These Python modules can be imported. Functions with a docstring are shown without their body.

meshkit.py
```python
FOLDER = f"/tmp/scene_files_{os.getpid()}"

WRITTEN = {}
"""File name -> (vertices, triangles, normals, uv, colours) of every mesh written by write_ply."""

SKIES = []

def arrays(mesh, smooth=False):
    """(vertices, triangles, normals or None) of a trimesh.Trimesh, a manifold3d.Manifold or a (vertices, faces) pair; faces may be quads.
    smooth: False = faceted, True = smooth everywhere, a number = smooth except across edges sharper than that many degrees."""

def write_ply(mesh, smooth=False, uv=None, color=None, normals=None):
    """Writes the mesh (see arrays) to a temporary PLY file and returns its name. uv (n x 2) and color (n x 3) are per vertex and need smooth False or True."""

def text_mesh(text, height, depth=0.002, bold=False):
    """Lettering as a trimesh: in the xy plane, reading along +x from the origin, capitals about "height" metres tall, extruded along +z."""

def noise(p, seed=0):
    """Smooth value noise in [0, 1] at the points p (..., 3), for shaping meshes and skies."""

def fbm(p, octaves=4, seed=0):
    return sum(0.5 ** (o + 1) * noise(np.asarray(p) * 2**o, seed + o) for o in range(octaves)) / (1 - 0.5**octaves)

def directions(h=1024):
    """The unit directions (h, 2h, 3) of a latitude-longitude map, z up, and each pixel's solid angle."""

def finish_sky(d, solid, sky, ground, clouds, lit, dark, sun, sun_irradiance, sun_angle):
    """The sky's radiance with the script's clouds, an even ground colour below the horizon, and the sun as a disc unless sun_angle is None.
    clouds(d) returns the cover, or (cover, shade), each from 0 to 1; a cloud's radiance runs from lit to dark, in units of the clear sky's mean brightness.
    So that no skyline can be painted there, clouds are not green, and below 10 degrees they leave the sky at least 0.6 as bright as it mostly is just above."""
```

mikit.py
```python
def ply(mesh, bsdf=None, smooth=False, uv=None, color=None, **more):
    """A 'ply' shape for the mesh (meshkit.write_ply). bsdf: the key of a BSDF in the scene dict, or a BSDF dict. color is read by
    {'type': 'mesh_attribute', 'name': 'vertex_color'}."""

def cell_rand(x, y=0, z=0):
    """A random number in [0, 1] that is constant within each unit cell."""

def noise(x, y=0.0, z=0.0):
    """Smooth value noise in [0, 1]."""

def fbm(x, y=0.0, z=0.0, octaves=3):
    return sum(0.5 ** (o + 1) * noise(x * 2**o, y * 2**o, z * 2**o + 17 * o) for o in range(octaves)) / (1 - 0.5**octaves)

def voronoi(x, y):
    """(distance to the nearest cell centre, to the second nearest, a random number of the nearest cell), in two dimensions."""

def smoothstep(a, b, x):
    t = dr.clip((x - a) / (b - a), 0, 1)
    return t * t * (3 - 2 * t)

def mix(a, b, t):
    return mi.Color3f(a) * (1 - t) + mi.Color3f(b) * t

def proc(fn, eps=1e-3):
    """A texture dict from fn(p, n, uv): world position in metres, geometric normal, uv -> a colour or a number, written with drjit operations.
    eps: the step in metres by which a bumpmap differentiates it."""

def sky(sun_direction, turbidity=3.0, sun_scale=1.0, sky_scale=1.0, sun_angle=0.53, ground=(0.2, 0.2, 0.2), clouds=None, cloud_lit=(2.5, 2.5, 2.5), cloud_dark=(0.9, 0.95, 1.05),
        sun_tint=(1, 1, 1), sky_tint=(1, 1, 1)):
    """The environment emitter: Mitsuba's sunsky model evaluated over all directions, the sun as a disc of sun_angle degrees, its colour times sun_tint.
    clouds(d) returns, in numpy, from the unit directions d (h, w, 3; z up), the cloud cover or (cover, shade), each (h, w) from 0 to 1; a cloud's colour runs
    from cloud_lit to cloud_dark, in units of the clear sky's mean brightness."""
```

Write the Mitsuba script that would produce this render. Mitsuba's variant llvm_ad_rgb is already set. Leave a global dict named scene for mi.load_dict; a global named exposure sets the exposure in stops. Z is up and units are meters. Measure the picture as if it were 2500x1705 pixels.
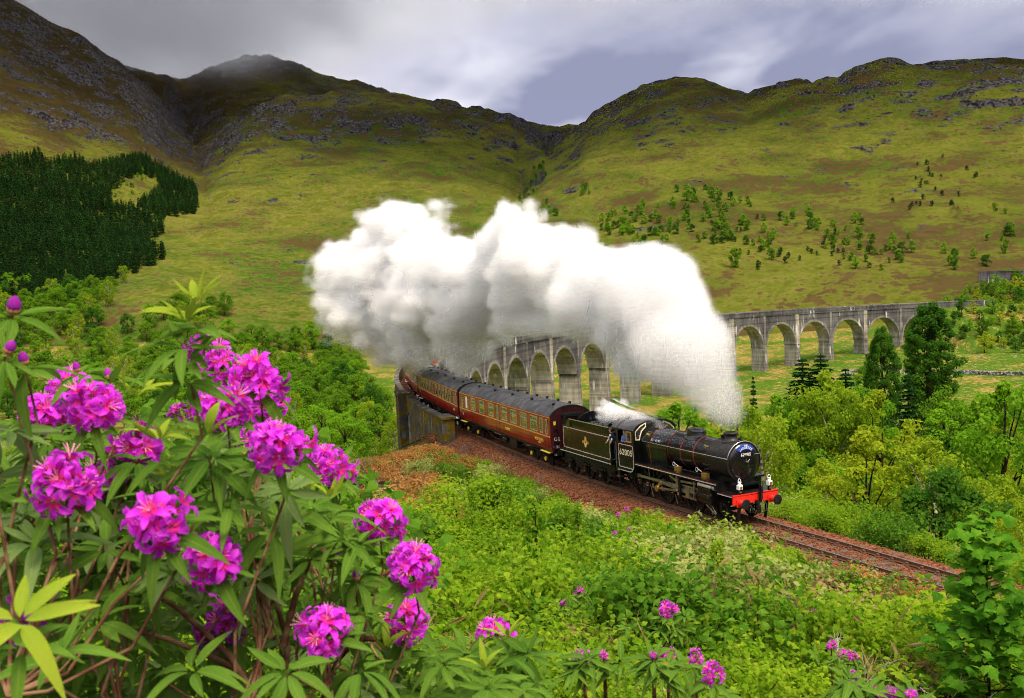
import math, random
import numpy as np, trimesh, shapely
import manifold3d as m3
import mitsuba as mi, drjit as dr
import mikit, meshkit
from shapely import geometry as sg, affinity as sa
from scipy.spatial import cKDTree
from scipy.interpolate import RBFInterpolator

# ---------------------------------------------------------------- camera, sky, exposure
FPX, PITCH, ROLL, CAMZ = 2392.8, 0.0698, -0.0478, 11.4      # focal length in pixels of a 2500 x 1705 frame
EYE = np.array([0.0, 0.0, CAMZ])
FWD = np.array([0, math.cos(PITCH), -math.sin(PITCH)])
UP0 = np.array([0, math.sin(PITCH), math.cos(PITCH)])
RIGHT = math.cos(ROLL) * np.array([1.0, 0, 0]) + math.sin(ROLL) * UP0
UP = -math.sin(ROLL) * np.array([1.0, 0, 0]) + math.cos(ROLL) * UP0
T = mi.ScalarTransform4f
scene, labels = {}, {}
scene['camera'] = {'type': 'thinlens', 'fov': math.degrees(2 * math.atan(1250 / FPX)), 'fov_axis': 'x', 'near_clip': 0.2, 'far_clip': 12000.0,
                   'aperture_radius': 0.0022, 'focus_distance': 45.0,
                   'to_world': T().look_at(origin=EYE.tolist(), target=(EYE + FWD).tolist(), up=UP.tolist())}
exposure = 3.6


def overcast(d):
    """an overcast sky: three times as bright overhead as at the horizon, with darker rolls and thin bright places"""
    z = np.maximum(d[..., 2], 0.0)
    q = z + 0.16
    p = np.stack([d[..., 0] / q, d[..., 1] / q * 0.55, z * 3.0], -1)
    n = meshkit.fbm(p * 2.1 + 3.0 + 0.8 * meshkit.fbm(p * 3.0, 3, 44)[..., None], 6, 11)
    m = meshkit.fbm(p * 0.55 + 8.3, 3, 5)
    az, el = np.arctan2(d[..., 0], d[..., 1]), np.arcsin(np.clip(z, 0, 1))
    thin = np.exp(-((az - 0.09) / 0.19) ** 2 - ((el - 0.13) / 0.07) ** 2) + 0.5 * np.exp(-((az - 0.26) / 0.06) ** 2 - ((el - 0.17) / 0.05) ** 2)
    heavy = np.exp(-((az - 0.02) / 0.55) ** 2 - ((el - 0.36) / 0.16) ** 2) * 0.3
    bright = (0.135 + 0.865 * z) * (0.80 + 1.0 * (n - 0.5) + 0.35 * (m - 0.5)) + 0.22 * thin * np.clip(4.0 * n - 1.5, 0, 1.3) - 0.22 * heavy
    return np.ones(d.shape[:2]), np.clip((1 - bright) / 0.8, 0, 1)


scene['sky'] = mikit.sky((0.30, -0.42, 0.86), turbidity=4, sun_scale=0.30, sun_angle=24, clouds=overcast, cloud_lit=(2.3, 2.24, 2.22), cloud_dark=(0.235, 0.252, 0.37))


# ---------------------------------------------------------------- helpers
def ray(px, py):
    d = FWD + (px - 1250) / FPX * RIGHT + (852.5 - py) / FPX * UP
    return d / np.linalg.norm(d)


def at(px, py, dist):
    """the point seen at a pixel of the photograph at a distance in metres along the ground plan"""
    d = ray(px, py)
    return EYE + d * dist / math.hypot(d[0], d[1])


def to_px(P):
    P = np.asarray(P, float) - EYE
    w = P @ FWD
    return 1250 + FPX * (P @ RIGHT) / w, 852.5 - FPX * (P @ UP) / w


rng = np.random.default_rng(7)
noise, fbm, smoothstep, mix = mikit.noise, mikit.fbm, mikit.smoothstep, mikit.mix


def sstep(a, b, x):
    t = np.clip((np.asarray(x, float) - a) / (b - a), 0, 1)
    return t * t * (3 - 2 * t)


taken = set()


def numbered(name):
    k, n = name, 0
    while k in taken:
        n += 1
        k = f'{name}_{n:03d}'
    taken.add(k)
    return k


counts = {}


def fast_numbered(name):
    n = counts.get(name, 0)
    counts[name] = n + 1
    return name if n == 0 else f'{name}_{n:03d}'


def say(key, label=None, category=None, group=None, kind=None):
    d = {}
    if label: d['label'] = label
    if category: d['category'] = category
    if group: d['group'] = group
    if kind: d['kind'] = kind
    labels[key] = d


def thing(name, label, category, group=None):
    k = fast_numbered(name)
    say(k, label, category, group)
    return k


written = {}


def shape(mesh, bsdf, smooth=False, M=None, **kw):
    """the ply dict of a mesh, shared between copies"""
    i = (id(mesh), bsdf, smooth)
    if i not in written:
        written[i] = (mikit.ply(mesh, bsdf, smooth, **kw), mesh)
    d = dict(written[i][0])
    if M is not None:
        d['to_world'] = T(np.asarray(M, float))
    return d


def part(parent, name, mesh, bsdf, smooth=False, M=None, label=None, kind=None, **kw):
    k = fast_numbered(f'{parent}__{name}')
    scene[k] = shape(mesh, bsdf, smooth, M, **kw)
    if label or kind:
        say(k, label, kind=kind)
    return k


def solo(name, mesh, bsdf, smooth=False, M=None, label=None, category=None, group=None, kind=None, **kw):
    k = fast_numbered(name)
    scene[k] = shape(mesh, bsdf, smooth, M, **kw)
    say(k, label, category, group, kind)
    return k


def mat4(R=None, t=(0, 0, 0), s=1.0):
    M = np.eye(4)
    if R is not None: M[:3, :3] = R
    M[:3, :3] *= s
    M[:3, 3] = t
    return M


def rotz(a):
    c, s = math.cos(a), math.sin(a)
    return np.array([[c, -s, 0], [s, c, 0], [0, 0, 1.0]])


def frame(z, x=None):
    """a rotation whose third column is z"""
    z = np.asarray(z, float) / np.linalg.norm(z)
    x = np.array([1.0, 0, 0]) if x is None else np.asarray(x, float)
    y = np.cross(z, x)
    if np.linalg.norm(y) < 1e-3:
        y = np.cross(z, [0, 1.0, 0])
    y /= np.linalg.norm(y)
    return np.stack([np.cross(y, z), y, z], 1)


def cat(ms):
    return trimesh.util.concatenate(list(ms))


def tm(v, f):
    f = np.asarray(f, int)
    if f.shape[1] == 4:
        f = np.vstack([f[:, [0, 1, 2]], f[:, [0, 2, 3]]])
    return trimesh.Trimesh(np.asarray(v, float), f, process=False)


def box(x0, x1, y0, y1, z0, z1):
    m = trimesh.creation.box((abs(x1 - x0), abs(y1 - y0), abs(z1 - z0)))
    m.apply_translation(((x0 + x1) / 2, (y0 + y1) / 2, (z0 + z1) / 2))
    return m


def cyl(p0, p1, r, n=20, r1=None):
    p0, p1 = np.asarray(p0, float), np.asarray(p1, float)
    r1 = r if r1 is None else r1
    R = frame(p1 - p0)
    a = np.arange(n) * 2 * np.pi / n
    c = np.stack([np.cos(a), np.sin(a), 0 * a], 1)
    v = np.vstack([p0 + (c * r) @ R.T, p1 + (c * r1) @ R.T, [p0], [p1]])
    i = np.arange(n); j = (i + 1) % n
    f = np.vstack([np.stack([i, j, j + n], 1), np.stack([i, j + n, i + n], 1), np.stack([j, i, i * 0 + 2 * n], 1), np.stack([i + n, j + n, i * 0 + 2 * n + 1], 1)])
    return tm(v, f)


def lathe(profile, n=32, M=None):
    """profile (r, z) turned about z"""
    p = np.asarray(profile, float)
    a = np.arange(n) * 2 * np.pi / n
    v = np.stack([p[:, None, 0] * np.cos(a), p[:, None, 0] * np.sin(a), np.broadcast_to(p[:, None, 1], (len(p), n))], -1).reshape(-1, 3)
    i, j = np.meshgrid(np.arange(len(p) - 1), np.arange(n), indexing='ij')
    q = np.stack([i * n + j, i * n + (j + 1) % n, (i + 1) * n + (j + 1) % n, (i + 1) * n + j], -1).reshape(-1, 4)
    m = tm(v, q)
    if M is not None: m.apply_transform(M)
    return m


def tube(points, r, sides=6):
    p = np.asarray(points, float)
    r = np.broadcast_to(np.asarray(r, float), (len(p),))
    t = np.gradient(p, axis=0)
    t /= np.linalg.norm(t, axis=1, keepdims=True) + 1e-12
    ref = np.array([0.3, 0.2, 0.93]) if abs(t[:, 2]).mean() < 0.8 else np.array([1.0, 0.1, 0])
    a = np.cross(t, ref); a /= np.linalg.norm(a, axis=1, keepdims=True) + 1e-12
    b = np.cross(t, a)
    an = np.arange(sides) * 2 * np.pi / sides
    v = p[:, None] + r[:, None, None] * (np.cos(an)[None, :, None] * a[:, None] + np.sin(an)[None, :, None] * b[:, None])
    n = len(p)
    i, j = np.meshgrid(np.arange(n - 1), np.arange(sides), indexing='ij')
    q = np.stack([i * sides + j, (i + 1) * sides + j, (i + 1) * sides + (j + 1) % sides, i * sides + (j + 1) % sides], -1).reshape(-1, 4)
    m = tm(np.vstack([v.reshape(-1, 3), p[:1], p[-1:]]), q)
    k = np.arange(sides); c0, c1 = n * sides, n * sides + 1
    caps = np.vstack([np.stack([k, (k + 1) % sides, k * 0 + c0], 1), np.stack([(k + 1) % sides + (n - 1) * sides, k + (n - 1) * sides, k * 0 + c1], 1)])
    return tm(m.vertices, np.vstack([m.faces, caps]))


def extr(poly, y0, y1):
    """a polygon in (x, z) extruded along y"""
    ms = []
    for g in getattr(poly, 'geoms', [poly]):
        m = trimesh.creation.extrude_polygon(g, abs(y1 - y0), engine='earcut')
        v = m.vertices.copy()
        m.vertices = np.stack([v[:, 0], max(y0, y1) - v[:, 2], v[:, 1]], 1)
        ms.append(m)
    return cat(ms)


def rrect(x0, x1, z0, z1, r=0.05):
    return sg.box(x0 + r, z0 + r, x1 - r, z1 - r).buffer(r, quad_segs=4)


def ring(poly, w):
    return poly.difference(poly.buffer(-w))


def moved(m, M):
    m = m.copy(); m.apply_transform(M); return m


# ---------------------------------------------------------------- materials
def rgb(*c): return {'type': 'rgb', 'value': list(c)}


def mat(key, d, two=True):
    scene['m_' + key] = {'type': 'twosided', 'b': d} if two else d
    return 'm_' + key


def flat(key, c, rough=0.6, metal=0.0, coat=0.0, spec=0.5):
    return mat(key, {'type': 'principled', 'base_color': rgb(*c) if isinstance(c, tuple) else c, 'roughness': rough, 'metallic': metal, 'clearcoat': coat, 'clearcoat_gloss': 0.9, 'specular': spec})


C3 = mi.Color3f


def pcol(fn):
    return mikit.proc(fn)
# ---------------------------------------------------------------- the railway's line
TX0, TY0, TH0, K0, K1, KV, GRADE = 10.7919, 42.8646, -1.1291, -0.001, 0.0039, 1 / 241.4, 0.0144
_g = np.arange(-620, 261, 0.5)
_cur = np.where(_g >= 0, K0, np.where(_g > -60, K1, np.where(_g > -440, KV, 0.0)))
_i0 = int(np.argmin(abs(_g)))
_h = np.concatenate([[0], np.cumsum((_cur[1:] + _cur[:-1]) / 2 * 0.5)]); _h += TH0 - _h[_i0]
_x = np.concatenate([[0], np.cumsum((np.cos(_h[1:]) + np.cos(_h[:-1])) * 0.25)]); _x += TX0 - _x[_i0]
_y = np.concatenate([[0], np.cumsum((np.sin(_h[1:]) + np.sin(_h[:-1])) * 0.25)]); _y += TY0 - _y[_i0]
_tree = cKDTree(np.stack([_x, _y], 1))


def track(s, t=0.0, z=0.0):
    """world point at s metres along the line (0 = front buffers), t to the right of it, z above the rails"""
    s = np.asarray(s, float)
    h = np.interp(s, _g, _h)
    return np.stack(np.broadcast_arrays(np.interp(s, _g, _x) + t * np.sin(h), np.interp(s, _g, _y) - t * np.cos(h), z + GRADE * s), -1)


def track_st(x, y):
    d, i = _tree.query(np.stack([x, y], -1))
    h = _h[i]
    t = (x - _x[i]) * np.sin(h) - (y - _y[i]) * np.cos(h)
    return _g[i], np.where(np.abs(t) < 1e-9, d, np.sign(t) * d)


def along(s0, s1):
    """4 x 4 placing a rigid vehicle (x forward, y left, z up, x = 0 at s0) so that its ends lie on the line at s0 and s1"""
    a, b = track(s0), track(s1)
    x = (a - b) / np.linalg.norm(a - b)
    y = np.cross([0, 0, 1.0], x); y /= np.linalg.norm(y)
    return mat4(np.stack([x, y, np.cross(x, y)], 1), a)


# ---------------------------------------------------------------- ground heights
VALLEY = -24.0
near_pts = [(0, 0, 9.3), (-3, 4, 8.9), (3, 4, 8.6), (-12, 0, 10.5), (8, 0, 8.0), (0, -15, 14), (-25, -10, 14), (15, -15, 9), (-10, 10, 8.0), (-22, 14, 7.5), (-35, 10, 9)]
for px, py, dist, drop in ((1500, 1690, 9, .8), (1500, 1500, 14, .8), (2200, 1650, 14, .8), (2400, 1500, 22, .8), (2000, 1450, 25, .9), (1700, 1350, 32, .9), (1300, 1250, 45, .9), (1100, 1400, 25, .9), (900, 1250, 45, 1.0),
                           (1000, 1185, 58, 1.2), (960, 1110, 78, 1.2), (600, 1500, 14, 1.5), (300, 1300, 22, 1.5), (500, 1150, 34, 2.0), (100, 1000, 30, 2), (760, 1120, 60, 1.5), (1150, 1100, 65, .6), (300, 1000, 60, 3)):
    p = at(px, py, dist); near_pts.append((p[0], p[1], p[2] - drop))
for s in range(-44, 121, 8):
    for t in (-3.4, 3.4):
        near_pts.append(tuple(track(s, t, -0.75)))
for s in range(-40, 121, 12):
    near_pts += [tuple(track(s, -10, -4.0)), tuple(track(s, -22, -11)), tuple(track(s, -40, -18.5)), (*track(s, -65)[:2], VALLEY), (*track(s, -100)[:2], VALLEY)]
for s in range(8, 100, 12):
    near_pts += [tuple(track(s, 8, 1.6)), tuple(track(s, 15, 4.6))]
for s, z in ((-52, -5), (-66, -10), (-83, -17), (-100, -22), (-125, VALLEY), (-150, VALLEY), (-180, VALLEY), (-210, VALLEY)):
    for t in (-30, 0, 14):
        near_pts.append((*track(s, t)[:2], max(VALLEY, z - 13) if t < 0 else z if s < -90 else z - 1.5))
for px, py, dist in ((0, 1000, 110), (300, 1000, 130), (500, 1000, 120), (700, 1000, 150), (800, 1000, 130), (200, 900, 220), (600, 900, 240), (900, 900, 230), (1200, 900, 240), (1600, 900, 240), (2000, 900, 240), (2400, 900, 240)):
    p = at(px, py, dist); near_pts.append((p[0], p[1], VALLEY))
near_pts = np.array(near_pts, float)
_, _u = np.unique(np.round(near_pts[:, :2], 1), axis=0, return_index=True)
_rbf = RBFInterpolator(near_pts[_u, :2], near_pts[_u, 2], kernel='linear', smoothing=0.6, neighbors=40)

# the far ground as rows of points (pixel, pixel, distance) from the valley floor to the crests and beyond them
ROWS = [
    [(-800, 850, 170), (0, 850, 170), (2500, 850, 170), (3300, 850, 170)],
    [(-800, 800, 380), (0, 800, 380), (300, 800, 400), (600, 830, 420), (950, 900, 440), (1400, 870, 440), (1830, 835, 440), (2300, 830, 420), (2500, 820, 410), (3300, 800, 400)],
    [(-800, 700, 560), (0, 700, 560), (230, 715, 540), (400, 725, 510), (600, 760, 500), (800, 720, 530), (1100, 690, 560), (1500, 640, 560), (1700, 640, 545), (1830, 650, 540), (2300, 640, 540), (2500, 645, 540), (3300, 640, 540)],
    [(-800, 480, 760), (0, 480, 760), (250, 560, 740), (400, 560, 730), (540, 545, 760), (700, 560, 750), (900, 560, 760), (1150, 520, 780), (1270, 505, 800), (1330, 510, 760), (1500, 500, 730), (1700, 480, 720), (2100, 470, 720), (2500, 470, 720), (3300, 470, 720)],
    [(-800, 250, 980), (0, 300, 980), (200, 370, 980), (330, 400, 980), (430, 462, 960), (500, 492, 940), (560, 450, 980), (640, 418, 1010), (760, 402, 1030), (900, 390, 1040), (1100, 385, 1050), (1230, 425, 1040), (1275, 462, 1020), (1330, 415, 970), (1430, 370, 930), (1600, 340, 900), (1800, 330, 890), (2100, 320, 880), (2500, 320, 880), (3300, 320, 880)],
    [(-800, 0, 1180), (0, 110, 1180), (180, 215, 1190), (320, 300, 1190), (420, 385, 1180), (485, 432, 1150), (530, 385, 1190), (590, 305, 1250), (640, 262, 1290), (700, 237, 1320), (860, 227, 1380), (960, 225, 1420), (1100, 258, 1400), (1250, 292, 1360), (1340, 372, 1290), (1400, 335, 1200), (1450, 290, 1150), (1500, 262, 1120), (1560, 225, 1100), (1650, 197, 1090), (1720, 201, 1090), (1825, 241, 1080), (1900, 209, 1060), (1990, 197, 1050), (2045, 199, 1040), (2090, 172, 1030), (2170, 157, 1030), (2230, 170, 1030), (2350, 160, 1030), (2500, 160, 1030), (3300, 200, 1030)],
    [(-800, -160, 1500), (-100, -60, 1500), (0, -10, 1500), (65, 22, 1500), (200, 108, 1500), (290, 165, 1500), (370, 235, 1500), (430, 320, 1490), (475, 372, 1450), (515, 335, 1500), (560, 300, 1560), (620, 300, 1560), (700, 280, 1600), (860, 270, 1650), (960, 262, 1700), (1100, 290, 1650), (1250, 300, 1600), (1385, 326, 1520), (1420, 330, 1480), (1500, 300, 1420), (1650, 250, 1400), (1900, 260, 1400), (2170, 230, 1400), (2500, 220, 1400), (3300, 250, 1400)],
    [(-800, 100, 1900), (0, 150, 1900), (290, 210, 1900), (400, 240, 1900), (460, 305, 1900), (520, 245, 1950), (620, 220, 1980), (700, 215, 2000), (860, 250, 2050), (1000, 290, 2100), (1250, 330, 2000), (1420, 340, 1900), (1650, 320, 1800), (2500, 300, 1800), (3300, 300, 1800)],
    [(-800, 130, 2400), (0, 150, 2400), (290, 175, 2400), (380, 190, 2400), (440, 205, 2400), (500, 180, 2400), (560, 160, 2400), (590, 150, 2400), (660, 150, 2400), (690, 162, 2420), (720, 160, 2430), (760, 182, 2450), (850, 212, 2500), (930, 232, 2500), (1050, 290, 2500), (1250, 350, 2500), (1420, 380, 2300), (1650, 370, 2300), (2500, 340, 2300), (3300, 340, 2300)],
    [(-800, 500, 4800), (1250, 540, 4800), (3300, 500, 4800)],
]
_rows = []
for R in ROWS:
    q = np.array([[math.atan2(p[0], p[1]), math.log(math.hypot(p[0], p[1])), p[2]] for p in (at(*r) for r in R)])
    _rows.append(q[np.argsort(q[:, 0])])
_rows[0][:, 2] = VALLEY
_rows[1][:, 2] = np.minimum(_rows[1][:, 2], VALLEY + 3)


def loft(az, lr):
    zs = np.stack([np.interp(az, q[:, 0], q[:, 2]) for q in _rows])
    ls = np.stack([np.interp(az, q[:, 0], q[:, 1]) for q in _rows])
    out = zs[0].copy()
    n = len(_rows)
    for k in range(n - 1):          # smooth monotone steps with Catmull-Rom slopes
        d = np.maximum(ls[k + 1] - ls[k], 1e-6)
        t = np.clip((lr - ls[k]) / d, 0, 1)
        m0 = 0 if k == 0 else (zs[k + 1] - zs[k - 1]) / (ls[k + 1] - ls[k - 1]) * d
        m1 = 0 if k == n - 2 else (zs[k + 2] - zs[k]) / (ls[k + 2] - ls[k]) * d
        v = (2 * t**3 - 3 * t**2 + 1) * zs[k] + (t**3 - 2 * t**2 + t) * m0 * 0.8 + (3 * t**2 - 2 * t**3) * zs[k + 1] + (t**3 - t**2) * m1 * 0.8
        out = np.where(lr > ls[k], v, out)
    return out


def ridged(p, octaves, seed):
    out, a = 0, 0.5
    for o in range(octaves):
        out = out + a * (1 - abs(2 * meshkit.noise(p * 2**o, seed + o) - 1))
        a *= 0.5
    return out


def ground(x, y, detail=True):
    x, y = np.asarray(x, float), np.asarray(y, float)
    sh = x.shape
    x, y = x.ravel(), y.ravel()
    r = np.hypot(x, y)
    az = np.arctan2(x, y)
    azc = np.clip(az, -0.95, 0.95)
    far = loft(azc, np.log(np.maximum(r, 1)))
    back = sstep(1.0, 1.5, abs(az))                                   # behind the camera the hillside just goes on up
    z = far
    nr = r < 300
    if nr.any():
        q = np.stack([x[nr], y[nr]], 1)
        near = _rbf(q)
        w = sstep(150, 240, r[nr])
        z = z.copy()
        z[nr] = near * (1 - w) + far[nr] * w
    z = z * (1 - back) + back * (10.5 + np.minimum(r, 400) * 0.10)
    s, t = track_st(x, y)
    at_ = abs(t)
    zr = GRADE * s
    # the embankments at both ends of the viaduct, and the bed of the line
    cone = np.where(s > -42, 0, (-42 - s) * 0.42)
    bank = zr - 0.85 - cone - np.maximum(0, at_ - 3.4) * 0.55 - np.where(s < -70, 50, 0)
    bank2 = zr - 0.9 - np.maximum(0, at_ - 4.0) * 0.5 - np.maximum(0, s + 424) * 0.9
    z = np.where(s < -300, np.maximum(z, bank2), np.maximum(z, np.where((s > -75) & (t < 12), bank, -99)))
    bed = (s > -44) & (s < 170)
    w = np.where(bed, 1 - sstep(3.0, 4.6, at_), 0)
    z = z * (1 - w) + (zr - 0.85) * w
    if detail:
        p = np.stack([x, y, z * 0.5], -1)
        hill = sstep(430, 700, r)
        k = sstep(0, 0.5, (r - 430) / 500)
        fall = np.stack([x / 60, y / 60, z / 260], -1)                           # ribs and gullies run down the slopes
        z = z + hill * k * ((ridged(p / 240, 3, 3) - 0.62) * 24 + (ridged(fall, 3, 13) - 0.6) * 9 + (meshkit.fbm(p / 45, 4, 9) - 0.5) * 7)
        m_ = meshkit.fbm(p / 170, 4, 61) + 0.13 * sstep(90, 230, z) + 0.09 * sstep(-40, 260, x) * sstep(60, 120, z) - 0.058
        crag = sstep(0.50, 0.62, m_) * k * hill
        q = meshkit.fbm(p / 34, 3, 71)
        z = z + crag * (4.5 * sstep(0.44, 0.54, q) + 3 * sstep(0.55, 0.63, q) + (ridged(p / 17, 2, 21) - 0.6) * 3)
        mid = sstep(120, 200, r) * (1 - hill) * (1 - np.where((s < -404), 1 - sstep(4, 14, at_), 0))
        z = z + mid * (meshkit.fbm(p / 25, 3, 4) - 0.5) * 2.2
        z = z + (1 - sstep(120, 200, r)) * sstep(4.5, 8, at_) * (meshkit.fbm(p / 4, 3, 2) - 0.5) * 0.5
    return z.reshape(sh)


def hit(px, py, rmin=4.0, rmax=3000.0):
    """where the rays through pixels of the photograph meet the ground (nan where they meet none)"""
    px, py = np.atleast_1d(np.asarray(px, float)), np.atleast_1d(np.asarray(py, float))
    d = FWD + ((px - 1250) / FPX)[:, None] * RIGHT + ((852.5 - py) / FPX)[:, None] * UP
    d /= np.hypot(d[:, 0], d[:, 1])[:, None]
    rs = np.geomspace(rmin, rmax, 500)
    P = EYE + d[:, None] * rs[None, :, None]
    below = P[..., 2] < ground(P[..., 0], P[..., 1], False)
    k = np.argmax(below, 1)
    ok = below.any(1) & (k > 0)
    r0 = rs[np.maximum(k - 1, 0)]; r1 = rs[k]
    for _ in range(6):
        m = (r0 + r1) / 2
        Q = EYE + d * m[:, None]
        b = Q[:, 2] < ground(Q[:, 0], Q[:, 1], False)
        r1 = np.where(b, m, r1); r0 = np.where(b, r0, m)
    Q = EYE + d * r1[:, None]
    Q[:, 2] = ground(Q[:, 0], Q[:, 1])
    Q[~ok] = np.nan
    return Q


def polar_sheet(az, rs):
    A, R = np.meshgrid(az, rs)
    x, y = R * np.sin(A), R * np.cos(A)
    z = ground(x, y)
    n, m = A.shape
    v = np.stack([x, y, z], -1).reshape(-1, 3)
    i, j = np.meshgrid(np.arange(n - 1), np.arange(m - 1), indexing='ij')
    q = np.stack([i * m + j, i * m + j + 1, (i + 1) * m + j + 1, (i + 1) * m + j], -1).reshape(-1, 4)
    return v, np.vstack([q[:, [0, 1, 2]], q[:, [0, 2, 3]]]), A.ravel(), R.ravel()


_az = np.concatenate([np.linspace(-math.pi, -0.60, 46)[:-1], np.linspace(-0.60, 0.60, 560), np.linspace(0.60, math.pi, 46)[1:]])
_rs = np.concatenate([[0.01], np.geomspace(1.0, 100, 130)[:-1], np.geomspace(100, 480, 150)[:-1], np.linspace(480, 1700, 380)[:-1], np.geomspace(1700, 4600, 90)])
gv, gf, gA, gR = polar_sheet(_az, _rs)


def hill_col(p, n, uv):
    a = fbm(p.x * 0.006, p.y * 0.006, p.z * 0.006, 3)
    b = fbm(p.x * 0.030, p.y * 0.030, p.z * 0.045, 4)
    c = fbm(p.x * 0.13, p.y * 0.13, p.z * 0.20, 3)
    e = fbm(p.x * 0.42, p.y * 0.42, p.z * 0.5, 3)
    g = mix((0.092, 0.104, 0.014), (0.040, 0.086, 0.009), smoothstep(0.40, 0.62, a * 0.55 + b * 0.45))
    g = mix(g, (0.128, 0.114, 0.028), smoothstep(0.44, 0.64, b * 0.25 + c * 0.35 + e * 0.40) * 0.85)
    g = g * (0.30 + 0.6 * c + 0.8 * e)
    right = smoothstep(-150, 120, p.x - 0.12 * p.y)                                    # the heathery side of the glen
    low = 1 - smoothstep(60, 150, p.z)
    left = smoothstep(-150, -420, p.x + 0.10 * p.y)                                    # cloud shade on the left mountain, painted in as darker heather
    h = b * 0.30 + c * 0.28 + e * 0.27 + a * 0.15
    heather = smoothstep(0.50, 0.57, h + 0.068 * right * low - 0.028 + 0.075 * smoothstep(80, 230, p.z) + 0.105 * left * smoothstep(20, 160, p.z))  # real heather patches, thickened where the left term paints in shade
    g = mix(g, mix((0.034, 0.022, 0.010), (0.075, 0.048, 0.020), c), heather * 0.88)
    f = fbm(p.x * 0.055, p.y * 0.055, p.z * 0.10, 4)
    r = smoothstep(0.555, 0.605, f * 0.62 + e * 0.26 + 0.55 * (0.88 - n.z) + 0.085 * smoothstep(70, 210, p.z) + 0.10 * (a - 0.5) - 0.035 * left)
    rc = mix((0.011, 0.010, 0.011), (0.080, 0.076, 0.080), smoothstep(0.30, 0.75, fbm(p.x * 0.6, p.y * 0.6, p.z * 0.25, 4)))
    g = mix(g, g * 0.55, smoothstep(90, 260, p.z) * (0.35 + 0.65 * smoothstep(0.40, 0.60, a)))     # cloud shade painted into the colour, deeper higher up
    return mix(g, rc, r)


def hill_bump(p, n, uv):
    return fbm(p.x * 0.22, p.y * 0.22, p.z * 0.3, 4) * 2.6 + fbm(p.x * 0.9, p.y * 0.9, p.z * 0.9, 2) * 0.6


scene['m_hill'] = {'type': 'bumpmap', 'arbitrary': mikit.proc(hill_bump, 0.4), 'scale': 1.0, 'b': {'type': 'twosided', 'b': {'type': 'diffuse', 'reflectance': pcol(hill_col)}}}


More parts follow.
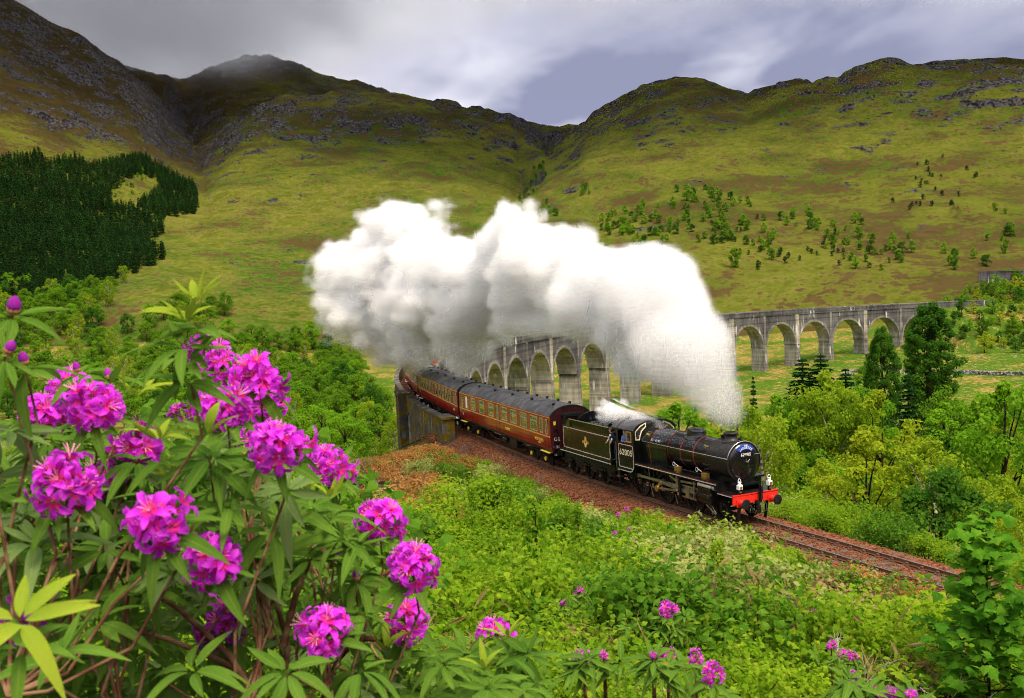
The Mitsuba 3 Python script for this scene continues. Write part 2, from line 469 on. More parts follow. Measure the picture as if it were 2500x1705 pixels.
def valley_col(p, n, uv):
    a = fbm(p.x * 0.02, p.y * 0.02, 0, 3)
    b = fbm(p.x * 0.13, p.y * 0.13, 2, 4)
    c = fbm(p.x * 1.1, p.y * 1.1, 5, 3)
    g = mix((0.060, 0.115, 0.012), (0.150, 0.140, 0.028), smoothstep(0.40, 0.60, a * 0.4 + b * 0.6))
    g = mix(g, (0.235, 0.165, 0.050), smoothstep(0.52, 0.68, b * 0.4 + c * 0.6))
    return g * (0.75 + 0.5 * c)


scene['m_valley'] = {'type': 'bumpmap', 'arbitrary': mikit.proc(lambda p, n, uv: fbm(p.x * 0.8, p.y * 0.8, 0, 4) * 0.5, 0.1), 'scale': 1.0, 'b': {'type': 'twosided', 'b': {'type': 'diffuse', 'reflectance': pcol(valley_col)}}}
_c = gf.min(1)
_fr = gR[gf].mean(1); _fa = gA[gf].mean(1)
_toe = _fr > 455
near_soil = _fr < 95


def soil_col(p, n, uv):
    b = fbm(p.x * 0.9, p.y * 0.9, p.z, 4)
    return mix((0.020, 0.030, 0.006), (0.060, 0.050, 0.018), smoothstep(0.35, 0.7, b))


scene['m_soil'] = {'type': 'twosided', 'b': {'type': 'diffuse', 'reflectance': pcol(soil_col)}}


def sub(mask):
    f = gf[mask]
    u, inv = np.unique(f, return_inverse=True)
    return tm(gv[u], inv.reshape(-1, 3))


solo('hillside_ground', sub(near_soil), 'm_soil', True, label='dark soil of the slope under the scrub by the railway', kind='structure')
solo('valley_floor', sub(~near_soil & ~_toe), 'm_valley', True, label='grassy floor of the glen around the viaduct piers', kind='structure')
_gully = np.interp(_fr, [450, 800, 1040, 1290, 1500], [at(1250, 600, 100)[0] / 100] * 0 + [math.atan2(*at(x, 450, 100)[:2]) for x in (1230, 1270, 1300, 1370, 1420)])
_glen = np.interp(_fr, [450, 950, 1150, 1450, 2400], [math.atan2(*at(x, 450, 100)[:2]) for x in (620, 510, 480, 470, 440)])
_far = _fr > 1760
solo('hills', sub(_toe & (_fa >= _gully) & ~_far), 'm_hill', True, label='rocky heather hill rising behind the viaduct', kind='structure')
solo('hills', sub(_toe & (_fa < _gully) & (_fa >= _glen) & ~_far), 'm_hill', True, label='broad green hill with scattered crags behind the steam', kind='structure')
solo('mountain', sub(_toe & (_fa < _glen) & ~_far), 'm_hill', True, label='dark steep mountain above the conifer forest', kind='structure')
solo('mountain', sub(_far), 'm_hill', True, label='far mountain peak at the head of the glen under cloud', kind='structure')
# ---------------------------------------------------------------- track bed, rails, sleepers
def rust_stone(p, n, uv):
    a = mikit.cell_rand(p.x * 11, p.y * 11, p.z * 11)
    b = fbm(p.x * 0.8, p.y * 0.8, p.z, 3)
    c = mix((0.060, 0.023, 0.012), (0.225, 0.092, 0.045), a)
    return mix(c, (0.12, 0.085, 0.06), smoothstep(0.55, 0.75, b) * 0.6)


mat('ballast', {'type': 'diffuse', 'reflectance': pcol(rust_stone)})
flat('rail', (0.155, 0.075, 0.042), 0.45, 0.3)
flat('railtop', (0.42, 0.36, 0.32), 0.28, 0.9)
flat('sleeper', pcol(lambda p, n, uv: mix((0.035, 0.026, 0.020), (0.11, 0.075, 0.05), fbm(p.x * 6, p.y * 6, p.z * 2, 3))), 0.9)


def swept(profile, s):
    """a closed (t, z) profile swept along the line"""
    p = np.asarray(profile, float)
    n = len(p)
    v = np.stack([track(s, a, b) for a, b in p], 1).reshape(-1, 3)
    i, j = np.meshgrid(np.arange(len(s) - 1), np.arange(n), indexing='ij')
    q = np.stack([i * n + j, i * n + (j + 1) % n, (i + 1) * n + (j + 1) % n, (i + 1) * n + j], -1).reshape(-1, 4)
    e = shapely.constrained_delaunay_triangles(sg.Polygon(p)) if n > 4 else None
    f = np.vstack([q[:, [0, 1, 2]], q[:, [0, 2, 3]]])
    k = np.arange(1, n - 1)
    cap = np.stack([k * 0, k, k + 1], 1)
    return tm(v, np.vstack([f, cap, cap[:, ::-1] + (len(s) - 1) * n]))


s_all = np.arange(-440, 121, 2.0)
s_near = np.arange(-43, 121, 1.0)
solo('ballast_bed', swept([(-3.3, -0.86), (-1.9, -0.20), (1.9, -0.20), (3.3, -0.86), (3.3, -1.2), (-3.3, -1.2)], s_near), 'm_ballast', False, label='rust red ballast bed under the rails', kind='structure')
solo('ballast_bed', swept([(-2.2, -0.75), (-2.2, -0.22), (2.2, -0.22), (2.2, -0.75)], np.arange(-440, -42.9, 2.0)), 'm_ballast', False, label='ballast between the viaduct parapets', kind='structure')
trk = thing('railway_track', 'single railway track with brown rails curving from the viaduct past the bushes', 'railway track')
for t in (-0.752, 0.752):
    k = part(trk, 'rail', swept([(t - .07, -.16), (t - .07, -.145), (t - .012, -.12), (t - .012, -.04), (t - .035, -.03), (t - .035, -.003), (t + .035, -.003), (t + .035, -.03), (t + .012, -.04), (t + .012, -.12), (t + .07, -.145), (t + .07, -.16)], s_all), 'm_rail', False)
    scene[k + '__running_surface'] = shape(swept([(t - .03, -.002), (t - .03, .001), (t + .03, .001), (t + .03, -.002)], s_all), 'm_railtop')
sl_m = box(-.125, .125, -1.3, 1.3, -.30, -.185)
ch_m = {y: cat([box(-.1, .1, y - .2, y + .2, -.185, -.135)] + [box(-.06, .06, y + e - .04, y + e + .04, -.15, -.05) for e in (-.1, .1)]) for y in (-.752, .752)}
for s in np.arange(-30, 60, 0.72):
    M = along(s + .3, s - .3); M[:3, 3] = track(s)
    k = part(trk, 'sleeper', sl_m, 'm_sleeper', False, M)
    if s > -3:
        for e, (y, cm_) in enumerate(ch_m.items()): scene[k + '__chair' + ('_001' if e else '')] = shape(cm_, 'm_rail', False, M)

# loose stones on the bed's shoulder
_r = np.random.default_rng(3)
N = 19000
s = _r.uniform(-44, 46, N); t = np.concatenate([_r.uniform(0.85, 5.2, N - 8000), _r.uniform(-0.66, 0.66, 5800), _r.uniform(-2.6, -0.9, 2200)])
zb = np.where(abs(t) < 1.9, -0.20, np.maximum(-0.20 - (abs(t) - 1.9) * 0.443, -0.86))
P = track(s, t, 0)
zg = np.maximum(P[:, 2] + zb, np.where(abs(t) > 3.3, ground(P[:, 0], P[:, 1]), -99))
P[:, 2] = zg + _r.uniform(-.01, .035, N)
keep = _r.uniform(0, 1, N) > sstep(3.2, 5.2, abs(t))
P = P[keep]
octa = np.array([[1, 0, 0], [-1, 0, 0], [0, 1, 0], [0, -1, 0], [0, 0, 1], [0, 0, -1.0]])
of = np.array([[0, 2, 4], [2, 1, 4], [1, 3, 4], [3, 0, 4], [2, 0, 5], [1, 2, 5], [3, 1, 5], [0, 3, 5]])
sc = _r.uniform(.030, .065, (len(P), 1, 3)) * _r.uniform(.7, 1.3, (len(P), 6, 1))
a = _r.uniform(0, 6.28, len(P))
R = np.stack([np.stack([np.cos(a), -np.sin(a), 0 * a], -1), np.stack([np.sin(a), np.cos(a), 0 * a], -1), np.stack([0 * a, 0 * a, 1 + 0 * a], -1)], 1)
v = np.einsum('nij,nkj->nki', R, octa[None] * sc) + P[:, None]
solo('ballast_stones', tm(v.reshape(-1, 3), (of[None] + 6 * np.arange(len(P))[:, None, None]).reshape(-1, 3)), 'm_ballast', label='loose rust red ballast stones beside the rails', kind='stuff')

# ---------------------------------------------------------------- viaduct
def concrete(dark, light):
    def fn(p, n, uv):
        board = smoothstep(0.0, 0.10, abs(dr.sin(p.z * 3.14159 / 0.42)) - 0.03)
        course = mikit.cell_rand(dr.floor(p.z / 0.42), 3, 1)
        a = fbm(p.x * 0.22, p.y * 0.22, p.z * 0.16, 4)
        b = fbm(p.x * 1.7, p.y * 1.7, p.z * 0.25, 4)              # streaks run down
        c = mix(dark, light, smoothstep(0.30, 0.72, a * 0.45 + b * 0.4 + course * 0.15))
        lime = smoothstep(0.645, 0.72, fbm(p.x * 1.3 + 9, p.y * 1.3, p.z * 0.10, 3) * 0.75 + 0.25 * noise(p.x * 0.3, p.y * 0.3, p.z * 0.35))
        c = mix(c, (0.62, 0.61, 0.57), lime * 0.85)
        return c * (0.72 + 0.28 * board)
    return fn


def conc_bump(p, n, uv):
    return smoothstep(0.0, 0.12, abs(dr.sin(p.z * 3.14159 / 0.42))) * 0.03 + fbm(p.x * 3, p.y * 3, p.z * 3, 3) * 0.03


def conc(key, dark, light):
    scene['m_' + key] = {'type': 'bumpmap', 'arbitrary': mikit.proc(conc_bump, 0.05), 'scale': 1.0, 'b': {'type': 'twosided', 'b': {'type': 'diffuse', 'reflectance': pcol(concrete(dark, light))}}}


conc('conc_dark', (0.046, 0.045, 0.047), (0.155, 0.150, 0.147))
conc('conc_mid', (0.088, 0.085, 0.081), (0.26, 0.248, 0.228))
conc('conc_pale', (0.165, 0.156, 0.118), (0.48, 0.445, 0.36))


def moss_col(p, n, uv):
    m = smoothstep(0.40, 0.54, fbm(p.x * 1.4, p.y * 1.4, p.z * 1.4, 4) + 0.30 * n.z - 0.035)
    c = mix((0.030, 0.029, 0.027), (0.125, 0.120, 0.110), fbm(p.x * 1.1, p.y * 1.1, p.z * 0.6, 4))
    lime = smoothstep(0.62, 0.74, fbm(p.x * 1.6 + 9, p.y * 1.6, p.z * 0.22, 4))
    c = mix(c, (0.40, 0.39, 0.36), lime * 0.45)
    g = mix((0.050, 0.042, 0.010), (0.24, 0.165, 0.020), fbm(p.x * 5, p.y * 5, p.z * 5, 3))
    return mix(c, g, m)


scene['m_mossy'] = {'type': 'bumpmap', 'arbitrary': mikit.proc(lambda p, n, uv: fbm(p.x * 6, p.y * 6, p.z * 6, 4) * 0.10, 0.03), 'scale': 1.0, 'b': {'type': 'twosided', 'b': {'type': 'diffuse', 'reflectance': pcol(moss_col)}}}


def on_line(m, s0=0.0):
    """a mesh in (s, t, z) bent onto the line"""
    v = np.asarray(m.vertices)
    out = m.copy()
    out.vertices = track(v[:, 0] + s0, v[:, 1], v[:, 2])
    return out


def split_x(m, step):
    m = m.copy()
    for _ in range(8):
        e = m.vertices[m.faces]
        l = np.ptp(e[..., 0], axis=1)
        if l.max() <= step: break
        v, f = trimesh.remesh.subdivide(m.vertices, m.faces, np.nonzero(l > step)[0])
        m = tm(v, f)
    return m


via = thing('viaduct', 'long curved grey concrete railway viaduct of round arches', 'viaduct')
centres = [-151.7 + 17.2 * j for j in (5, 4, 3, 2, 1, 0, -1, -2, -3, -4)] + [-151.7 - 68.8 - 18.47 * j for j in range(1, 6)] + [-331.3 - 17.26 * j for j in range(0, 6)]
centres = sorted(centres, reverse=True)
RAD, CROWN, WID = 7.55, -3.6, 2.62
SPR = CROWN - RAD
edges = [centres[0] + 8.6] + [(a + b) / 2 for a, b in zip(centres[:-1], centres[1:])] + [centres[-1] - 8.6]
par_n = 0
for k, c in enumerate(centres):
    s1, s0 = edges[k], edges[k + 1]
    zz = GRADE * 0
    a = np.linspace(0, np.pi, 29)
    arch = [(c + RAD * math.cos(t), SPR + RAD * math.sin(t)) for t in a]
    poly = sg.Polygon([(s0, SPR), (s0, -0.3), (s1, -0.3), (s1, SPR)] + arch)
    m = split_x(extr(poly, -WID, WID), 2.6)
    zc = m.triangles_center
    nn = m.face_normals
    soff = (abs(nn[:, 1]) < 0.5) & (zc[:, 2] < -0.5) & (abs(zc[:, 0] - s0) > .01) & (abs(zc[:, 0] - s1) > .01)
    sp = m.submesh([np.nonzero(~soff)[0]], append=True, repair=False)
    pt = part(via, 'arch_span', on_line(sp), 'm_conc_dark')
    so = m.submesh([np.nonzero(soff)[0]], append=True, repair=False)
    scene[pt + '__soffit'] = shape(on_line(so), 'm_conc_pale')
    # the raised ring round the arch, on both faces
    o = [(c + (RAD + .75) * math.cos(t), SPR + (RAD + .75) * math.sin(t)) for t in a]
    rp = sg.Polygon(arch + o[::-1])
    scene[pt + '__arch_ring'] = shape(on_line(cat([extr(rp, WID + .003, WID + .11), extr(rp, -WID - .003, -WID - .11)])), 'm_conc_mid')
    for y in (-1, 1):
        outer = y < 0
        n_s = max(2, int((s1 - s0) / 2.5))
        ss = np.linspace(s0 + .01, s1 - .01, n_s + 1)
        y0, y1 = y * (WID - .28), y * (WID + .13)
        lo, hi = min(y0, y1), max(y0, y1)
        par = swept([(-hi, -.296), (-hi, 1.08), (-lo, 1.08), (-lo, -.296)][::-1], ss)
        near = s0 > -140
        q = part(via, 'parapet', par, 'm_mossy' if near and outer else 'm_conc_dark')
        scene[q + '__coping'] = shape(swept([(-hi - .07, 1.083), (-hi - .07, 1.26), (-lo + .07, 1.26), (-lo + .07, 1.083)][::-1], ss), 'm_mossy' if near else 'm_conc_mid')
        scene[q + '__string_course'] = shape(swept([(-y * (WID + .132), -.55), (-y * (WID + .132), -.3), (-y * (WID + .26), -.3), (-y * (WID + .26), -.55)], ss), 'm_conc_dark')
for k, e in enumerate(edges):
    P0 = track(e)
    g = float(ground(P0[:1] if False else np.array([P0[0]]), np.array([P0[1]]))[0]) - GRADE * e
    base = min(g - 2.0, SPR - 0.5)
    wide = 1.5 if k in (5, 15) else 1.0
    hx = 0.93 * wide

    def tap(h0, h1, w0, w1, z0, z1):
        v = np.array([[sx * (h0 if z == 0 else h1), sy * (w0 if z == 0 else w1), z0 if z == 0 else z1] for z in (0, 1) for sx in (-1, 1) for sy in (-1, 1)], float)
        return trimesh.Trimesh(v, [[0, 2, 3], [0, 3, 1], [4, 5, 7], [4, 7, 6], [0, 1, 5], [0, 5, 4], [2, 6, 7], [2, 7, 3], [0, 4, 6], [0, 6, 2], [1, 3, 7], [1, 7, 5]], process=False)
    d = SPR - base
    pr = tap(hx + d * 0.022, hx, WID + d * 0.03, WID, base, SPR)
    kk = part(via, 'pier', on_line(pr, e), 'm_conc_pale')
    # weathered outer faces and the impost band
    scene[kk + '__face'] = shape(on_line(cat([tap(hx - .02 + d * 0.022, hx - .02, .04, .04, base, SPR - .6).apply_transform(mat4(t=(0, 0, 0))) if False else
                                             trimesh.Trimesh(tap(hx - .03 + d * .022, hx - .03, .05, .05, base, SPR - .7).vertices + np.array([[0, y * (WID + (SPR - z) * 0.03 + .03), 0] for z in tap(1, 1, 1, 1, base, SPR - .7).vertices[:, 2]]), pr.faces, process=False) for y in (-1, 1)]), e), 'm_conc_mid')
    scene[kk + '__impost'] = shape(on_line(box(-hx - .16, hx + .16, -WID - .14, WID + .14, SPR - .62, SPR - .18), e), 'm_conc_mid')
    pw = 0.85 * wide if k % 2 else 0.55
    scene[kk + '__pilaster'] = shape(on_line(cat([box(-pw, pw, WID + .003, WID + .2, SPR - .1, -.56), box(-pw, pw, -WID - .2, -WID - .003, SPR - .1, -.56)]), e), 'm_conc_pale' if k % 2 else 'm_conc_mid')
# solid abutment walls at the near end, with refuges standing out from the parapet
s1, s0 = -38.6, edges[0]
for y in (-1, 1):
    ss = np.linspace(s0 + .02, s1, 11)
    lo, hi = (WID - .28, WID + .13) if y > 0 else (-WID - .13, -WID + .28)
    if y > 0:
        q = part(via, 'abutment_wall', swept([(lo, -16), (lo, .98), (hi, .98), (hi, -16)][::-1], ss), 'm_mossy')
    else:
        q = part(via, 'abutment_wall', swept([(lo, -6), (lo, .98), (hi, .98), (hi, -6)][::-1], ss), 'm_mossy')
    scene[q + '__coping'] = shape(swept([(lo - .10, .983), (lo - .10, 1.2), (hi + .10, 1.2), (hi + .10, .983)][::-1], ss), 'm_mossy')
part(via, 'end_pillar', on_line(cat([box(-1.1, 1.1, -WID - .55, -WID + .35, -5, 1.28), box(-1.25, 1.25, -WID - .7, -WID + .45, 1.283, 1.46)]).apply_transform(np.diag([1, -1, 1, 1])), -38.2), 'm_mossy')
for e in (-60.5, -128.5, -197):
    part(via, 'refuge', on_line(cat([box(-1.5, 1.5, WID - .2, WID + .95, -20 if e > -70 else -1.0, 1.28), box(-1.62, 1.62, WID - .3, WID + 1.05, 1.283, 1.47)]), e), 'm_mossy')
# far abutment
ss = np.linspace(-452, edges[-1] - .02, 16)
for y in (-1, 1):
    lo, hi = (WID - .28, WID + .13) if y > 0 else (-WID - .13, -WID + .28)
    q = part(via, 'abutment_wall', swept([(lo, -9), (lo, 1.08), (hi, 1.08), (hi, -9)][::-1], ss), 'm_conc_dark')
    scene[q + '__coping'] = shape(swept([(lo - .07, 1.083), (lo - .07, 1.26), (hi + .07, 1.26), (hi + .07, 1.083)][::-1], ss), 'm_conc_mid')

# retaining wall of the line where it comes round the hill again
q = hit([2436, 2530], [690, 686], 420)
w0, w1 = q[0], q[1]
d_ = (w1 - w0) / np.linalg.norm(w1 - w0); nrm_ = np.array([d_[1], -d_[0], 0])
z0 = min(w0[2], w1[2])
Mw = mat4(np.stack([d_, np.cross([0, 0, 1.0], d_), [0, 0, 1.0]], 1), (w0 + w1) / 2 * [1, 1, 0] + [0, 0, z0])
Lw = np.linalg.norm(w1 - w0) / 2 + 8
wl = thing('retaining_wall', 'short grey concrete wall of the line high on the far right slope', 'wall')
part(wl, 'wall_face', box(-Lw, Lw, -.5, .5, -3, 5.2), 'm_conc_dark', False, Mw)
part(wl, 'coping', box(-Lw - .1, Lw, -.65, .65, 5.203, 5.5), 'm_conc_mid', False, Mw)
# dry stone wall across the meadow
ds = thing('dry_stone_wall', 'low tumbled grey dry stone wall crossing the meadow in front of the viaduct', 'wall')
flat('stone', pcol(lambda p, n, uv: mix((0.05, 0.048, 0.045), (0.30, 0.29, 0.27), mikit.cell_rand(p.x * 1.7, p.y * 1.7, p.z * 1.7))), 0.9)
_r = np.random.default_rng(15)
ico = trimesh.creation.icosphere(subdivisions=0)
st_ = []
for pts_ in ([(2060, 922), (2085, 908), (2120, 903), (2200, 906)], [(2330, 914), (2400, 917), (2470, 918), (2580, 920)], [(2210, 906), (2330, 913)]):
    u_ = np.linspace(0, 1, 260 if len(pts_) > 2 else 40)
    xs = np.interp(u_, np.linspace(0, 1, len(pts_)), [p[0] for p in pts_]); ys = np.interp(u_, np.linspace(0, 1, len(pts_)), [p[1] for p in pts_])
    Q_ = hit(xs, ys, 100, 420)
    for q in Q_:
        if np.isnan(q[0]): continue
        for lv in range(3):
            if _r.uniform() < .18 * lv: continue
            m = ico.copy(); m.vertices = m.vertices * _r.uniform(.22, .42, 3) + q + [_r.normal() * .2, _r.normal() * .25, .2 + lv * .4]
            st_.append(m)
part(ds, 'stones', cat(st_), 'm_stone', kind='stuff')
for i, q in enumerate(hit(_r.uniform(2060, 2500, 26), _r.uniform(850, 960, 26), 100, 420)):
    if np.isnan(q[0]): continue
    m = ico.copy(); m.vertices = m.vertices * _r.uniform(.3, .8, 3) * _r.uniform(.8, 1.2, (12, 1)) + q
    if i < 18: solo('boulder', m, 'm_stone', False, None, 'small grey boulder lying in the meadow before the far arches', 'boulder', 'boulders in the meadow')

# post and rail fence among the trees left of the viaduct
fe = thing('field_fence', 'short pale wooden fence among the trees left of the viaduct wall', 'fence')
fq = hit(np.linspace(715, 800, 7), np.linspace(1016, 1032, 7), 60, 320)
fq = fq[~np.isnan(fq[:, 0])]
for q in fq: part(fe, 'post', box(q[0] - .08, q[0] + .08, q[1] - .08, q[1] + .08, q[2] - .3, q[2] + 1.25), 'm_stone')
for h_ in (.55, 1.0): part(fe, 'rail', tube(fq + [0, 0, h_], .05, 5), 'm_stone')
# ---------------------------------------------------------------- rolling stock (local: x forward, y left, z above rail)
def weathered(c, d, k=3.0, lo=0.45, hi=0.75, amt=0.6):
    return pcol(lambda p, n, uv: mix(c, d, smoothstep(lo, hi, fbm(p.x * k, p.y * k, p.z * k * 0.5, 4)) * amt))


flat('black', weathered((0.0035, 0.0035, 0.004), (0.016, 0.014, 0.012)), 0.20, coat=0.5, spec=.4)
flat('boiler', weathered((0.004, 0.004, 0.0045), (0.014, 0.013, 0.012), 4), 0.13, coat=0.6, spec=.5)
flat('smokebox', weathered((0.010, 0.0095, 0.0095), (0.026, 0.020, 0.018), 5), 0.42, spec=.4)
flat('grime', weathered((0.006, 0.0055, 0.005), (0.026, 0.020, 0.015), 6), 0.5, spec=.35)
flat('tender', weathered((0.004, 0.0045, 0.003), (0.014, 0.015, 0.007), 2.2), 0.18, coat=0.6, spec=.45)
flat('steel', weathered((0.48, 0.43, 0.32), (0.22, 0.17, 0.10), 7), 0.30, 0.85)
flat('steel_bright', (0.62, 0.62, 0.60), 0.22, 0.9)
flat('lining', (0.70, 0.68, 0.62), 0.5)
flat('lining_red', (0.22, 0.020, 0.016), 0.5)
flat('beam_red', weathered((0.70, 0.020, 0.012), (0.42, 0.02, 0.012), 5), 0.35, coat=0.4)
flat('cream', (0.80, 0.72, 0.44), 0.5)
flat('white', (0.82, 0.82, 0.80), 0.5)
flat('yellow', (0.80, 0.58, 0.05), 0.5)
flat('brass', (0.62, 0.38, 0.10), 0.3, 0.8)
flat('blue', (0.015, 0.07, 0.50), 0.4, coat=0.4)
flat('maroon', weathered((0.20, 0.009, 0.006), (0.27, 0.022, 0.008), 1.6, .4, .7), 0.2, coat=0.5)
flat('maroon_dark', weathered((0.050, 0.005, 0.006), (0.085, 0.012, 0.010), 3), 0.45)
flat('beltline', (0.62, 0.30, 0.07), 0.5)
flat('roof_grey', weathered((0.050, 0.050, 0.053), (0.105, 0.10, 0.098), 2.2, .35, .7, 1), 0.62)
flat('cab_roof', weathered((0.040, 0.040, 0.043), (0.075, 0.074, 0.074), 3), 0.5)
flat('alu', (0.62, 0.60, 0.54), 0.35, 0.7)
flat('gangway', (0.016, 0.014, 0.014), 0.8)
flat('seat', (0.10, 0.07, 0.05), 0.9)
flat('wood_pale', (0.42, 0.26, 0.10), 0.5)
scene['m_glass'] = {'type': 'thindielectric', 'int_ior': 1.7}
scene['m_coal'] = {'type': 'twosided', 'b': {'type': 'principled', 'base_color': pcol(lambda p, n, uv: mix((0.006, 0.006, 0.007), (0.06, 0.06, 0.065), mikit.cell_rand(p.x * 9, p.y * 9, p.z * 9))), 'roughness': 0.35}}

SIDE = np.array([[1, 0, 0], [0, 0, -1.0], [0, 1, 0]])          # text x -> x, y -> z, faces -y
FRONT = np.array([[0, 0, 1.0], [1, 0, 0], [0, 1, 0]])          # text x -> y, y -> z, faces +x


def lettering(txt, h, R, pos, bold=True, depth=0.004, centre=True):
    m = meshkit.text_mesh(txt, h, depth, bold)
    if centre:
        b = m.bounds
        m.apply_translation([-(b[0, 0] + b[1, 0]) / 2, -h / 2, 0])
    return moved(m, mat4(R, pos))


def wheel(r, width, spokes, pin=None, hub=.13):
    """wheel about the y axis with its outer face at y = -width / 2"""
    prof = [(r - .13, -width / 2), (r - .005, -width / 2), (r, -width / 2 + .02), (r, width / 2 - .035), (r + .028, width / 2 - .03), (r + .028, width / 2), (r - .13, width / 2), (r - .13, -width / 2)]
    R = np.array([[1, 0, 0], [0, 0, -1], [0, 1.0, 0]]).T
    tyre = lathe(prof, 40, mat4(np.array([[1, 0, 0], [0, 0, 1], [0, -1.0, 0]])))
    hubm = cyl((0, -width / 2 - .02, 0), (0, width / 2, 0), hub, 20)
    sp = []
    for k in range(spokes):
        a = 2 * math.pi * (k + .5) / spokes
        d = np.array([math.cos(a), 0, math.sin(a)])
        sp.append(cyl(d * hub * .8, d * (r - .11), .034, 6, .024))
    return tyre, cat([hubm] + sp)


def disc_wheel(r, width):
    prof = [(0, -.03), (r * .3, -.05), (r * .7, .01), (r - .1, -width / 2), (r, -width / 2), (r, width / 2 - .03), (r + .028, width / 2 - .03), (r + .028, width / 2), (0, width / 2)]
    return lathe(prof, 32, mat4(np.array([[1, 0, 0], [0, 0, 1], [0, -1.0, 0]])))


def wheelset(veh, M, name, x, r, spokes, tyre_m='m_grime', spoke_m='m_grime', disc=False):
    for y, fl in ((-.80, 1), (.80, -1)):
        Rm = mat4(np.diag([1.0, fl, 1.0]) if fl > 0 else rotz(math.pi), (x, y, r))
        if disc:
            part(veh, name, DISC[r], tyre_m, 30, M @ Rm)
        else:
            if (r, spokes) not in WH: WH[(r, spokes)] = wheel(r, .14, spokes)
            ty, sp = WH[(r, spokes)]
            k = part(veh, name, ty, tyre_m, 30, M @ Rm)
            scene[k + '__spokes'] = shape(sp, spoke_m, 30, M @ Rm)
    part(veh, 'axle', cyl((x, -.75, r), (x, .75, r), .085, 12), 'm_grime', 30, M)


WH, DISC = {}, {}
DISC[.457] = disc_wheel(.457, .13)

# ================================================================ locomotive
LM = along(-0.3, -10.6); LM[:3, 3] = track(0) 
lo = thing('steam_locomotive', 'black steam locomotive with red buffer beam and white numerals at the head of the train', 'locomotive')


def L(name, mesh, m, smooth=False, **k): return part(lo, name, mesh, m, smooth, LM, **k)


def LS(key, name, mesh, m, smooth=False):
    k = fast_numbered(f'{key}__{name}')
    scene[k] = shape(mesh, m, smooth, LM)


XR = mat4(np.array([[0, 0, 1.0], [0, 1, 0], [-1, 0, 0]]).T @ np.eye(3))


def xlathe(profile, zc, n=48):
    """profile (r, x) turned about the axis y = 0, z = zc"""
    m = lathe(profile, n)
    v = m.vertices
    m.vertices = np.stack([v[:, 2], v[:, 0], v[:, 1] + zc], 1)
    return m


BZ = 2.72
sb = L('smokebox', xlathe([(.0, -2.9), (.90, -2.9), (.905, -1.32), (.93, -1.32), (.93, -1.26), (.86, -1.235), (0, -1.235)], BZ), 'm_smokebox', 30)
LS(sb, 'rivet_ring', cat([cyl((x, .905 * math.cos(a), BZ + .905 * math.sin(a)), (x, .918 * math.cos(a), BZ + .918 * math.sin(a)), .018, 6) for x in (-1.40, -2.80) for a in np.arange(0, 6.28, .13)]), 'm_smokebox')
dr_ = L('smokebox_door', xlathe([(.83, -1.236), (.82, -1.19), (.72, -1.13), (.5, -1.075), (.25, -1.05), (0, -1.045)], BZ), 'm_boiler', True)
LS(dr_, 'dart', cat([cyl((-1.05, 0, BZ), (-.93, 0, BZ), .035, 12), tube([(-.96, 0, BZ), (-.95, .13, BZ + .13)], .016), tube([(-.93, 0, BZ), (-.92, -.10, BZ + .14)], .016)]), 'm_steel_bright', 30)
LS(dr_, 'hinge_strap', cat([tube([(-1.06 - .10 * (y / .8) ** 2, y, BZ + z) for y in np.linspace(-.02, .86, 10)], .026) for z in (.21, -.21)] + [cyl((-1.18, .86, BZ - .3), (-1.18, .86, BZ + .3), .022, 8)]), 'm_black', 30)
LS(dr_, 'handrail', tube([(-1.11, y, BZ + .30) for y in np.linspace(-.02, .80, 8)], .014), 'm_steel_bright', True)
LS(dr_, 'number_plate', box(-1.085, -1.06, -.27, .27, BZ + .25, BZ + .43), 'm_black')
LS(dr_, 'number_plate_numerals', lettering('62005', .13, FRONT, (-1.059, 0, BZ + .34)), 'm_white')
sh_ = sg.Point(0, 0).buffer(1)
ov = sa.scale(sh_, .11, .075)
LS(dr_, 'shed_plate', moved(cat([trimesh.creation.extrude_polygon(ring(ov, .018), .012, engine='earcut'), trimesh.creation.extrude_polygon(sa.translate(sg.Polygon([(-.04, .03), (.04, .03), (.02, -.03), (-.01, -.03)]), 0, 0), .012, engine='earcut')]), mat4(FRONT, (-1.13, 0, BZ - .48))), 'm_white')
# curved blue headboard
a = np.linspace(math.radians(155), math.radians(25), 24)
hb = sg.Polygon([(.56 * math.cos(t), .56 * math.sin(t) - .02) for t in np.linspace(math.radians(146), math.radians(34), 24)] + [(.30 * math.cos(t) * 1.25, .30 * math.sin(t) + .02) for t in np.linspace(math.radians(40), math.radians(140), 24)])
hbk = L('headboard', moved(trimesh.creation.extrude_polygon(hb, .03, engine='earcut'), mat4(FRONT, (-1.085, 0, BZ + .26))), 'm_blue', label='curved blue headboard with white lettering')
txts = []
for i, ch in enumerate('JACOBITE'):
    t = math.radians(136 - 92 * i / 7)
    Rr = FRONT @ np.array([[math.sin(t), math.cos(t), 0], [-math.cos(t), math.sin(t), 0], [0, 0, 1.0]])
    txts.append(lettering(ch, .095, Rr, (-1.052, .40 * math.cos(t) * 1.08, BZ + .27 + .40 * math.sin(t))))
txts.append(lettering('THE', .085, FRONT, (-1.052, 0, BZ + .26 + .485)))
LS(hbk, 'headboard_lettering', cat(txts), 'm_white')
ch = L('chimney', lathe([(.30, 3.55), (.44, 3.50), (.46, 3.555), (.36, 3.60), (.295, 3.70), (.27, 3.80), (.275, 3.85), (.335, 3.88), (.34, 3.95), (.30, 3.985), (.25, 3.98), (.25, 3.6)], 32, mat4(t=(-2.1, 0, 0))), 'm_smokebox', 40)
L('snifting_valve', cat([cyl((-2.72, 0, 3.55), (-2.72, 0, 3.74), .09, 12), cyl((-2.72, 0, 3.74), (-2.72, 0, 3.79), .12, 12)]), 'm_smokebox', 30)
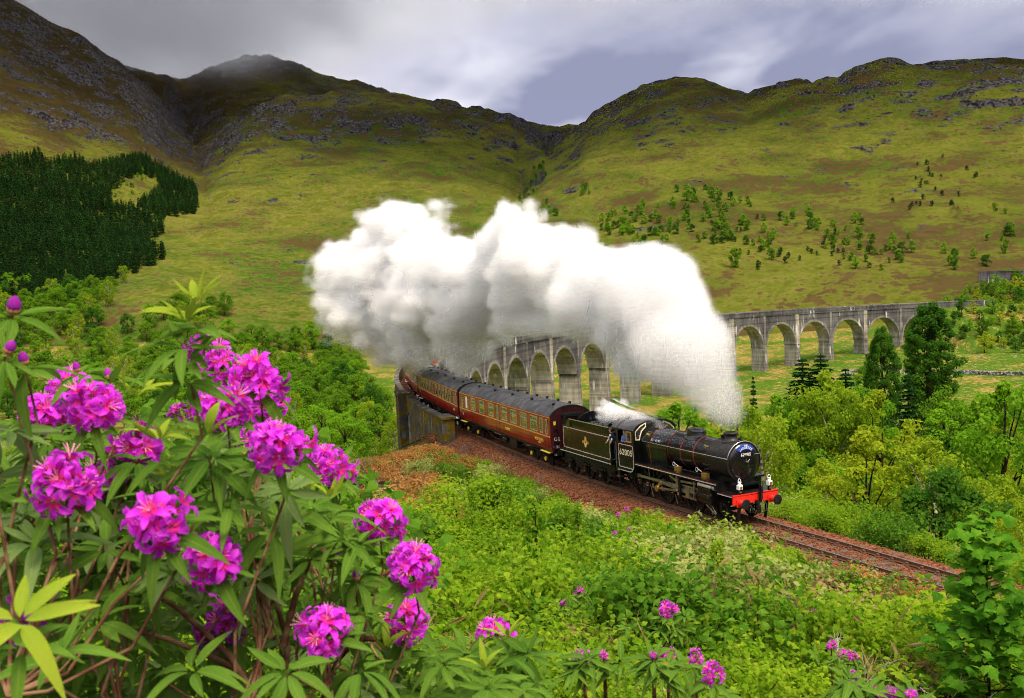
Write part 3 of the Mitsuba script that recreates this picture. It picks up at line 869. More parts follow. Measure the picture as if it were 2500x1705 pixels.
L('headlamp_bracket', cat([box(-1.42, -1.36, -.03, .03, 3.62, 3.86), cyl((-1.45, -.08, 3.76), (-1.30, -.08, 3.76), .06, 10)]), 'm_grime')
L('handrail', cat([tube([(-8.4, y * .93, 2.93), (-1.5, y * .95, 2.93)], .02) for y in (-1,)] + [tube([(-1.5, -.95, 2.93)] + [(-1.22, .93 * math.cos(a) * 1.0, BZ + .93 * math.sin(a)) for a in np.linspace(math.pi - .22, .22, 24)] + [(-1.5, .95, 2.93), (-8.4, .93, 2.93)], .02)]), 'm_steel_bright', True)
boi = L('boiler', xlathe([(0, -6.2), (.86, -6.2), (.86, -6.15), (.82, -2.95), (.82, -2.9), (0, -2.9)], BZ), 'm_boiler', 30)
for x, rr in ((-2.97, .83), (-4.0, .84), (-5.06, .853), (-6.16, .872)):
    LS(boi, 'band', xlathe([(rr - .02, x - .035), (rr + .006, x - .035), (rr + .006, x + .035), (rr - .02, x + .035)], BZ), 'm_lining_red', 30)
L('dome', lathe([(.62, 3.36), (.60, 3.43), (.48, 3.50), (.43, 3.56), (.425, 3.74), (.40, 3.83), (.30, 3.885), (.12, 3.905), (0, 3.907)], 36, mat4(np.diag([1.32, .95, 1]), (-4.85, 0, 0))), 'm_boiler', True)
fb = sg.Polygon([(-.62, 1.35)] + [(-.88, 1.9), (-.93, 2.6)] + [(.93 * math.cos(a), 2.66 + .93 * math.sin(a)) for a in np.linspace(math.pi, 0, 30)] + [(.93, 2.6), (.88, 1.9), (.62, 1.35)])
m = trimesh.creation.extrude_polygon(fb, 2.45, engine='earcut'); v = m.vertices.copy(); m.vertices = np.stack([-8.62 + v[:, 2], v[:, 0], v[:, 1]], 1)
fk = L('firebox', m, 'm_boiler', 35)
fbr = ring(fb.buffer(.008), .03)
for x in (-7.68,):
    mm = trimesh.creation.extrude_polygon(fb.buffer(.006), .05, engine='earcut'); v = mm.vertices.copy(); mm.vertices = np.stack([x - .035 + v[:, 2], v[:, 0], v[:, 1]], 1)
    LS(fk, 'band', mm, 'm_lining_red', 35)
LS(fk, 'washout_plug', cat([cyl((x, -.86 + .02, 3.06), (x, -.93, 3.12), .075, 14) for x in (-7.45, -7.05, -6.8)]), 'm_steel_bright', 30)
L('safety_valve', cat([cyl((-8.0, y, 3.5), (-8.0, y, 3.78), .11, 14) for y in (-.13, .13)] + [box(-8.25, -7.75, -.3, .3, 3.5, 3.62)]), 'm_grime', 30)
L('warning_flash', box(-8.05, -7.80, -.86, -.845, 3.28, 3.38), 'm_yellow', label='small yellow warning flash on the firebox')
L('warning_flash', moved(box(-.16, .16, -.06, .06, -.004, .004), mat4(np.array([[1, 0, 0], [0, math.cos(.9), -math.sin(.9)], [0, math.sin(.9), math.cos(.9)]]).T, (-3.12, -.66, BZ + .53))), 'm_yellow')
# running plate with its lined edge
rp = L('running_plate', cat([box(-8.62, -1.66, -1.28, 1.28, 1.80, 1.84), box(-8.62, -1.66, -1.28, -1.24, 1.66, 1.80), box(-8.62, -1.66, 1.24, 1.28, 1.66, 1.80), box(-1.70, -1.66, -1.28, 1.28, 1.40, 1.80), box(-1.66, -.47, -1.26, 1.26, 1.34, 1.38)]), 'm_black')
LS(rp, 'edge_line', cat([box(-8.62, -1.66, -1.286, -1.281, 1.715, 1.745), box(-1.6, -.5, -1.266, -1.261, 1.335, 1.365)]), 'm_lining')
LS(rp, 'red_line', cat([box(-8.62, -1.66, -1.286, -1.281, 1.755, 1.79), box(-1.6, -.5, -1.266, -1.261, 1.375, 1.395)]), 'm_lining_red')
L('frame_plate', cat([extr(sg.Polygon([(-10.4, .75), (-10.4, 1.7), (-1.6, 1.75), (-1.4, 1.74), (-.95, 1.62), (-.62, 1.36), (-.5, 1.36), (-.5, .95), (-2.5, .85), (-3, .7)]), y - .015, y + .015) for y in (-.62, .62)]), 'm_black')
L('smokebox_saddle', cat([extr(sg.Polygon([(-2.6, 1.3), (-1.35, 1.3), (-1.35, 2.0), (-2.6, 2.0)]), -.6, .6), box(-1.35, -.98, -.62, .62, 1.66, 1.74), box(-1.2, -.5, -.6, .6, 1.38, 1.42)]), 'm_black')
L('cover_plate', box(-1.9, -1.3, .2, 1.2, 1.9, 1.97), 'm_black')
# buffer beam
bb = L('buffer_beam', box(-.55, -.47, -1.24, 1.24, .99, 1.42), 'm_beam_red', label='bright red buffer beam')
for y in (-.865, .865):
    bf = L('buffer', cat([box(-.47, -.43, y - .2, y + .2, .88, 1.24), cyl((-.45, y, 1.06), (-.16, y, 1.06), .15, 24, .125)]), 'm_beam_red', 30)
    LS(bf, 'buffer_head', cat([cyl((-.2, y, 1.06), (-.04, y, 1.06), .07, 14), lathe([(.0, .0), (.2, -.012), (.235, -.03), (.235, -.05), (.08, -.09)], 28, mat4(np.array([[0, 0, 1.0], [1, 0, 0], [0, 1, 0]]), (0, y, 1.06)))]), 'm_grime', 30)
    LM2 = L('lamp_iron', box(-.60, -.47, y * .95 - .05, y * .95 + .05, 1.42, 1.64), 'm_grime')
    LS(LM2, 'brass_plate', box(-.468, -.463, y * .95 - .05, y * .95 + .05, 1.50, 1.58), 'm_brass')
for y, lab in ((-.82, 'white headlamp on the near lamp iron above the red beam'), (.82, 'white headlamp on the far lamp iron above the red beam')):
    t = thing('headlamp', lab, 'lamp', 'white lamps on the buffer beam')
    part(t, 'lamp_body', cat([extr(rrect(-.62, -.42, 1.645, 1.86, .03), y - .10, y + .10), cyl((-.52, y, 1.86), (-.52, y, 1.95), .085, 16, .06), cyl((-.52, y, 1.95), (-.52, y, 1.99), .075, 16)]), 'm_white', 30, LM)
    part(t, 'lens', cyl((-.42, y, 1.75), (-.385, y, 1.75), .065, 18), 'm_brass', 30, LM)
    part(t, 'carrying_handle', tube([(-.52, y + .08 * math.cos(a), 1.98 + .15 * math.sin(a)) for a in np.linspace(0, math.pi, 10)], .014), 'm_white', True, LM)
L('drawhook', cat([box(-.47, -.28, -.04, .04, 1.0, 1.10), tube([(-.30, 0, 1.06), (-.26, .02, .85), (-.28, .03, .62), (-.30, -.02, .50)], .03), tube([(-.30, .06, 1.0), (-.25, .08, .7), (-.32, .06, .48)], .022), box(-.36, -.26, -.10, .12, .52, .86)]), 'm_grime')
L('vacuum_pipe', cat([tube([(-.42, .20, .95), (-.40, .20, 1.50), (-.38, .20, 1.72), (-.30, .20, 1.80), (-.24, .19, 1.70), (-.25, .17, 1.40)], .055, 10), tube([(-.25, .17, 1.42), (-.22, .15, 1.20), (-.27, .12, 1.05)], .045, 8)]), 'm_grime', True)
for _pp in (tube([(-.45, -.42, 1.0), (-.30, -.40, .88), (-.26, -.36, .62), (-.30, -.20, .52), (-.34, -.10, .66)], .04, 8), tube([(-.45, .42, 1.0), (-.30, .45, .85), (-.28, .42, .6), (-.34, .25, .5)], .03, 8)): L('steam_heat_pipe', _pp, 'm_grime', True)
L('guard_iron', cat([extr(sg.Polygon([(-.75, 1.0), (-.55, 1.0), (-.75, .12), (-.88, .12)]), y - .03, y + .03) for y in (-.76, .76)]), 'm_grime')
# cylinders and motion, each side
for sd in (-1, 1):
    def S(x, y, z): return (x, sd * y, z)
    cy = L('cylinder', cat([cyl(S(-3.1, 1.02, .98), S(-2.05, 1.02, .98), .34, 28), cyl(S(-3.16, 1.02, .98), S(-3.08, 1.02, .98), .37, 28), cyl(S(-2.08, 1.02, .98), S(-2.0, 1.02, .98), .37, 28), box(-3.08, -2.08, min(sd * .68, sd * 1.3), max(sd * .68, sd * 1.3), .80, 1.50)]), 'm_black', 30)
    LS(cy, 'valve_chest', cat([cyl(S(-3.05, 1.10, 1.50), S(-2.10, 1.10, 1.50), .17, 20), cyl(S(-3.12, 1.10, 1.50), S(-3.03, 1.10, 1.50), .19, 20), cyl(S(-2.12, 1.10, 1.50), S(-1.92, 1.10, 1.50), .12, 20)]), 'm_alu', 30)
    LS(cy, 'drain_pipe', cat([tube([S(-2.3, 1.1, .72), S(-2.1, 1.12, .5), S(-1.9, 1.12, .35)], .02), tube([S(-2.9, 1.1, .72), S(-2.2, 1.13, .42), S(-1.95, 1.13, .3)], .02)]), 'm_steel', True)
    rods = lambda a, b, h, y: extr(sg.LineString([a, b]).buffer(h / 2, quad_segs=4), sd * y - .035, sd * y + .035)
    PIN = [(-8.72, 1.09), (-6.45, 1.10), (-3.95, 1.10)]
    L('coupling_rod', cat([rods(PIN[0], PIN[1], .13, .98), rods(PIN[1], PIN[2], .13, .98)] + [cyl(S(x, .93, z), S(x, 1.06, z), .12, 16) for x, z in PIN]), 'm_steel', 30)
    L('connecting_rod', cat([rods(PIN[1], (-4.25, .95), .15, 1.07), cyl(S(*PIN[1][:1], 1.0, PIN[1][1]), S(PIN[1][0], 1.16, PIN[1][1]), .14, 18)]), 'm_steel', 30)
    L('return_crank', cat([rods(PIN[1], (-6.72, .76), .13, 1.17), cyl(S(-6.72, 1.14, .76), S(-6.72, 1.27, .76), .15, 18)]), 'm_brass', 30)
    L('eccentric_rod', rods((-6.70, .80), (-5.0, .93), .09, 1.22), 'm_steel', 30)
    L('expansion_link', cat([extr(sg.Polygon([(-5.05, .85), (-4.93, .85), (-4.86, 1.15), (-4.9, 1.62), (-5.0, 1.66), (-4.98, 1.2)]), sd * 1.14 - .05, sd * 1.14 + .05), box(-5.2, -4.75, min(sd * 1.02, sd * 1.1), max(sd * 1.02, sd * 1.1), 1.18, 1.75)]), 'm_steel', 30)
    L('radius_rod', cat([rods((-4.95, 1.42), (-3.5, 1.48), .10, 1.12), rods((-3.55, 1.56), (-3.62, .80), .08, 1.13), rods((-5.6, 1.55), (-4.95, 1.30), .10, 1.1)]), 'm_steel', 30)
    L('slide_bar', cat([box(-4.75, -3.1, sd * 1.02 - .07, sd * 1.02 + .07, 1.20, 1.27), box(-4.75, -3.1, sd * 1.02 - .07, sd * 1.02 + .07, .66, .73), box(-4.35, -4.05, sd * 1.02 - .1, sd * 1.02 + .1, .70, 1.24), cyl(S(-4.1, 1.02, .98), S(-3.1, 1.02, .98), .05, 12)]), 'm_steel', 30)
    L('motion_bracket', box(-4.82, -4.70, min(sd * .62, sd * 1.2), max(sd * .62, sd * 1.2), .62, 1.75), 'm_grime')
    L('lubricator', cat([box(x, x + .34, sd * 1.0 - .12, sd * 1.0 + .12, 1.85, 2.08) for x in (-5.25, -3.0)]), 'm_brass')
    L('cab_step', cat([box(-10.25, -9.85, sd * 1.15 - .15, sd * 1.15 + .15, z, z + .04) for z in (.45, .85, 1.2)] + [box(-10.28, -10.22, sd * 1.15 - .12, sd * 1.15 + .12, .45, 1.45)]), 'm_grime')
    L('sand_pipe', cat([tube([S(x, .8, 1.6), S(x + .1, .82, .9), S(x + .35, .8, .12)], .022) for x in (-3.0, -5.9, -8.1)]), 'm_steel', True)
    L('brake_hanger', cat([box(x - .05, x + .05, sd * .8 - .06, sd * .8 + .06, .35, 1.5) for x in (-5.1, -7.55, -9.6)]), 'm_grime')
    L('hand_wheel', cat([tube([S(x + .10 * math.cos(a), .92, 2.12 + .10 * math.sin(a)) for a in np.linspace(0, 6.283, 14)], .014) for x in (-5.55, -3.62)] + [tube([S(x + .12, .93, 2.16), S(x + .4, .93, 2.08)], .014) for x in (-5.55, -3.62)]), 'm_white', True)
    L('injector_pipe', cat([tube([S(-8.9, 1.1, 1.2), S(-8.6, 1.12, .7), S(-9.2, 1.1, .5), S(-9.9, 1.05, .55)], .035), tube([S(-6.0, .93, 1.95), S(-3.2, .9, 1.95), S(-2.9, .95, 2.25), S(-2.6, .93, 2.3)], .03)]), 'm_grime', True)
for x in (-8.72, -6.45, -3.95):
    wheelset(lo, LM, 'driving_wheel', x, .7875, 16)
wheelset(lo, LM, 'pony_wheel', -1.85, .483, 10)
# cab
for sd in (-1, 1):
    Y0, Y1 = (sd * 1.30, sd * 1.27)
    poly = sg.Polygon([(-8.62, 1.45), (-8.62, 3.5), (-10.72, 3.5), (-10.72, 3.40), (-10.45, 3.3), (-10.38, 2.75), (-10.30, 2.70), (-10.30, 1.20), (-9.05, 1.20), (-8.85, 1.28), (-8.70, 1.5)]).difference(rrect(-10.22, -8.80, 2.78, 3.40, .05))
    cs = L('cab_side', extr(poly, min(Y0, Y1), max(Y0, Y1)), 'm_black')
    ln = ring(rrect(-10.22, -8.72, 1.42, 2.66, .12), .03)
    LS(cs, 'lining', extr(ln, sd * 1.303, sd * 1.307), 'm_lining')
    LS(cs, 'red_lining', extr(ring(rrect(-10.18, -8.76, 1.46, 2.62, .09), .02), sd * 1.303, sd * 1.307), 'm_lining_red')
    if sd < 0:
        LS(cs, 'cab_numerals', lettering('62005', .30, SIDE, (-9.47, -1.303, 2.24)), 'm_cream')
        LS(cs, 'edge_line', extr(sg.LineString([(-10.30, 1.25), (-9.05, 1.25), (-8.86, 1.34), (-8.76, 1.5), (-8.72, 1.74)]).buffer(.016), -1.307, -1.303), 'm_lining')
    LS(cs, 'window_frame', extr(ring(sg.box(-9.38, 2.80, -8.88, 3.38), .055), sd * 1.285 - .02, sd * 1.285 + .02), 'm_wood_pale')
    LS(cs, 'window_pane', extr(sg.box(-9.33, 2.85, -8.93, 3.33), sd * 1.285 - .003, sd * 1.285 + .003), 'm_glass')
    LS(cs, 'handrail_pillar', tube([(-10.42, sd * 1.32, 1.3), (-10.42, sd * 1.32, 2.7)], .02), 'm_steel_bright', True)
arc = [(1.36 * math.sin(a), 3.5 + .48 * (math.cos(a) - math.cos(1.35)) / (1 - math.cos(1.35))) for a in np.linspace(-1.35, 1.35, 25)]
arc[0] = (-1.36, 3.47); arc[-1] = (1.36, 3.47)
rf = sg.Polygon(arc + [(x * .98, z - .04) for x, z in arc[::-1]])
m = trimesh.creation.extrude_polygon(rf, 2.2, engine='earcut'); v = m.vertices.copy(); m.vertices = np.stack([-10.78 + v[:, 2], v[:, 0], v[:, 1]], 1)
cr = L('cab_roof', m, 'm_cab_roof', 40)
m = trimesh.creation.extrude_polygon(sg.LineString([(x, z + .012) for x, z in arc]).buffer(.012), .05, engine='earcut'); v = m.vertices.copy(); m.vertices = np.stack([-10.2 + v[:, 2], v[:, 0], v[:, 1]], 1)
LS(cr, 'roof_rib', m, 'm_grime', 40)
fp = sg.Polygon([(-1.28, 1.8), (-1.28, 3.46)] + [(x * .95, z - .05) for x, z in arc[1:-1]] + [(1.28, 3.46), (1.28, 1.8)])
sp_ = []
for sd in (-1, 1):
    sp_.append(sg.Polygon([(sd * 1.18, 2.98), (sd * 1.18, 3.40), (sd * .88, 3.66), (sd * .55, 3.80), (sd * .55, 3.62), (sd * .82, 3.40), (sd * .93, 3.12), (sd * .96, 2.98)]))
fpp = fp.difference(shapely.union_all(sp_))
def xext(poly, x0, x1):
    ms = []
    for g in getattr(poly, 'geoms', [poly]):
        m = trimesh.creation.extrude_polygon(g, x1 - x0, engine='earcut'); v = m.vertices.copy(); m.vertices = np.stack([x0 + v[:, 2], v[:, 0], v[:, 1]], 1); ms.append(m)
    return cat(ms)
cf = L('cab_front', xext(fpp, -8.66, -8.62), 'm_black')
for s_ in sp_:
    LS(cf, 'window_frame', xext(s_.buffer(.03).difference(s_.buffer(-.025)), -8.618, -8.60), 'm_cream')
    LS(cf, 'window_pane', xext(s_, -8.645, -8.64), 'm_glass')
L('cab_floor', cat([box(-10.7, -8.7, -1.25, 1.25, 1.52, 1.58), box(-8.72, -8.67, -1.2, 1.2, 1.6, 3.3)]), 'm_grime')
L('drag_beam', box(-10.6, -10.4, -1.2, 1.2, .9, 1.3), 'm_grime')

# ================================================================ tender
te = thing('tender', 'black lined tender heaped with coal behind the locomotive cab', 'tender')


def E(name, mesh, m, smooth=False, **k): return part(te, name, mesh, m, smooth, LM2_, **k)


LM2_ = along(-11.3, -17.7)
_o = track(-11.0); LM2_[:3, 3] = track(-11.3) + LM2_[:3, 0] * 11.3


def ES(key, name, mesh, m, smooth=False):
    k = fast_numbered(f'{key}__{name}')
    scene[k] = shape(mesh, m, smooth, LM2_)


body = sg.Polygon([(-1.25, 1.5), (-1.25, 2.95), (-1.27, 3.1), (-1.36, 3.38), (-1.33, 3.39), (-1.23, 3.1), (-1.21, 2.9), (1.21, 2.9), (1.23, 3.1), (1.33, 3.39), (1.36, 3.38), (1.27, 3.1), (1.25, 2.95), (1.25, 1.5)])
tk = E('tank', cat([xext(body, -16.0, -11.1), xext(sg.box(-1.25, 1.5, 1.25, 2.92), -17.15, -16.0)]), 'm_tender', 25)
for sd in (-1, 1):
    ES(tk, 'side_sheet_end', extr(sg.Polygon([(-16.0, 2.9), (-16.0, 3.385), (-16.35, 3.3), (-16.5, 3.05), (-16.65, 2.93)]), sd * 1.29 - .02, sd * 1.29 + .02), 'm_tender')
    ES(tk, 'lining', extr(ring(rrect(-17.08, -11.18, 1.60, 2.84, .14), .03), sd * 1.253, sd * 1.258), 'm_lining')
    ES(tk, 'red_lining', extr(ring(rrect(-17.03, -11.23, 1.65, 2.79, .11), .02), sd * 1.253, sd * 1.258), 'm_lining_red')
    ES(tk, 'coping_bead', box(-16.0, -11.1, sd * 1.365 - .02, sd * 1.365 + .02, 3.37, 3.405), 'm_steel_bright')
    fr = E('side_frame', extr(sg.Polygon([(-17.5, .62), (-17.5, 1.32), (-11.1, 1.32), (-11.1, .62), (-11.9, .55), (-12.1, .85), (-12.6, .98), (-13.1, .85), (-13.3, .55), (-13.95, .55), (-14.15, .85), (-14.6, .98), (-15.05, .85), (-15.3, .55), (-15.9, .55), (-16.1, .85), (-16.55, .98), (-17.0, .85), (-17.2, .55)]), sd * 1.02 - .02, sd * 1.02 + .02), 'm_grime')
    for x in (-12.6, -14.58, -16.56):
        ab = E('axlebox', cat([box(x - .16, x + .16, sd * 1.10 - .10, sd * 1.10 + .10, .40, .74), extr(sg.Polygon([(x - .42, .92), (x + .42, .92), (x + .2, .78), (x - .2, .78)]), sd * 1.12 - .05, sd * 1.12 + .05)]), 'm_grime')
        ES(ab, 'cap', cyl((x, sd * 1.2, .5), (x, sd * 1.23, .5), .05, 12), 'm_steel_bright', 30)
    ES(fr, 'step', cat([box(x - .2, x + .2, sd * 1.12 - .15, sd * 1.12 + .15, z, z + .035) for x in (-11.35, -17.3) for z in (.42, .85)]), 'm_grime')
fpn = E('footplate', cat([box(-17.55, -11.05, -1.29, 1.29, 1.36, 1.44), box(-17.5, -11.1, -1.27, 1.27, 1.44, 1.5)]), 'm_black')
ES(fpn, 'edge_line', cat([box(-17.53, -11.07, y - .003, y + .003, 1.365, 1.40) for y in (-1.294, 1.294)]), 'm_lining')
E('buffer_beam', cat([box(-17.62, -17.55, -1.22, 1.22, .95, 1.36)] + [cyl((-17.62, y, 1.06), (-18.0, y, 1.06), .13, 16) for y in (-.865, .865)]), 'm_grime', 30)
for x in (-12.6, -14.58, -16.56):
    wheelset(te, LM2_, 'wheel', x, .572, 10)
_r = np.random.default_rng(5)
lump = trimesh.creation.icosphere(subdivisions=0)
cs = []
for k in range(900):
    x = _r.uniform(-15.3, -11.3); y = _r.uniform(-1.12, 1.12)
    hgt = 2.9 + .42 * math.exp(-((x + 13.0) / 1.6) ** 2) * (1 - (y / 1.3) ** 2) + .12
    m = lump.copy(); m.vertices *= _r.uniform(.06, .13) * _r.uniform(.6, 1.3, (12, 1)); m.vertices = m.vertices @ trimesh.transformations.random_rotation_matrix(_r.uniform(0, 1, 3))[:3, :3] + [x, y, hgt + _r.uniform(-.1, .06)]
    cs.append(m)
co = E('coal', cat(cs), 'm_coal', label='heaped black coal', kind='stuff')
E('coal_bulkhead', xext(sg.Polygon([(-1.22, 2.9)] + [(1.22 * math.cos(a), 3.0 + .78 * math.sin(a)) for a in np.linspace(math.pi, 0, 20)] + [(1.22, 2.9)]), -15.45, -15.40), 'm_black')
E('coal_board', cat([extr(sg.Polygon([(-11.25, 2.9), (-11.15, 3.45), (-11.9, 3.5), (-12.6, 3.1)]), y - .02, y + .02) for y in (-.8, .8)] + [box(-11.2, -11.14, -.85, .85, 2.9, 3.3)]), 'm_black')
E('filler_dome', lathe([(.32, 2.92), (.32, 3.08), (.24, 3.16), (0, 3.19)], 24, mat4(t=(-16.55, 0, 0))), 'm_black', 40)
# crest: lion in an oval with a wheel, between scrolls
cx, cz = -14.14, 2.22
ES(tk, 'crest_oval', extr(sa.translate(sa.scale(sh_, .155, .31), cx, cz), -1.259, -1.253), 'm_cream')
cr_ = fast_numbered(tk + '__crest_field')
scene[cr_] = shape(extr(sa.translate(sa.scale(sh_, .125, .175), cx, cz + .10), -1.263, -1.2595), 'm_beam_red', False, LM2_)
ES(tk, 'crest_wheel', extr(sa.translate(ring(sh_, .4).intersection(sh_), 0, 0) if False else sa.translate(sa.scale(sh_, .10, .09), cx, cz - .17), -1.263, -1.2595), 'm_yellow')
lion = sg.Polygon([(-.07, -.05), (-.04, .06), (-.06, .12), (0, .14), (.05, .11), (.03, .05), (.07, -.03), (.03, -.06), (0, -.02)])
ES(tk, 'crest_lion', extr(sa.translate(lion, cx, cz + .09), -1.266, -1.2635), 'm_yellow')
ES(tk, 'crest_scroll', extr(shapely.union_all([ring(sg.box(cx + a, cz - .09, cx + b, cz + .05), .025) for a, b in ((-.38, -.17), (.17, .38))] + [sg.box(cx + a, cz - .03, cx + b, cz - .01) for a, b in ((-.38, -.17), (.17, .38))]), -1.259, -1.253), 'm_yellow')


# ================================================================ coaches
COACH_Z = (1.18, 3.27)
prof_pts = [(1.395 if z > 1.7 else 1.395 - .07 * ((1.7 - z) / .55) ** 2 if z < 1.7 else 1.395, z) for z in (1.18, 1.45, 1.7, 2.1, 3.05)] + [(1.375, 3.18), (1.33, 3.27)]


def yprof(z):
    return np.interp(z, [p[1] for p in prof_pts], [p[0] for p in prof_pts])


def roof_arc(o=0.0, n=21, w=1.36):
    return [(w * math.sin(a) / math.sin(1.25), 3.24 + o + (.62 + o * .1) * (math.cos(a) - math.cos(1.25)) / (1 - math.cos(1.25))) for a in np.linspace(-1.25, 1.25, n)]


def bogie(co, M, x0, col):
    fr = cat([extr(sg.Polygon([(x0 - 1.75, .62), (x0 - 1.75, .80), (x0 - .9, .95), (x0 - .3, .70), (x0 + .3, .70), (x0 + .9, .95), (x0 + 1.75, .80), (x0 + 1.75, .62), (x0 + .9, .72), (x0 + .35, .48), (x0 - .35, .48), (x0 - .9, .72)]), y - .05, y + .05) for y in (-1.02, 1.02)] + [box(x0 - .3, x0 + .3, -1.1, 1.1, .55, .85)])
    k = part(co, 'bogie', fr, 'm_grime', False, M)
    scene[k + '__footboard'] = shape(cat([box(x0 - 1.6, x0 + 1.6, y - .1, y + .1, .86, .89) for y in (-1.2, 1.2)]), 'm_grime', False, M)
    scene[k + '__springs'] = shape(cat([cyl((x0 + dx, y, .45), (x0 + dx, y, .8), .09, 10) for y in (-1.1, 1.1) for dx in (-.18, .18)] + [box(x0 + e - .5, x0 + e + .5, y - .05, y + .05, .62, .70) for y in (-1.13, 1.13) for e in (-1.295, 1.295)]), 'm_grime', False, M)
    n = 0
    for e in (-1.295, 1.295):
        for y in (-1.14, 1.14):
            a = f'{k}__axlebox' + (f'_{n:03d}' if n else ''); n += 1
            scene[a] = shape(cyl((x0 + e, y, .46), (x0 + e, y * 1.07, .46), .135, 16), col, 30, M)
        wheelset(co, M, 'wheel', x0 + e, .457, 0, disc=True)


def coach(s_front, label, layout, axle_col, texts, letters):
    Lc = 19.95
    M = along(s_front - 2.9, s_front - 17.1); M[:3, 3] = track(s_front - 2.9) + M[:3, 0] * 2.9
    co = thing('passenger_coach', label, 'railway coach', 'maroon coaches on the curve')

    def Cx(name, mesh, m, smooth=False, **k): return part(co, name, mesh, m, smooth, M, **k)
    for sd in (-1, 1):
        side = sg.box(-Lc, COACH_Z[0], 0, COACH_Z[1])
        holes = [rrect(a, b, z0, z1, .06) for kind, a, b, z0, z1 in layout]
        poly = side.difference(shapely.union_all(holes))
        tri = shapely.constrained_delaunay_triangles(poly)
        # a grid of cuts in z so that the sheet follows the side's curve
        m = extr(poly, -.02, .02)
        for z in (1.45, 1.7, 3.12, 3.2):
            m = trimesh.intersections.slice_mesh_plane(m, [0, 0, 1], [0, 0, z]) + trimesh.intersections.slice_mesh_plane(m, [0, 0, -1], [0, 0, z])
        v = m.vertices.copy(); v[:, 1] = sd * (yprof(v[:, 2]) - .02 + v[:, 1] * (1 if sd > 0 else -1)); m.vertices = v
        if sd < 0: m.invert()
        sk = Cx('side', m, 'm_maroon')

        def SK(name, mesh, mm, smooth=False):
            k = fast_numbered(f'{sk}__{name}')
            scene[k] = shape(mesh, mm, smooth, M)
        SK('belt_line', box(-Lc + .05, -.05, sd * 1.398 - .006, sd * 1.398 + .006, 1.965, 2.035), 'm_beltline')
        SK('cant_line', box(-Lc + .02, -.02, sd * 1.38 - .006, sd * 1.38 + .006, 3.165, 3.20), 'm_beltline')
        for kind, a, b, z0, z1 in layout:
            w = Cx('window', extr(ring(rrect(a, b, z0, z1, .06), .045), sd * 1.392 - .012, sd * 1.392 + .012), 'm_alu')
            scene[w + '__pane'] = shape(extr(rrect(a + .03, b - .03, z0 + .03, z1 - .03, .05), sd * 1.375 - .002, sd * 1.375 + .002), 'm_glass' if kind != 'frosted' else 'm_white', False, M)
            if kind == 'big':
                scene[w + '__ventilator'] = shape(cat([extr(sg.box(a + .04, z1 - .34, b - .04, z1 - .30), sd * 1.388 - .012, sd * 1.388 + .012)] + [extr(sg.box(x - .015, z1 - .3, x + .015, z1 - .04), sd * 1.388 - .01, sd * 1.388 + .01) for x in ((a + b) / 2 - .16, (a + b) / 2 + .16)]), 'm_alu', False, M)
            if kind == 'door':
                d0, d1 = a - .12, b + .12
                d = Cx('door', extr(ring(sg.box(d0, 1.24, d1, 3.14), .018), sd * 1.393 - .006, sd * 1.393 + .006), 'm_maroon_dark')
                scene[d + '__handle'] = shape(box(d0 + .05, d0 + .09, sd * 1.42 - .02, sd * 1.42 + .02, 1.85, 1.90), 'm_brass', False, M)
                scene[d + '__hinges'] = shape(cat([box(d1 - .02, d1 + .03, sd * 1.40 - .02, sd * 1.40 + .02, z, z + .12) for z in (1.35, 1.75, 2.9)]), 'm_maroon_dark', False, M)
        if sd < 0:
            for tx, h, x, z, mm in texts:
                SK('lettering', lettering(tx, h, SIDE, (x, -1.397, z), True, .006), mm)
    ra = roof_arc()
    rfp = sg.Polygon(ra + [(x * .97, z - .05) for x, z in ra[::-1]])
    rk = Cx('roof', xext(rfp, -Lc, 0), 'm_roof_grey', 40)
    vents = [(x, y) for x in np.arange(-18.9, -.6, 1.95) for y in ((-.55, .55) if int(x * 10) % 3 else (.55,))]
    for x, y in vents:
        zt = np.interp(y, [p[0] for p in ra], [p[1] for p in ra])
        vk = fast_numbered(f'{rk}__ventilator')
        scene[vk] = shape(cat([cyl((x, y, zt - .05), (x, y, zt + .09), .085, 10), cyl((x, y, zt + .09), (x, y, zt + .15), .14, 10, .07)]), 'm_gangway', 30, M)
    for e in (0.0, -Lc):
        o = .0
        m = xext(sg.Polygon([(x * 1.0, z + .03) for x, z in roof_arc(n=25, w=1.385)] + [(x * .98, z - .04) for x, z in ra[::-1]]), e - .05, e + .05)
        k_ = fast_numbered(f'{rk}__end_rib'); scene[k_] = shape(m, 'm_gangway', 40, M)
        k_ = fast_numbered(f'{rk}__rain_strip'); scene[k_] = shape(cat([tube([(e + (-.9 if e == 0 else .9), y * .75, np.interp(.75, [p[0] for p in ra], [p[1] for p in ra]) + .02), (e + (-.15 if e == 0 else .15), y * 1.2, 3.42)], .018) for y in (-1, 1)]), 'm_gangway', False, M)
        ep = sg.Polygon([(-1.33, COACH_Z[0]), (-1.39, 1.8), (-1.39, 3.0), (-1.33, 3.22)] + [(x * .985, z - .01) for x, z in ra[1:-1]] + [(1.33, 3.22), (1.39, 3.0), (1.39, 1.8), (1.33, COACH_Z[0])])
        sg_ = 1 if e == 0 else -1
        x0, x1 = sorted((e - sg_ * .06, e - sg_ * .003))
        ek = Cx('end_panel', xext(ep, x0, x1), 'm_maroon_dark')
        gp = sg.box(-.52, 1.15, .52, 3.32).difference(sg.box(-.40, 1.3, .40, 3.2))
        gx = sorted((e, e + sg_ * .24))
        gk = Cx('gangway', cat([xext(gp.buffer(-.02 * (i % 2), join_style=2), *sorted((e + sg_ * .04 * i, e + sg_ * (.04 * i + .038)))) for i in range(6)]), 'm_gangway')
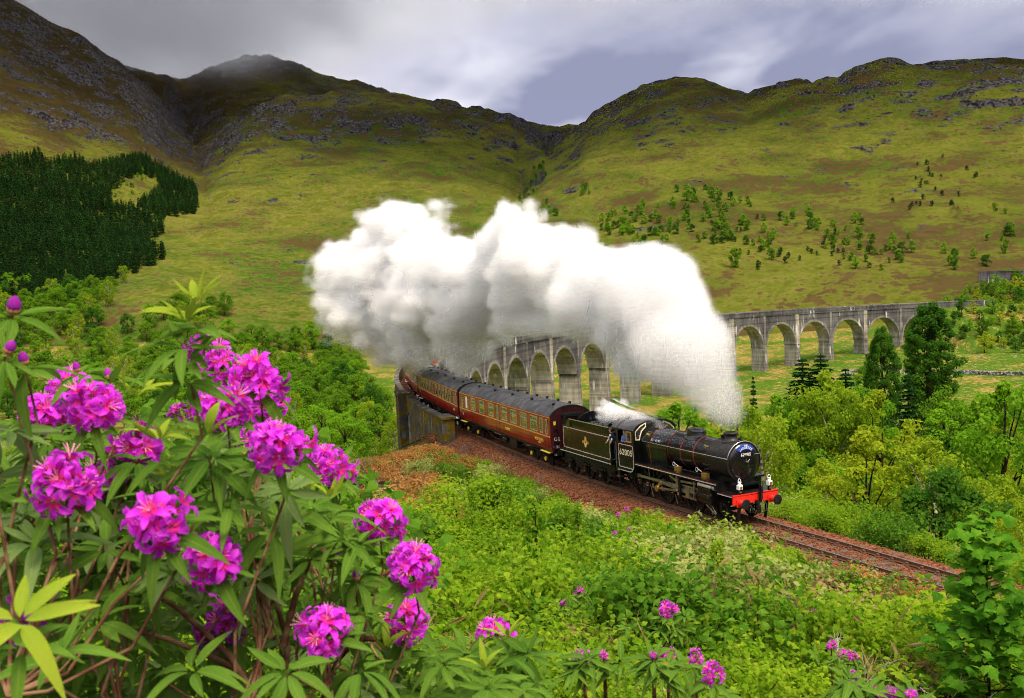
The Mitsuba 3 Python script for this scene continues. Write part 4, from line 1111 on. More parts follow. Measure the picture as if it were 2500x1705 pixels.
        k_ = fast_numbered(f'{ek}__cover_board'); scene[k_] = shape(xext(sg.box(-.62, 3.3, .62, 3.42), *sorted((e, e + sg_ * .26))), 'm_gangway', False, M)
        k_ = fast_numbered(f'{ek}__handrail'); scene[k_] = shape(cat([tube([(e + sg_ * .05, y, 1.3), (e + sg_ * .05, y, 3.0)], .015) for y in (-.9, .9)] + [box(*sorted((e, e + sg_ * .14)), -1.15, -.85, z, z + .03) for z in (1.25, 1.65, 2.05, 2.45)]), 'm_grime', False, M)
        if e == 0 and letters:
            k_ = fast_numbered(f'{ek}__lettering'); scene[k_] = shape(lettering('C1', .22, FRONT, (.006, -.95, 1.86)), 'm_white', False, M)
            k_ = fast_numbered(f'{ek}__warning_label'); scene[k_] = shape(box(.003, .008, -1.15, -.98, 2.72, 2.96), 'm_yellow', False, M)
            k_ = fast_numbered(f'{ek}__data_panel'); scene[k_] = shape(cat([lettering('MK1 35T', .05, FRONT, (.006, -.9, 1.42)), lettering('L 20M', .05, FRONT, (.006, -.9, 1.34))]) if False else cat([box(.003, .008, -1.02, -.80, z, z + .03) for z in (1.30, 1.36, 1.42)]), 'm_lining', False, M)
            k_ = fast_numbered(f'{ek}__lamp_socket'); scene[k_] = shape(cyl((0, -1.2, 1.38), (.05, -1.2, 1.38), .05, 12), 'm_blue', 30, M)
        for y in (-.865, .865):
            Cx('buffer', cat([cyl((e - sg_ * .1, y, 1.06), (e + sg_ * .35, y, 1.06), .09, 14), cyl((e + sg_ * .32, y, 1.06), (e + sg_ * .36, y, 1.06), .22, 18)]), 'm_grime', 30)
    Cx('underframe', cat([box(-Lc + .02, -.02, y - .05, y + .05, .97, 1.175) for y in (-1.2, 1.2)] + [box(-Lc + .1, -.1, -1.15, 1.15, 1.1, 1.17), box(-.14, -.02, -1.25, 1.25, .95, 1.17), box(-Lc + .02, -Lc + .14, -1.25, 1.25, .95, 1.17)]), 'm_grime')
    Cx('truss', cat([tube([(-5.0, y, 1.0), (-7.2, y, .45), (-12.6, y, .45), (-14.8, y, 1.0)], .05) for y in (-1.0, 1.0)] + [box(x - .05, x + .05, y - .05, y + .05, .45, 1.0) for x in (-7.2, -12.6) for y in (-1, 1)]), 'm_grime')
    Cx('battery_box', box(-8.2, -6.7, -1.25, -.75, .42, .95), 'm_grime'); Cx('battery_box', box(-12.0, -10.9, .7, 1.25, .45, .95), 'm_grime')
    Cx('vacuum_cylinder', cat([cyl((-10.2, -.5, .45), (-10.2, -.5, .95), .27, 18), cyl((-13.1, .4, .45), (-13.1, .4, .95), .27, 18), cyl((-9.9, -1.1, .72), (-8.9, -1.1, .72), .17, 16)]), 'm_grime', 30)
    Cx('step_board', cat([box(-1.7, -.25, y - .1, y + .1, .98, 1.01) for y in (-1.36, 1.36)] + [box(-Lc + .25, -Lc + 1.7, y - .1, y + .1, .98, 1.01) for y in (-1.36, 1.36)]), 'm_yellow' if letters else 'm_lining')
    Cx('interior', cat([box(-Lc + .2, -.2, -1.3, 1.3, 1.2, 1.26)] + [box(x - .06, x + .06, -1.3, -.35, 1.3, 2.22) for x in np.arange(-18.6, -1, .98)] + [box(x - .06, x + .06, .35, 1.3, 1.3, 2.22) for x in np.arange(-18.6, -1, .98)]), 'm_seat')
    for x0 in (-2.8, -17.15):
        bogie(co, M, x0, axle_col)
    return co


W = lambda c, w=1.24: ('big', c - w / 2, c + w / 2, 2.12, 3.06)
N_ = lambda a, b, k='narrow': (k, a, b, 2.12, 3.06)
lay1 = [N_(-19.35, -18.95, 'door'), N_(-18.2, -17.65, 'frosted'), W(-16.12), W(-13.88), W(-11.66), N_(-10.42, -9.98, 'door'), W(-8.70), W(-6.72), W(-4.74), W(-2.81), N_(-1.72, -1.20), N_(-.76, -.42, 'door')]
coach(-18.45, 'foremost maroon coach coupled to the tender, with the white C1 on its end', lay1, 'm_yellow',
      [('WEST COAST', .17, -1.95, 1.66, 'm_yellow'), ('RAILWAYS', .07, -1.9, 1.47, 'm_cream'), ('FLORENCE', .15, -8.1, 1.62, 'm_yellow'), ('1st', .16, -18.9, 1.62, 'm_cream')], True)
W2 = lambda c: ('big', c - .42, c + .42, 2.10, 3.08)
lay2 = [N_(-19.4, -19.0, 'door')] + [W2(-17.6 + 1.62 * i) for i in range(4)] + [N_(-11.55, -11.2, 'door')] + [W2(-9.6 + 1.62 * i) for i in range(5)] + [N_(-1.5, -1.15), N_(-.75, -.4, 'door')]
coach(-38.95, 'second maroon coach behind the tender, passing the mossy end of the viaduct wall', lay2, 'm_white', [('99327', .13, -1.6, 1.6, 'm_cream'), ('2', .18, -18.9, 1.64, 'm_cream')], False)
lay3 = [N_(-19.4, -19.0, 'door')] + [W(-17.2 + 1.95 * i, 1.2) for i in range(4)] + [N_(-10.1, -9.75, 'door')] + [W(-8.4 + 1.95 * i, 1.2) for i in range(4)] + [N_(-.75, -.4, 'door')]
coach(-59.45, 'third maroon coach on the viaduct curve, its far end vanishing in steam', lay3, 'm_white', [('1', .18, -18.9, 1.64, 'm_cream')], False)
coach(-79.95, 'fourth maroon coach mostly wrapped in steam on the viaduct', lay3, 'm_white', [('1', .18, -18.9, 1.64, 'm_cream')], False)
# ---------------------------------------------------------------- the two people on the footplate
flat('skin', (0.55, 0.30, 0.20), 0.6)
flat('hair_dark', (0.035, 0.018, 0.010), 0.7)
flat('hair_blond', (0.42, 0.24, 0.08), 0.7)
flat('navy', (0.012, 0.013, 0.030), 0.8)
flat('shirt_blue', (0.10, 0.16, 0.42), 0.8)
flat('shirt_white', (0.70, 0.68, 0.66), 0.8)
flat('cloth_red', (0.22, 0.015, 0.020), 0.8)
flat('trousers', (0.02, 0.02, 0.03), 0.9)


def ball(p, r): return m3.Manifold.sphere(r, 14).translate([float(a) for a in p])


def chain(pts):
    out = []
    for (p, r), (q, s) in zip(pts[:-1], pts[1:]):
        out.append(m3.Manifold.batch_hull([ball(p, r), ball(q, s)]))
    return out


def solidify(parts, edge=.035, it=6):
    m = m3.Manifold.batch_boolean(parts, m3.OpType.Add).refine_to_length(edge).to_mesh()
    t = trimesh.Trimesh(m.vert_properties[:, :3], m.tri_verts, process=True)
    trimesh.smoothing.filter_taubin(t, iterations=it)
    return t


def hand(w, d, side, parts):
    """five separate fingers of unequal length, slightly curled"""
    w, d, side = (np.asarray(a, float) for a in (w, d, side))
    d = d / np.linalg.norm(d); side = side / np.linalg.norm(side); n = np.cross(d, side)
    palm = [ball(w, .028)] + [ball(w + d * .085 + side * o, .017) for o in (-.03, .03)]
    parts.append(m3.Manifold.batch_hull(palm))
    for o, l in ((-.033, .062), (-.011, .075), (.011, .07), (.033, .055)):
        b = w + d * .085 + side * o
        parts.extend(chain([(b, .0095), (b + d * l * .55 - n * .012, .009), (b + d * l * .85 - n * .04, .008)]))
    b = w + d * .03 + side * .035
    parts.extend(chain([(b, .012), (b + side * .035 + d * .03, .010), (b + side * .045 + d * .06 - n * .01, .009)]))


def person(label, M, lean, face, arms, cloth, sleeve, hair_m, hair_long, scarf=None):
    """local: x forward along the train, y left, z up from the cab floor; lean moves the upper body"""
    t = thing('person', label, 'person')
    lean = np.array([*lean, 0.0])
    hip, chest, neck = np.array([0, 0, .92]), np.array([0, 0, 1.28]) + lean * .7, np.array([0, 0, 1.47]) + lean
    f = np.array([*face, 0.0]); f /= np.linalg.norm(f); sd = np.array([f[1], -f[0], 0])          # sd: to the right of the face
    body, legs = [], []
    body += [m3.Manifold.batch_hull([ball(hip + sd * .09, .12), ball(hip - sd * .09, .12), ball(chest + sd * .12, .115), ball(chest - sd * .12, .115)])]
    body += [m3.Manifold.batch_hull([ball(chest + sd * .12, .115), ball(chest - sd * .12, .115), ball(neck + sd * .15 - [0, 0, .06], .065), ball(neck - sd * .15 - [0, 0, .06], .065), ball(neck, .07)])]
    for o in (-1, 1):
        legs += chain([(hip + sd * .09 * o, .10), (np.array([0, 0, .5]) + sd * .10 * o + f * .03, .068), (np.array([0, 0, .09]) + sd * .11 * o, .048)])
        legs += chain([(np.array([0, 0, .05]) + sd * .11 * o, .05), (np.array([0, 0, .04]) + sd * .12 * o + f * .17, .038)])
    head_c = neck + np.array([0, 0, .19]) + f * .03
    skin = chain([(neck - [0, 0, .02], .056), (head_c - [0, 0, .08], .058)])
    skin += [m3.Manifold.batch_hull([ball(head_c + [0, 0, .035], .088), ball(head_c + f * .03 - [0, 0, .075], .05), ball(head_c - f * .03, .085)])]
    skin += chain([(head_c + f * .085 + [0, 0, .01], .012), (head_c + f * .108 - [0, 0, .025], .016)])
    skin += [ball(head_c + sd * .088 * o - f * .01, .022) for o in (-1, 1)]
    slv, hands = [], []
    for o, (el, wr) in zip((-1, 1), arms):
        sh = neck + sd * .17 * o - [0, 0, .07]
        slv += chain([(sh, .062), (np.array(el), .048), (np.array(wr), .036)])
        dd = np.array(wr) - np.array(el)
        hand(np.array(wr) + dd / np.linalg.norm(dd) * .02, dd, np.cross(dd, [0, 0, 1.0]) + 1e-3, hands)
    part(t, 'body', solidify(skin, .02, 4), 'm_skin', True, M)
    for i in range(2):
        pass
    part(t, 'hand', solidify(hands, .006, 3), 'm_skin', True, M)
    part(t, 'trousers', solidify(legs), 'm_trousers', True, M)
    part(t, 'jacket', solidify(body), cloth, True, M)
    part(t, 'sleeve', solidify(slv), sleeve, True, M)
    hr = [m3.Manifold.batch_hull([ball(head_c + [0, 0, .055], .088), ball(head_c - f * .035 + [0, 0, .02], .092), ball(head_c - f * .05 - [0, 0, .03], .075)])]
    if hair_long:
        hr += chain([(head_c - f * .05, .09), (head_c - f * .07 - [0, 0, .16], .06)]) + chain([(head_c + sd * .075 + [0, 0, .02], .04), (head_c + sd * .08 - [0, 0, .13], .03)]) + chain([(head_c - sd * .075 + [0, 0, .02], .04), (head_c - sd * .08 - [0, 0, .13], .03)])
    part(t, 'hair', solidify(hr, .03, 4), hair_m, True, M)
    part(t, 'eyes', cat([moved(trimesh.creation.icosphere(1, .012), mat4(t=head_c + f * .082 + sd * .032 * o + np.array([0, 0, .02]))) for o in (-1, 1)]), 'm_hair_dark', True, M)
    part(t, 'mouth', moved(trimesh.creation.icosphere(1, 1), mat4(np.stack([sd * .024, f * .008, np.array([0, 0, .007])], 1), head_c + f * .083 - np.array([0, 0, .055]))), 'm_cloth_red', True, M)
    if scarf:
        part(t, 'waistcoat', solidify([m3.Manifold.batch_hull([ball(chest + f * .05 + sd * .09 * o, .085) for o in (-1, 1)] + [ball(neck + f * .05 - [0, 0, .1], .07)])], .03, 3), scarf, True, M)


CM = LM @ mat4(t=(0, 0, 1.58))
person('person with dark hair leaning out between cab and tender, white sleeves, looking back', CM @ mat4(t=(-10.92, -1.02, .02)), (-.06, -.24), (-.75, -.65), [((-.25, -.28, 1.18), (-.30, -.36, 1.05)), ((.14, -.34, 1.18), (.08, -.36, 1.05))], 'm_navy', 'm_shirt_white', 'm_hair_dark', False, 'm_cloth_red')
person('person with fair hair in a blue jacket at the cab window', CM @ mat4(t=(-9.80, -.98, .04)), (.02, -.13), (.35, -.94), [((.28, -.22, 1.15), (.34, -.30, 1.17)), ((-.18, -.24, 1.16), (.05, -.33, 1.17))], 'm_shirt_blue', 'm_shirt_blue', 'm_hair_blond', True)
# ---------------------------------------------------------------- foliage
def leafmat(key, a, b, c=None, trans=0.55, k=0.12, rough=0.55, spec=0.25):
    """a to b between neighbouring plants, c on single leaves"""
    c = c or tuple(min(1, x * 1.5) for x in b)

    def fn(p, n, uv):
        lo = noise(p.x * k, p.y * k, p.z * k)
        hi = mikit.cell_rand(p.x * 7, p.y * 7, p.z * 7)
        md = noise(p.x * 1.1, p.y * 1.1, p.z * 1.1)
        return mix(mix(a, b, smoothstep(0.2, 0.8, lo * 0.6 + md * 0.4)), c, hi * hi * 0.55)
    scene['m_' + key] = {'type': 'principledthin', 'base_color': pcol(fn), 'roughness': rough, 'diff_trans': 2 * trans, 'spec_trans': 0.0, 'eta': 1.3}


leafmat('leaf_oak', (0.075, 0.18, 0.012), (0.155, 0.295, 0.017))
leafmat('leaf_bright', (0.10, 0.26, 0.012), (0.20, 0.38, 0.018))
leafmat('leaf_birch', (0.15, 0.27, 0.012), (0.28, 0.38, 0.020))
leafmat('leaf_yellow', (0.19, 0.30, 0.013), (0.34, 0.40, 0.020))
leafmat('leaf_deep', (0.034, 0.115, 0.012), (0.075, 0.185, 0.017))
leafmat('needle', (0.010, 0.032, 0.010), (0.024, 0.062, 0.016), (0.045, 0.095, 0.022), 0.3, 0.02)
leafmat('needle_green', (0.014, 0.055, 0.012), (0.034, 0.105, 0.020), (0.06, 0.15, 0.03), 0.3, 0.02)
leafmat('leaf_pine', (0.060, 0.075, 0.014), (0.13, 0.135, 0.020), None, 0.35)
leafmat('scrub', (0.085, 0.235, 0.010), (0.24, 0.41, 0.015), (0.50, 0.58, 0.05), 0.6, 0.55)
leafmat('scrub_deep', (0.045, 0.145, 0.010), (0.10, 0.24, 0.016), (0.22, 0.36, 0.04), 0.5, 0.35)
leafmat('scrub_pale', (0.22, 0.29, 0.055), (0.36, 0.41, 0.11), (0.50, 0.52, 0.20), 0.5, 0.5)
leafmat('dead', (0.22, 0.085, 0.022), (0.40, 0.20, 0.055), (0.52, 0.34, 0.12), 0.35, 0.6)
leafmat('dry_grass', (0.16, 0.11, 0.04), (0.30, 0.22, 0.08), (0.42, 0.34, 0.15), 0.35, 0.6)


def bark(key, a, b, k=2.0):
    mat(key, {'type': 'diffuse', 'reflectance': pcol(lambda p, n, uv: mix(a, b, smoothstep(0.35, 0.7, fbm(p.x * k, p.y * k, p.z * k * 2.2, 3))))})


bark('bark_dark', (0.018, 0.013, 0.009), (0.060, 0.045, 0.032))
bark('bark_birch', (0.42, 0.37, 0.30), (0.10, 0.075, 0.055), 1.4)
bark('bark_dead', (0.16, 0.13, 0.10), (0.42, 0.37, 0.30), 3)


def unit(v): return v / (np.linalg.norm(v, axis=-1, keepdims=True) + 1e-12)


def leaves(P, N, size, aspect, g, fold=0.25, droop=0.0):
    """diamond leaves at P facing N: four corners, two triangles each"""
    n = len(P)
    N = unit(N)
    r = unit(g.normal(size=(n, 3)) - [0, 0, droop])
    t = unit(r - (r * N).sum(1, keepdims=True) * N)
    b = np.cross(N, t)
    s = (size * g.uniform(.65, 1.3, n))[:, None]
    c = N * s * fold * aspect
    v = np.stack([P - t * s * .5, P + b * s * aspect * .5 + c - t * s * .06, P + t * s * .5, P - b * s * aspect * .5 + c - t * s * .06], 1).reshape(-1, 3)
    i = 4 * np.arange(n)[:, None]
    return v, np.vstack([i + [0, 1, 2], i + [0, 2, 3]])


def leaves6(P, N, size, aspect, g, fold=0.22, droop=0.0):
    """pointed oval leaves: six corners, four triangles"""
    n = len(P)
    N = unit(N)
    r = unit(g.normal(size=(n, 3)) - [0, 0, droop])
    t = unit(r - (r * N).sum(1, keepdims=True) * N)
    b = np.cross(N, t)
    s = (size * g.uniform(.6, 1.3, n))[:, None]
    f = N * s * fold * aspect
    c = N * s * g.uniform(-.16, .02, n)[:, None]
    v = np.stack([P - t * s * .5, P - t * s * .22 + b * s * aspect * .46 + f, P + t * s * .12 + b * s * aspect * .36 + f, P + t * s * .58 + c, P + t * s * .12 - b * s * aspect * .36 + f, P - t * s * .22 - b * s * aspect * .46 + f], 1).reshape(-1, 3)
    i = 6 * np.arange(n)[:, None]
    return v, np.vstack([i + [0, 1, 5], i + [1, 2, 5], i + [2, 4, 5], i + [2, 3, 4]])


def join(vf):
    at_, V, F = 0, [], []
    for v, f in vf:
        V.append(v); F.append(f + at_); at_ += len(v)
    return tm(np.vstack(V), np.vstack(F))


def clump_leaves(cs, rs, per, size, aspect, g, flat_=0.75, up=0.5, droop=0.0, fn=None):
    P, N = [], []
    for c, r, n in zip(cs, rs, per):
        d = unit(g.normal(size=(n, 3)))
        rr = r * g.uniform(.25, 1, n)[:, None] ** .55
        o = d * rr * [1, 1, flat_]
        P.append(c + o); N.append(d * .8 + g.normal(size=(n, 3)) * .55 + [0, 0, up])
    return (fn or leaves)(np.vstack(P), np.vstack(N), size, aspect, g, droop=droop)


def limb(a, b, r0, r1, g, n=5, wob=.08):
    t = np.linspace(0, 1, n)[:, None]
    p = a * (1 - t) + b * t
    L = np.linalg.norm(b - a)
    p = p + g.normal(size=(n, 3)) * wob * L * .3 * np.sin(t * np.pi) + np.array([0, 0, 1]) * (t * (1 - t)) * L * .18
    return tube(p, np.linspace(r0, r1, n), 5)


def broad_tree(seed, H, R, n_cl, per, leaf, shape_=1.0, base=.22, aspect=.7, flat_=.75, up=.5, rc=.22, droop=0.0, trunk_r=.02):
    g = np.random.default_rng(seed)
    cs, rs = [], []
    for _ in range(n_cl):
        h = base + (1 - base) * g.uniform(0, 1) ** .85
        u = (h - base) / (1 - base)
        prof = math.sin(math.pi * min(1, (u * .93 + .07)) ** shape_) ** .6
        a = g.uniform(0, 6.283)
        rad = R * prof * g.uniform(.25, 1) ** .5 * (1 + .18 * math.sin(3 * a + seed))
        cs.append([rad * math.cos(a), rad * math.sin(a), h * H * (.93 + .09 * g.uniform())]); rs.append(R * rc * g.uniform(.7, 1.45) * (1.1 - .3 * u))
    cs = np.array(cs)
    v, f = clump_leaves(cs, rs, [int(per * g.uniform(.6, 1.4)) for _ in rs], leaf, aspect, g, flat_, up, droop)
    tr = [tube(np.array([[0, 0, -.6], [0, 0, H * .12], [g.normal() * .02 * H, g.normal() * .02 * H, H * .45], [g.normal() * .03 * H, g.normal() * .03 * H, H * .86]]), [H * trunk_r * 1.3, H * trunk_r, H * trunk_r * .65, H * .003], 7)]
    for c in cs[g.permutation(len(cs))[:16]]:
        z0 = min(c[2] * g.uniform(.45, .75), H * .7)
        tr.append(limb(np.array([0, 0, z0]), c, H * trunk_r * .42, H * .002, g))
    return tm(v, f), cat(tr)


def conifer(seed, H, R, levels, per, quads, leaf, power=.85, low=.06, droop=.35):
    g = np.random.default_rng(seed)
    P, N, D = [], [], []
    tr = [tube(np.array([[0, 0, -.6], [0, 0, H * .5], [0, 0, H]]), [H * .016, H * .010, H * .002], 6)]
    for i in range(levels):
        u = low + (1 - low) * (i + g.uniform(0, .6)) / levels
        rad = R * (1 - u) ** power * g.uniform(.8, 1.12) + .02 * R
        for k in range(per):
            a = 2 * math.pi * (k + g.uniform(-.3, .3)) / per + i * 2.4
            rr = rad * g.uniform(.72, 1.08)
            t = g.uniform(.08, 1, quads) ** .75
            x = rr * t
            z = u * H - droop * rr * t ** 1.3 + .22 * rr * t ** 3
            lat = g.normal(size=quads) * rr * .13 * (1.15 - t)
            P.append(np.stack([x * math.cos(a) - lat * math.sin(a), x * math.sin(a) + lat * math.cos(a), z + g.normal(size=quads) * .04 * rr], 1))
            N.append(np.stack([g.normal(size=quads) * .5 + .35 * math.cos(a), g.normal(size=quads) * .5 + .35 * math.sin(a), np.abs(g.normal(size=quads)) * .5 + .6], 1))
            if i % 2 == 0 and k % 2 == 0:
                tr.append(tube(np.array([[0, 0, u * H], [rr * .8 * math.cos(a), rr * .8 * math.sin(a), u * H - droop * rr * .6]]), [H * .004, H * .001], 4))
    v, f = leaves(np.vstack(P), np.vstack(N), leaf, .42, g, .3)
    return tm(v, f), cat(tr)


def bush(seed, R, Hh, n, leaf, aspect=.75, stems=8, cl=14, up=.6, droop=0.0):
    g = np.random.default_rng(seed)
    a = g.uniform(0, 6.283, cl); rr = R * g.uniform(0, 1, cl) ** .5 * .8
    hh = Hh * (.35 + .65 * g.uniform(0, 1, cl) * (1 - .55 * (rr / R) ** 2))
    cs = np.stack([rr * np.cos(a), rr * np.sin(a), hh], 1)
    vf = [clump_leaves(cs, np.full(cl, R * .42) * g.uniform(.6, 1.2, cl), [n // cl] * cl, leaf, aspect, g, .8, up, droop, leaves6 if leaf < .08 else None)]
    # leafy shoots standing out of the top
    for c in cs[:max(3, cl // 2)]:
        m = max(6, n // cl // 5)
        t = g.uniform(0, 1, m)[:, None]
        top = c + np.array([g.normal() * .12 * R, g.normal() * .12 * R, Hh * g.uniform(.25, .5)])
        P = c * (1 - t) + top * t + g.normal(size=(m, 3)) * leaf * .7
        vf.append((leaves6 if leaf < .08 else leaves)(P, g.normal(size=(m, 3)) + [0, 0, up], leaf * .9, aspect, g))
    st = [tube(np.array([[c[0] * .15, c[1] * .15, -.25], c * [.6, .6, .5], c * [1, 1, 1.05]]), [Hh * .012 + .006, Hh * .008 + .005, .003], 4) for c in cs[:stems + 4]]
    return join(vf), cat(st)


def group(key, crown, trunk, cm, tmat, cname='crown', tname='trunk'):
    scene['g_' + key] = {'type': 'shapegroup', cname: shape(crown, cm), tname: shape(trunk, tmat)}
    return 'g_' + key


def instance(key, grp, M):
    scene[key] = {'type': 'instance', 'to_world': T(M), 's': {'type': 'ref', 'id': grp}}


G = {}
G['oak'] = [(group(f'oak_{i}', *broad_tree(100 + i, 10, 4.4, 46, 85, .42, .9 + .1 * i, .16, rc=.27), 'm_leaf_oak', 'm_bark_dark'), 10, 4.4) for i in range(3)]
G['ash'] = [(group(f'ash_{i}', *broad_tree(120 + i, 10, 3.4, 48, 90, .34, 1.1, .14, rc=.26), 'm_leaf_bright', 'm_bark_dark'), 10, 3.4) for i in range(2)]
G['birch'] = [(group(f'birch_{i}', *broad_tree(140 + i, 10, 2.7, 62, 85, .27, 1.25, .14, aspect=.6, flat_=1.15, up=.3, rc=.24, droop=1.2), 'm_leaf_birch', 'm_bark_birch'), 10, 2.7) for i in range(3)]
G['rowan'] = [(group(f'rowan_{i}', *broad_tree(160 + i, 10, 3.6, 44, 80, .34, 1.0, .15, rc=.25, flat_=.55), 'm_leaf_yellow', 'm_bark_dark'), 10, 3.6) for i in range(2)]
G['alder'] = [(group(f'alder_{i}', *broad_tree(180 + i, 10, 3.5, 50, 85, .36, 1.15, .12, rc=.25), 'm_leaf_deep', 'm_bark_dark'), 10, 3.5) for i in range(2)]
G['aspen'] = [(group('aspen_0', *broad_tree(200, 25, 5.4, 330, 85, .46, 1.25, .06, rc=.19, flat_=.75), 'm_leaf_deep', 'm_bark_dark'), 25, 6.4)]
G['spruce'] = [(group(f'spruce_{i}', *conifer(220 + i, 12, 2.9, 26, 9, 20, .42), 'm_needle_green', 'm_bark_dark'), 12, 2.9) for i in range(2)]
G['pine'] = [(group('pine_0', *broad_tree(240, 8, 3.8, 26, 150, .26, .75, .45, aspect=.35, flat_=.4, rc=.26), 'm_leaf_pine', 'm_bark_dark'), 8, 3.8)]
G['plant'] = [(group(f'plant_{i}', *conifer(260 + i, 12, 3.1, 12, 7, 10, 1.15, .8, .02), 'm_needle' if i < 2 else 'm_needle_green', 'm_bark_dark'), 12, 2.3) for i in range(3)]
G['hillbirch'] = [(group(f'hillbirch_{i}', *broad_tree(280 + i, 8, 2.5, 22, 60, .55, 1.05, .04, rc=.36), ('m_leaf_bright', 'm_leaf_deep', 'm_leaf_oak')[i], 'm_bark_dark'), 8, 2.4) for i in range(3)]
G['hillpine'] = [(group('hillpine_0', *broad_tree(290, 6, 2.2, 18, 60, .5, .9, .08, aspect=.5, rc=.34), 'm_needle', 'm_bark_dark'), 6, 2.2)]

rt = np.random.default_rng(41)


def place(kind, P, h, spread=1.0):
    opts = G[kind]
    grp, H, R = opts[rt.integers(len(opts))]
    s = h / H
    M = mat4(rotz(rt.uniform(0, 6.283)) @ np.diag([s * spread * rt.uniform(.9, 1.1), s * spread * rt.uniform(.9, 1.1), s]), (P[0], P[1], P[2] - .1))
    return grp, M


TREE_LOOK = {'oak': ('oak_tree', 'rounded dark green tree', 'tree'), 'ash': ('ash_tree', 'fresh bright green tree', 'tree'), 'birch': ('birch_tree', 'light green feathery birch', 'tree'),
             'rowan': ('rowan_tree', 'yellow green layered tree', 'tree'), 'alder': ('alder_tree', 'deep green full tree', 'tree'), 'aspen': ('aspen_tree', 'tall dark tree', 'tree'), 'spruce': ('spruce_tree', 'dark pointed spruce', 'tree'),
             'pine': ('pine_tree', 'olive flat-topped pine', 'tree'), 'hillbirch': ('young_birch', 'small green birch', 'tree'), 'hillpine': ('young_pine', 'small dark pine', 'tree')}


TONE = {'hillbirch': ('bright green', 'deep green', 'mid green'), 'oak': ('rounded', 'broad', 'lumpy'), 'birch': ('feathery', 'slender', 'loose')}


def tree(kind, P, h, where, grpname=None, spread=1.0, look=None):
    nm, lk, c = TREE_LOOK[kind]
    key = fast_numbered(nm)
    g_, M = place(kind, P, h, spread)
    instance(key, g_, M)
    if not look and kind in TONE:
        tn = TONE[kind][int(g_[-1])]
        lk = {'hillbirch': f'{tn} young birch', 'oak': f'{tn} dark green tree', 'birch': f'{tn} light green birch'}[kind]
    if not look and grpname:
        lo_, hi_ = {'hillbirch': (4.4, 5.8), 'hillpine': (2.9, 3.6)}.get(kind, (9.6, 11.4))
        lk = ('small ' if h < lo_ else 'tall ' if h > hi_ else '') + lk.replace('small ', '')
    say(key, f'{look or lk} {where}', c, grpname)
    return key


def inside(poly, px, py):
    return shapely.contains_xy(sg.Polygon(poly), px, py)


def wood(poly, kinds, weights, hs, spacing, where_fn, grpname, rlo, rhi, n_try, cond=None, limit=300, azs=(-.56, .56), top=0.6, dmax=None):
    """plant a wood over the ground whose crowns fall inside a region of the view"""
    a = rt.uniform(*azs, n_try); r = np.sqrt(rt.uniform(rlo**2, rhi**2, n_try))
    x, y = r * np.sin(a), r * np.cos(a)
    z = ground(x, y)
    h = rt.uniform(*hs, n_try)
    px, py = to_px(np.stack([x, y, z + h * top], 1))
    ok = inside(poly, px, py)
    s, t = track_st(x, y)
    ok &= (abs(t) > 9) | (s < -470)
    if cond is not None: ok &= cond(x, y, z, s, t, px, py)
    idx = np.nonzero(ok)[0]
    kept, pts = [], np.zeros((0, 2))
    for i in idx:
        d = spacing * h[i] / np.mean(hs)
        if len(pts) and (np.hypot(pts[:, 0] - x[i], pts[:, 1] - y[i]) < d).any(): continue
        kept.append(i); pts = np.vstack([pts, [x[i], y[i]]])
        if len(kept) >= limit: break
    out = []
    for i in kept:
        k = rt.choice(kinds, p=np.array(weights) / np.sum(weights))
        out.append((k, np.array([x[i], y[i], z[i]]), h[i], px[i], py[i]))
    if where_fn:
        for k, P, hh, u, v in out: tree(k, P, hh, where_fn(u, v), grpname)
    return out


def grid_words(x0, x1, y0, y1, zone):
    cols = ['far left', 'left', 'centre left', 'centre', 'centre right', 'right', 'far right']
    rows = ['back edge', 'back', 'middle', 'front', 'front edge']

    def fn(u, v):
        c = cols[int(np.clip((u - x0) / (x1 - x0) * 7, 0, 6))]
        r = rows[int(np.clip((v - y0) / (y1 - y0) * 5, 0, 4))]
        return f'at {c} {r} of {zone}'
    return fn


# conifer plantation on the left slope
PLANT = [(-60, 380), (60, 372), (95, 362), (110, 385), (190, 372), (215, 395), (290, 378), (345, 372), (420, 400), (470, 440), (486, 470), (470, 500), (420, 502), (400, 520), (395, 548), (360, 560), (368, 590), (400, 598), (330, 630), (250, 655), (130, 690), (-60, 720)]
KNOLL = [(268, 450), (300, 420), (350, 402), (385, 425), (392, 445), (330, 492), (275, 490)]
pl = wood(PLANT, ['plant'], [1], (5.0, 12.0), 3.0, None, None, 520, 1010, 60000, lambda x, y, z, s, t, px, py: ~inside(KNOLL, px, py), 4300, (-.62, -.28), .75)
for i, (k, P, h, u, v) in enumerate(pl):
    g_, M = place('plant', P, h)
    instance(f'conifer_forest__{i:03d}', g_, M)
say('conifer_forest', 'dark dense conifer plantation on the slope at the left', kind='stuff')

TOPL = np.array([(1500, 1000), (1640, 985), (1700, 1010), (1790, 960), (1830, 985), (1900, 985), (1960, 985), (2010, 960), (2090, 985), (2150, 985), (2200, 1000), (2330, 1000), (2390, 985), (2430, 950), (2580, 905)], float)


def top_ok(x, y, z):
    u, v = to_px(np.stack([x, y, z + 14.0], 1))
    return v > np.interp(u, TOPL[:, 0], TOPL[:, 1])


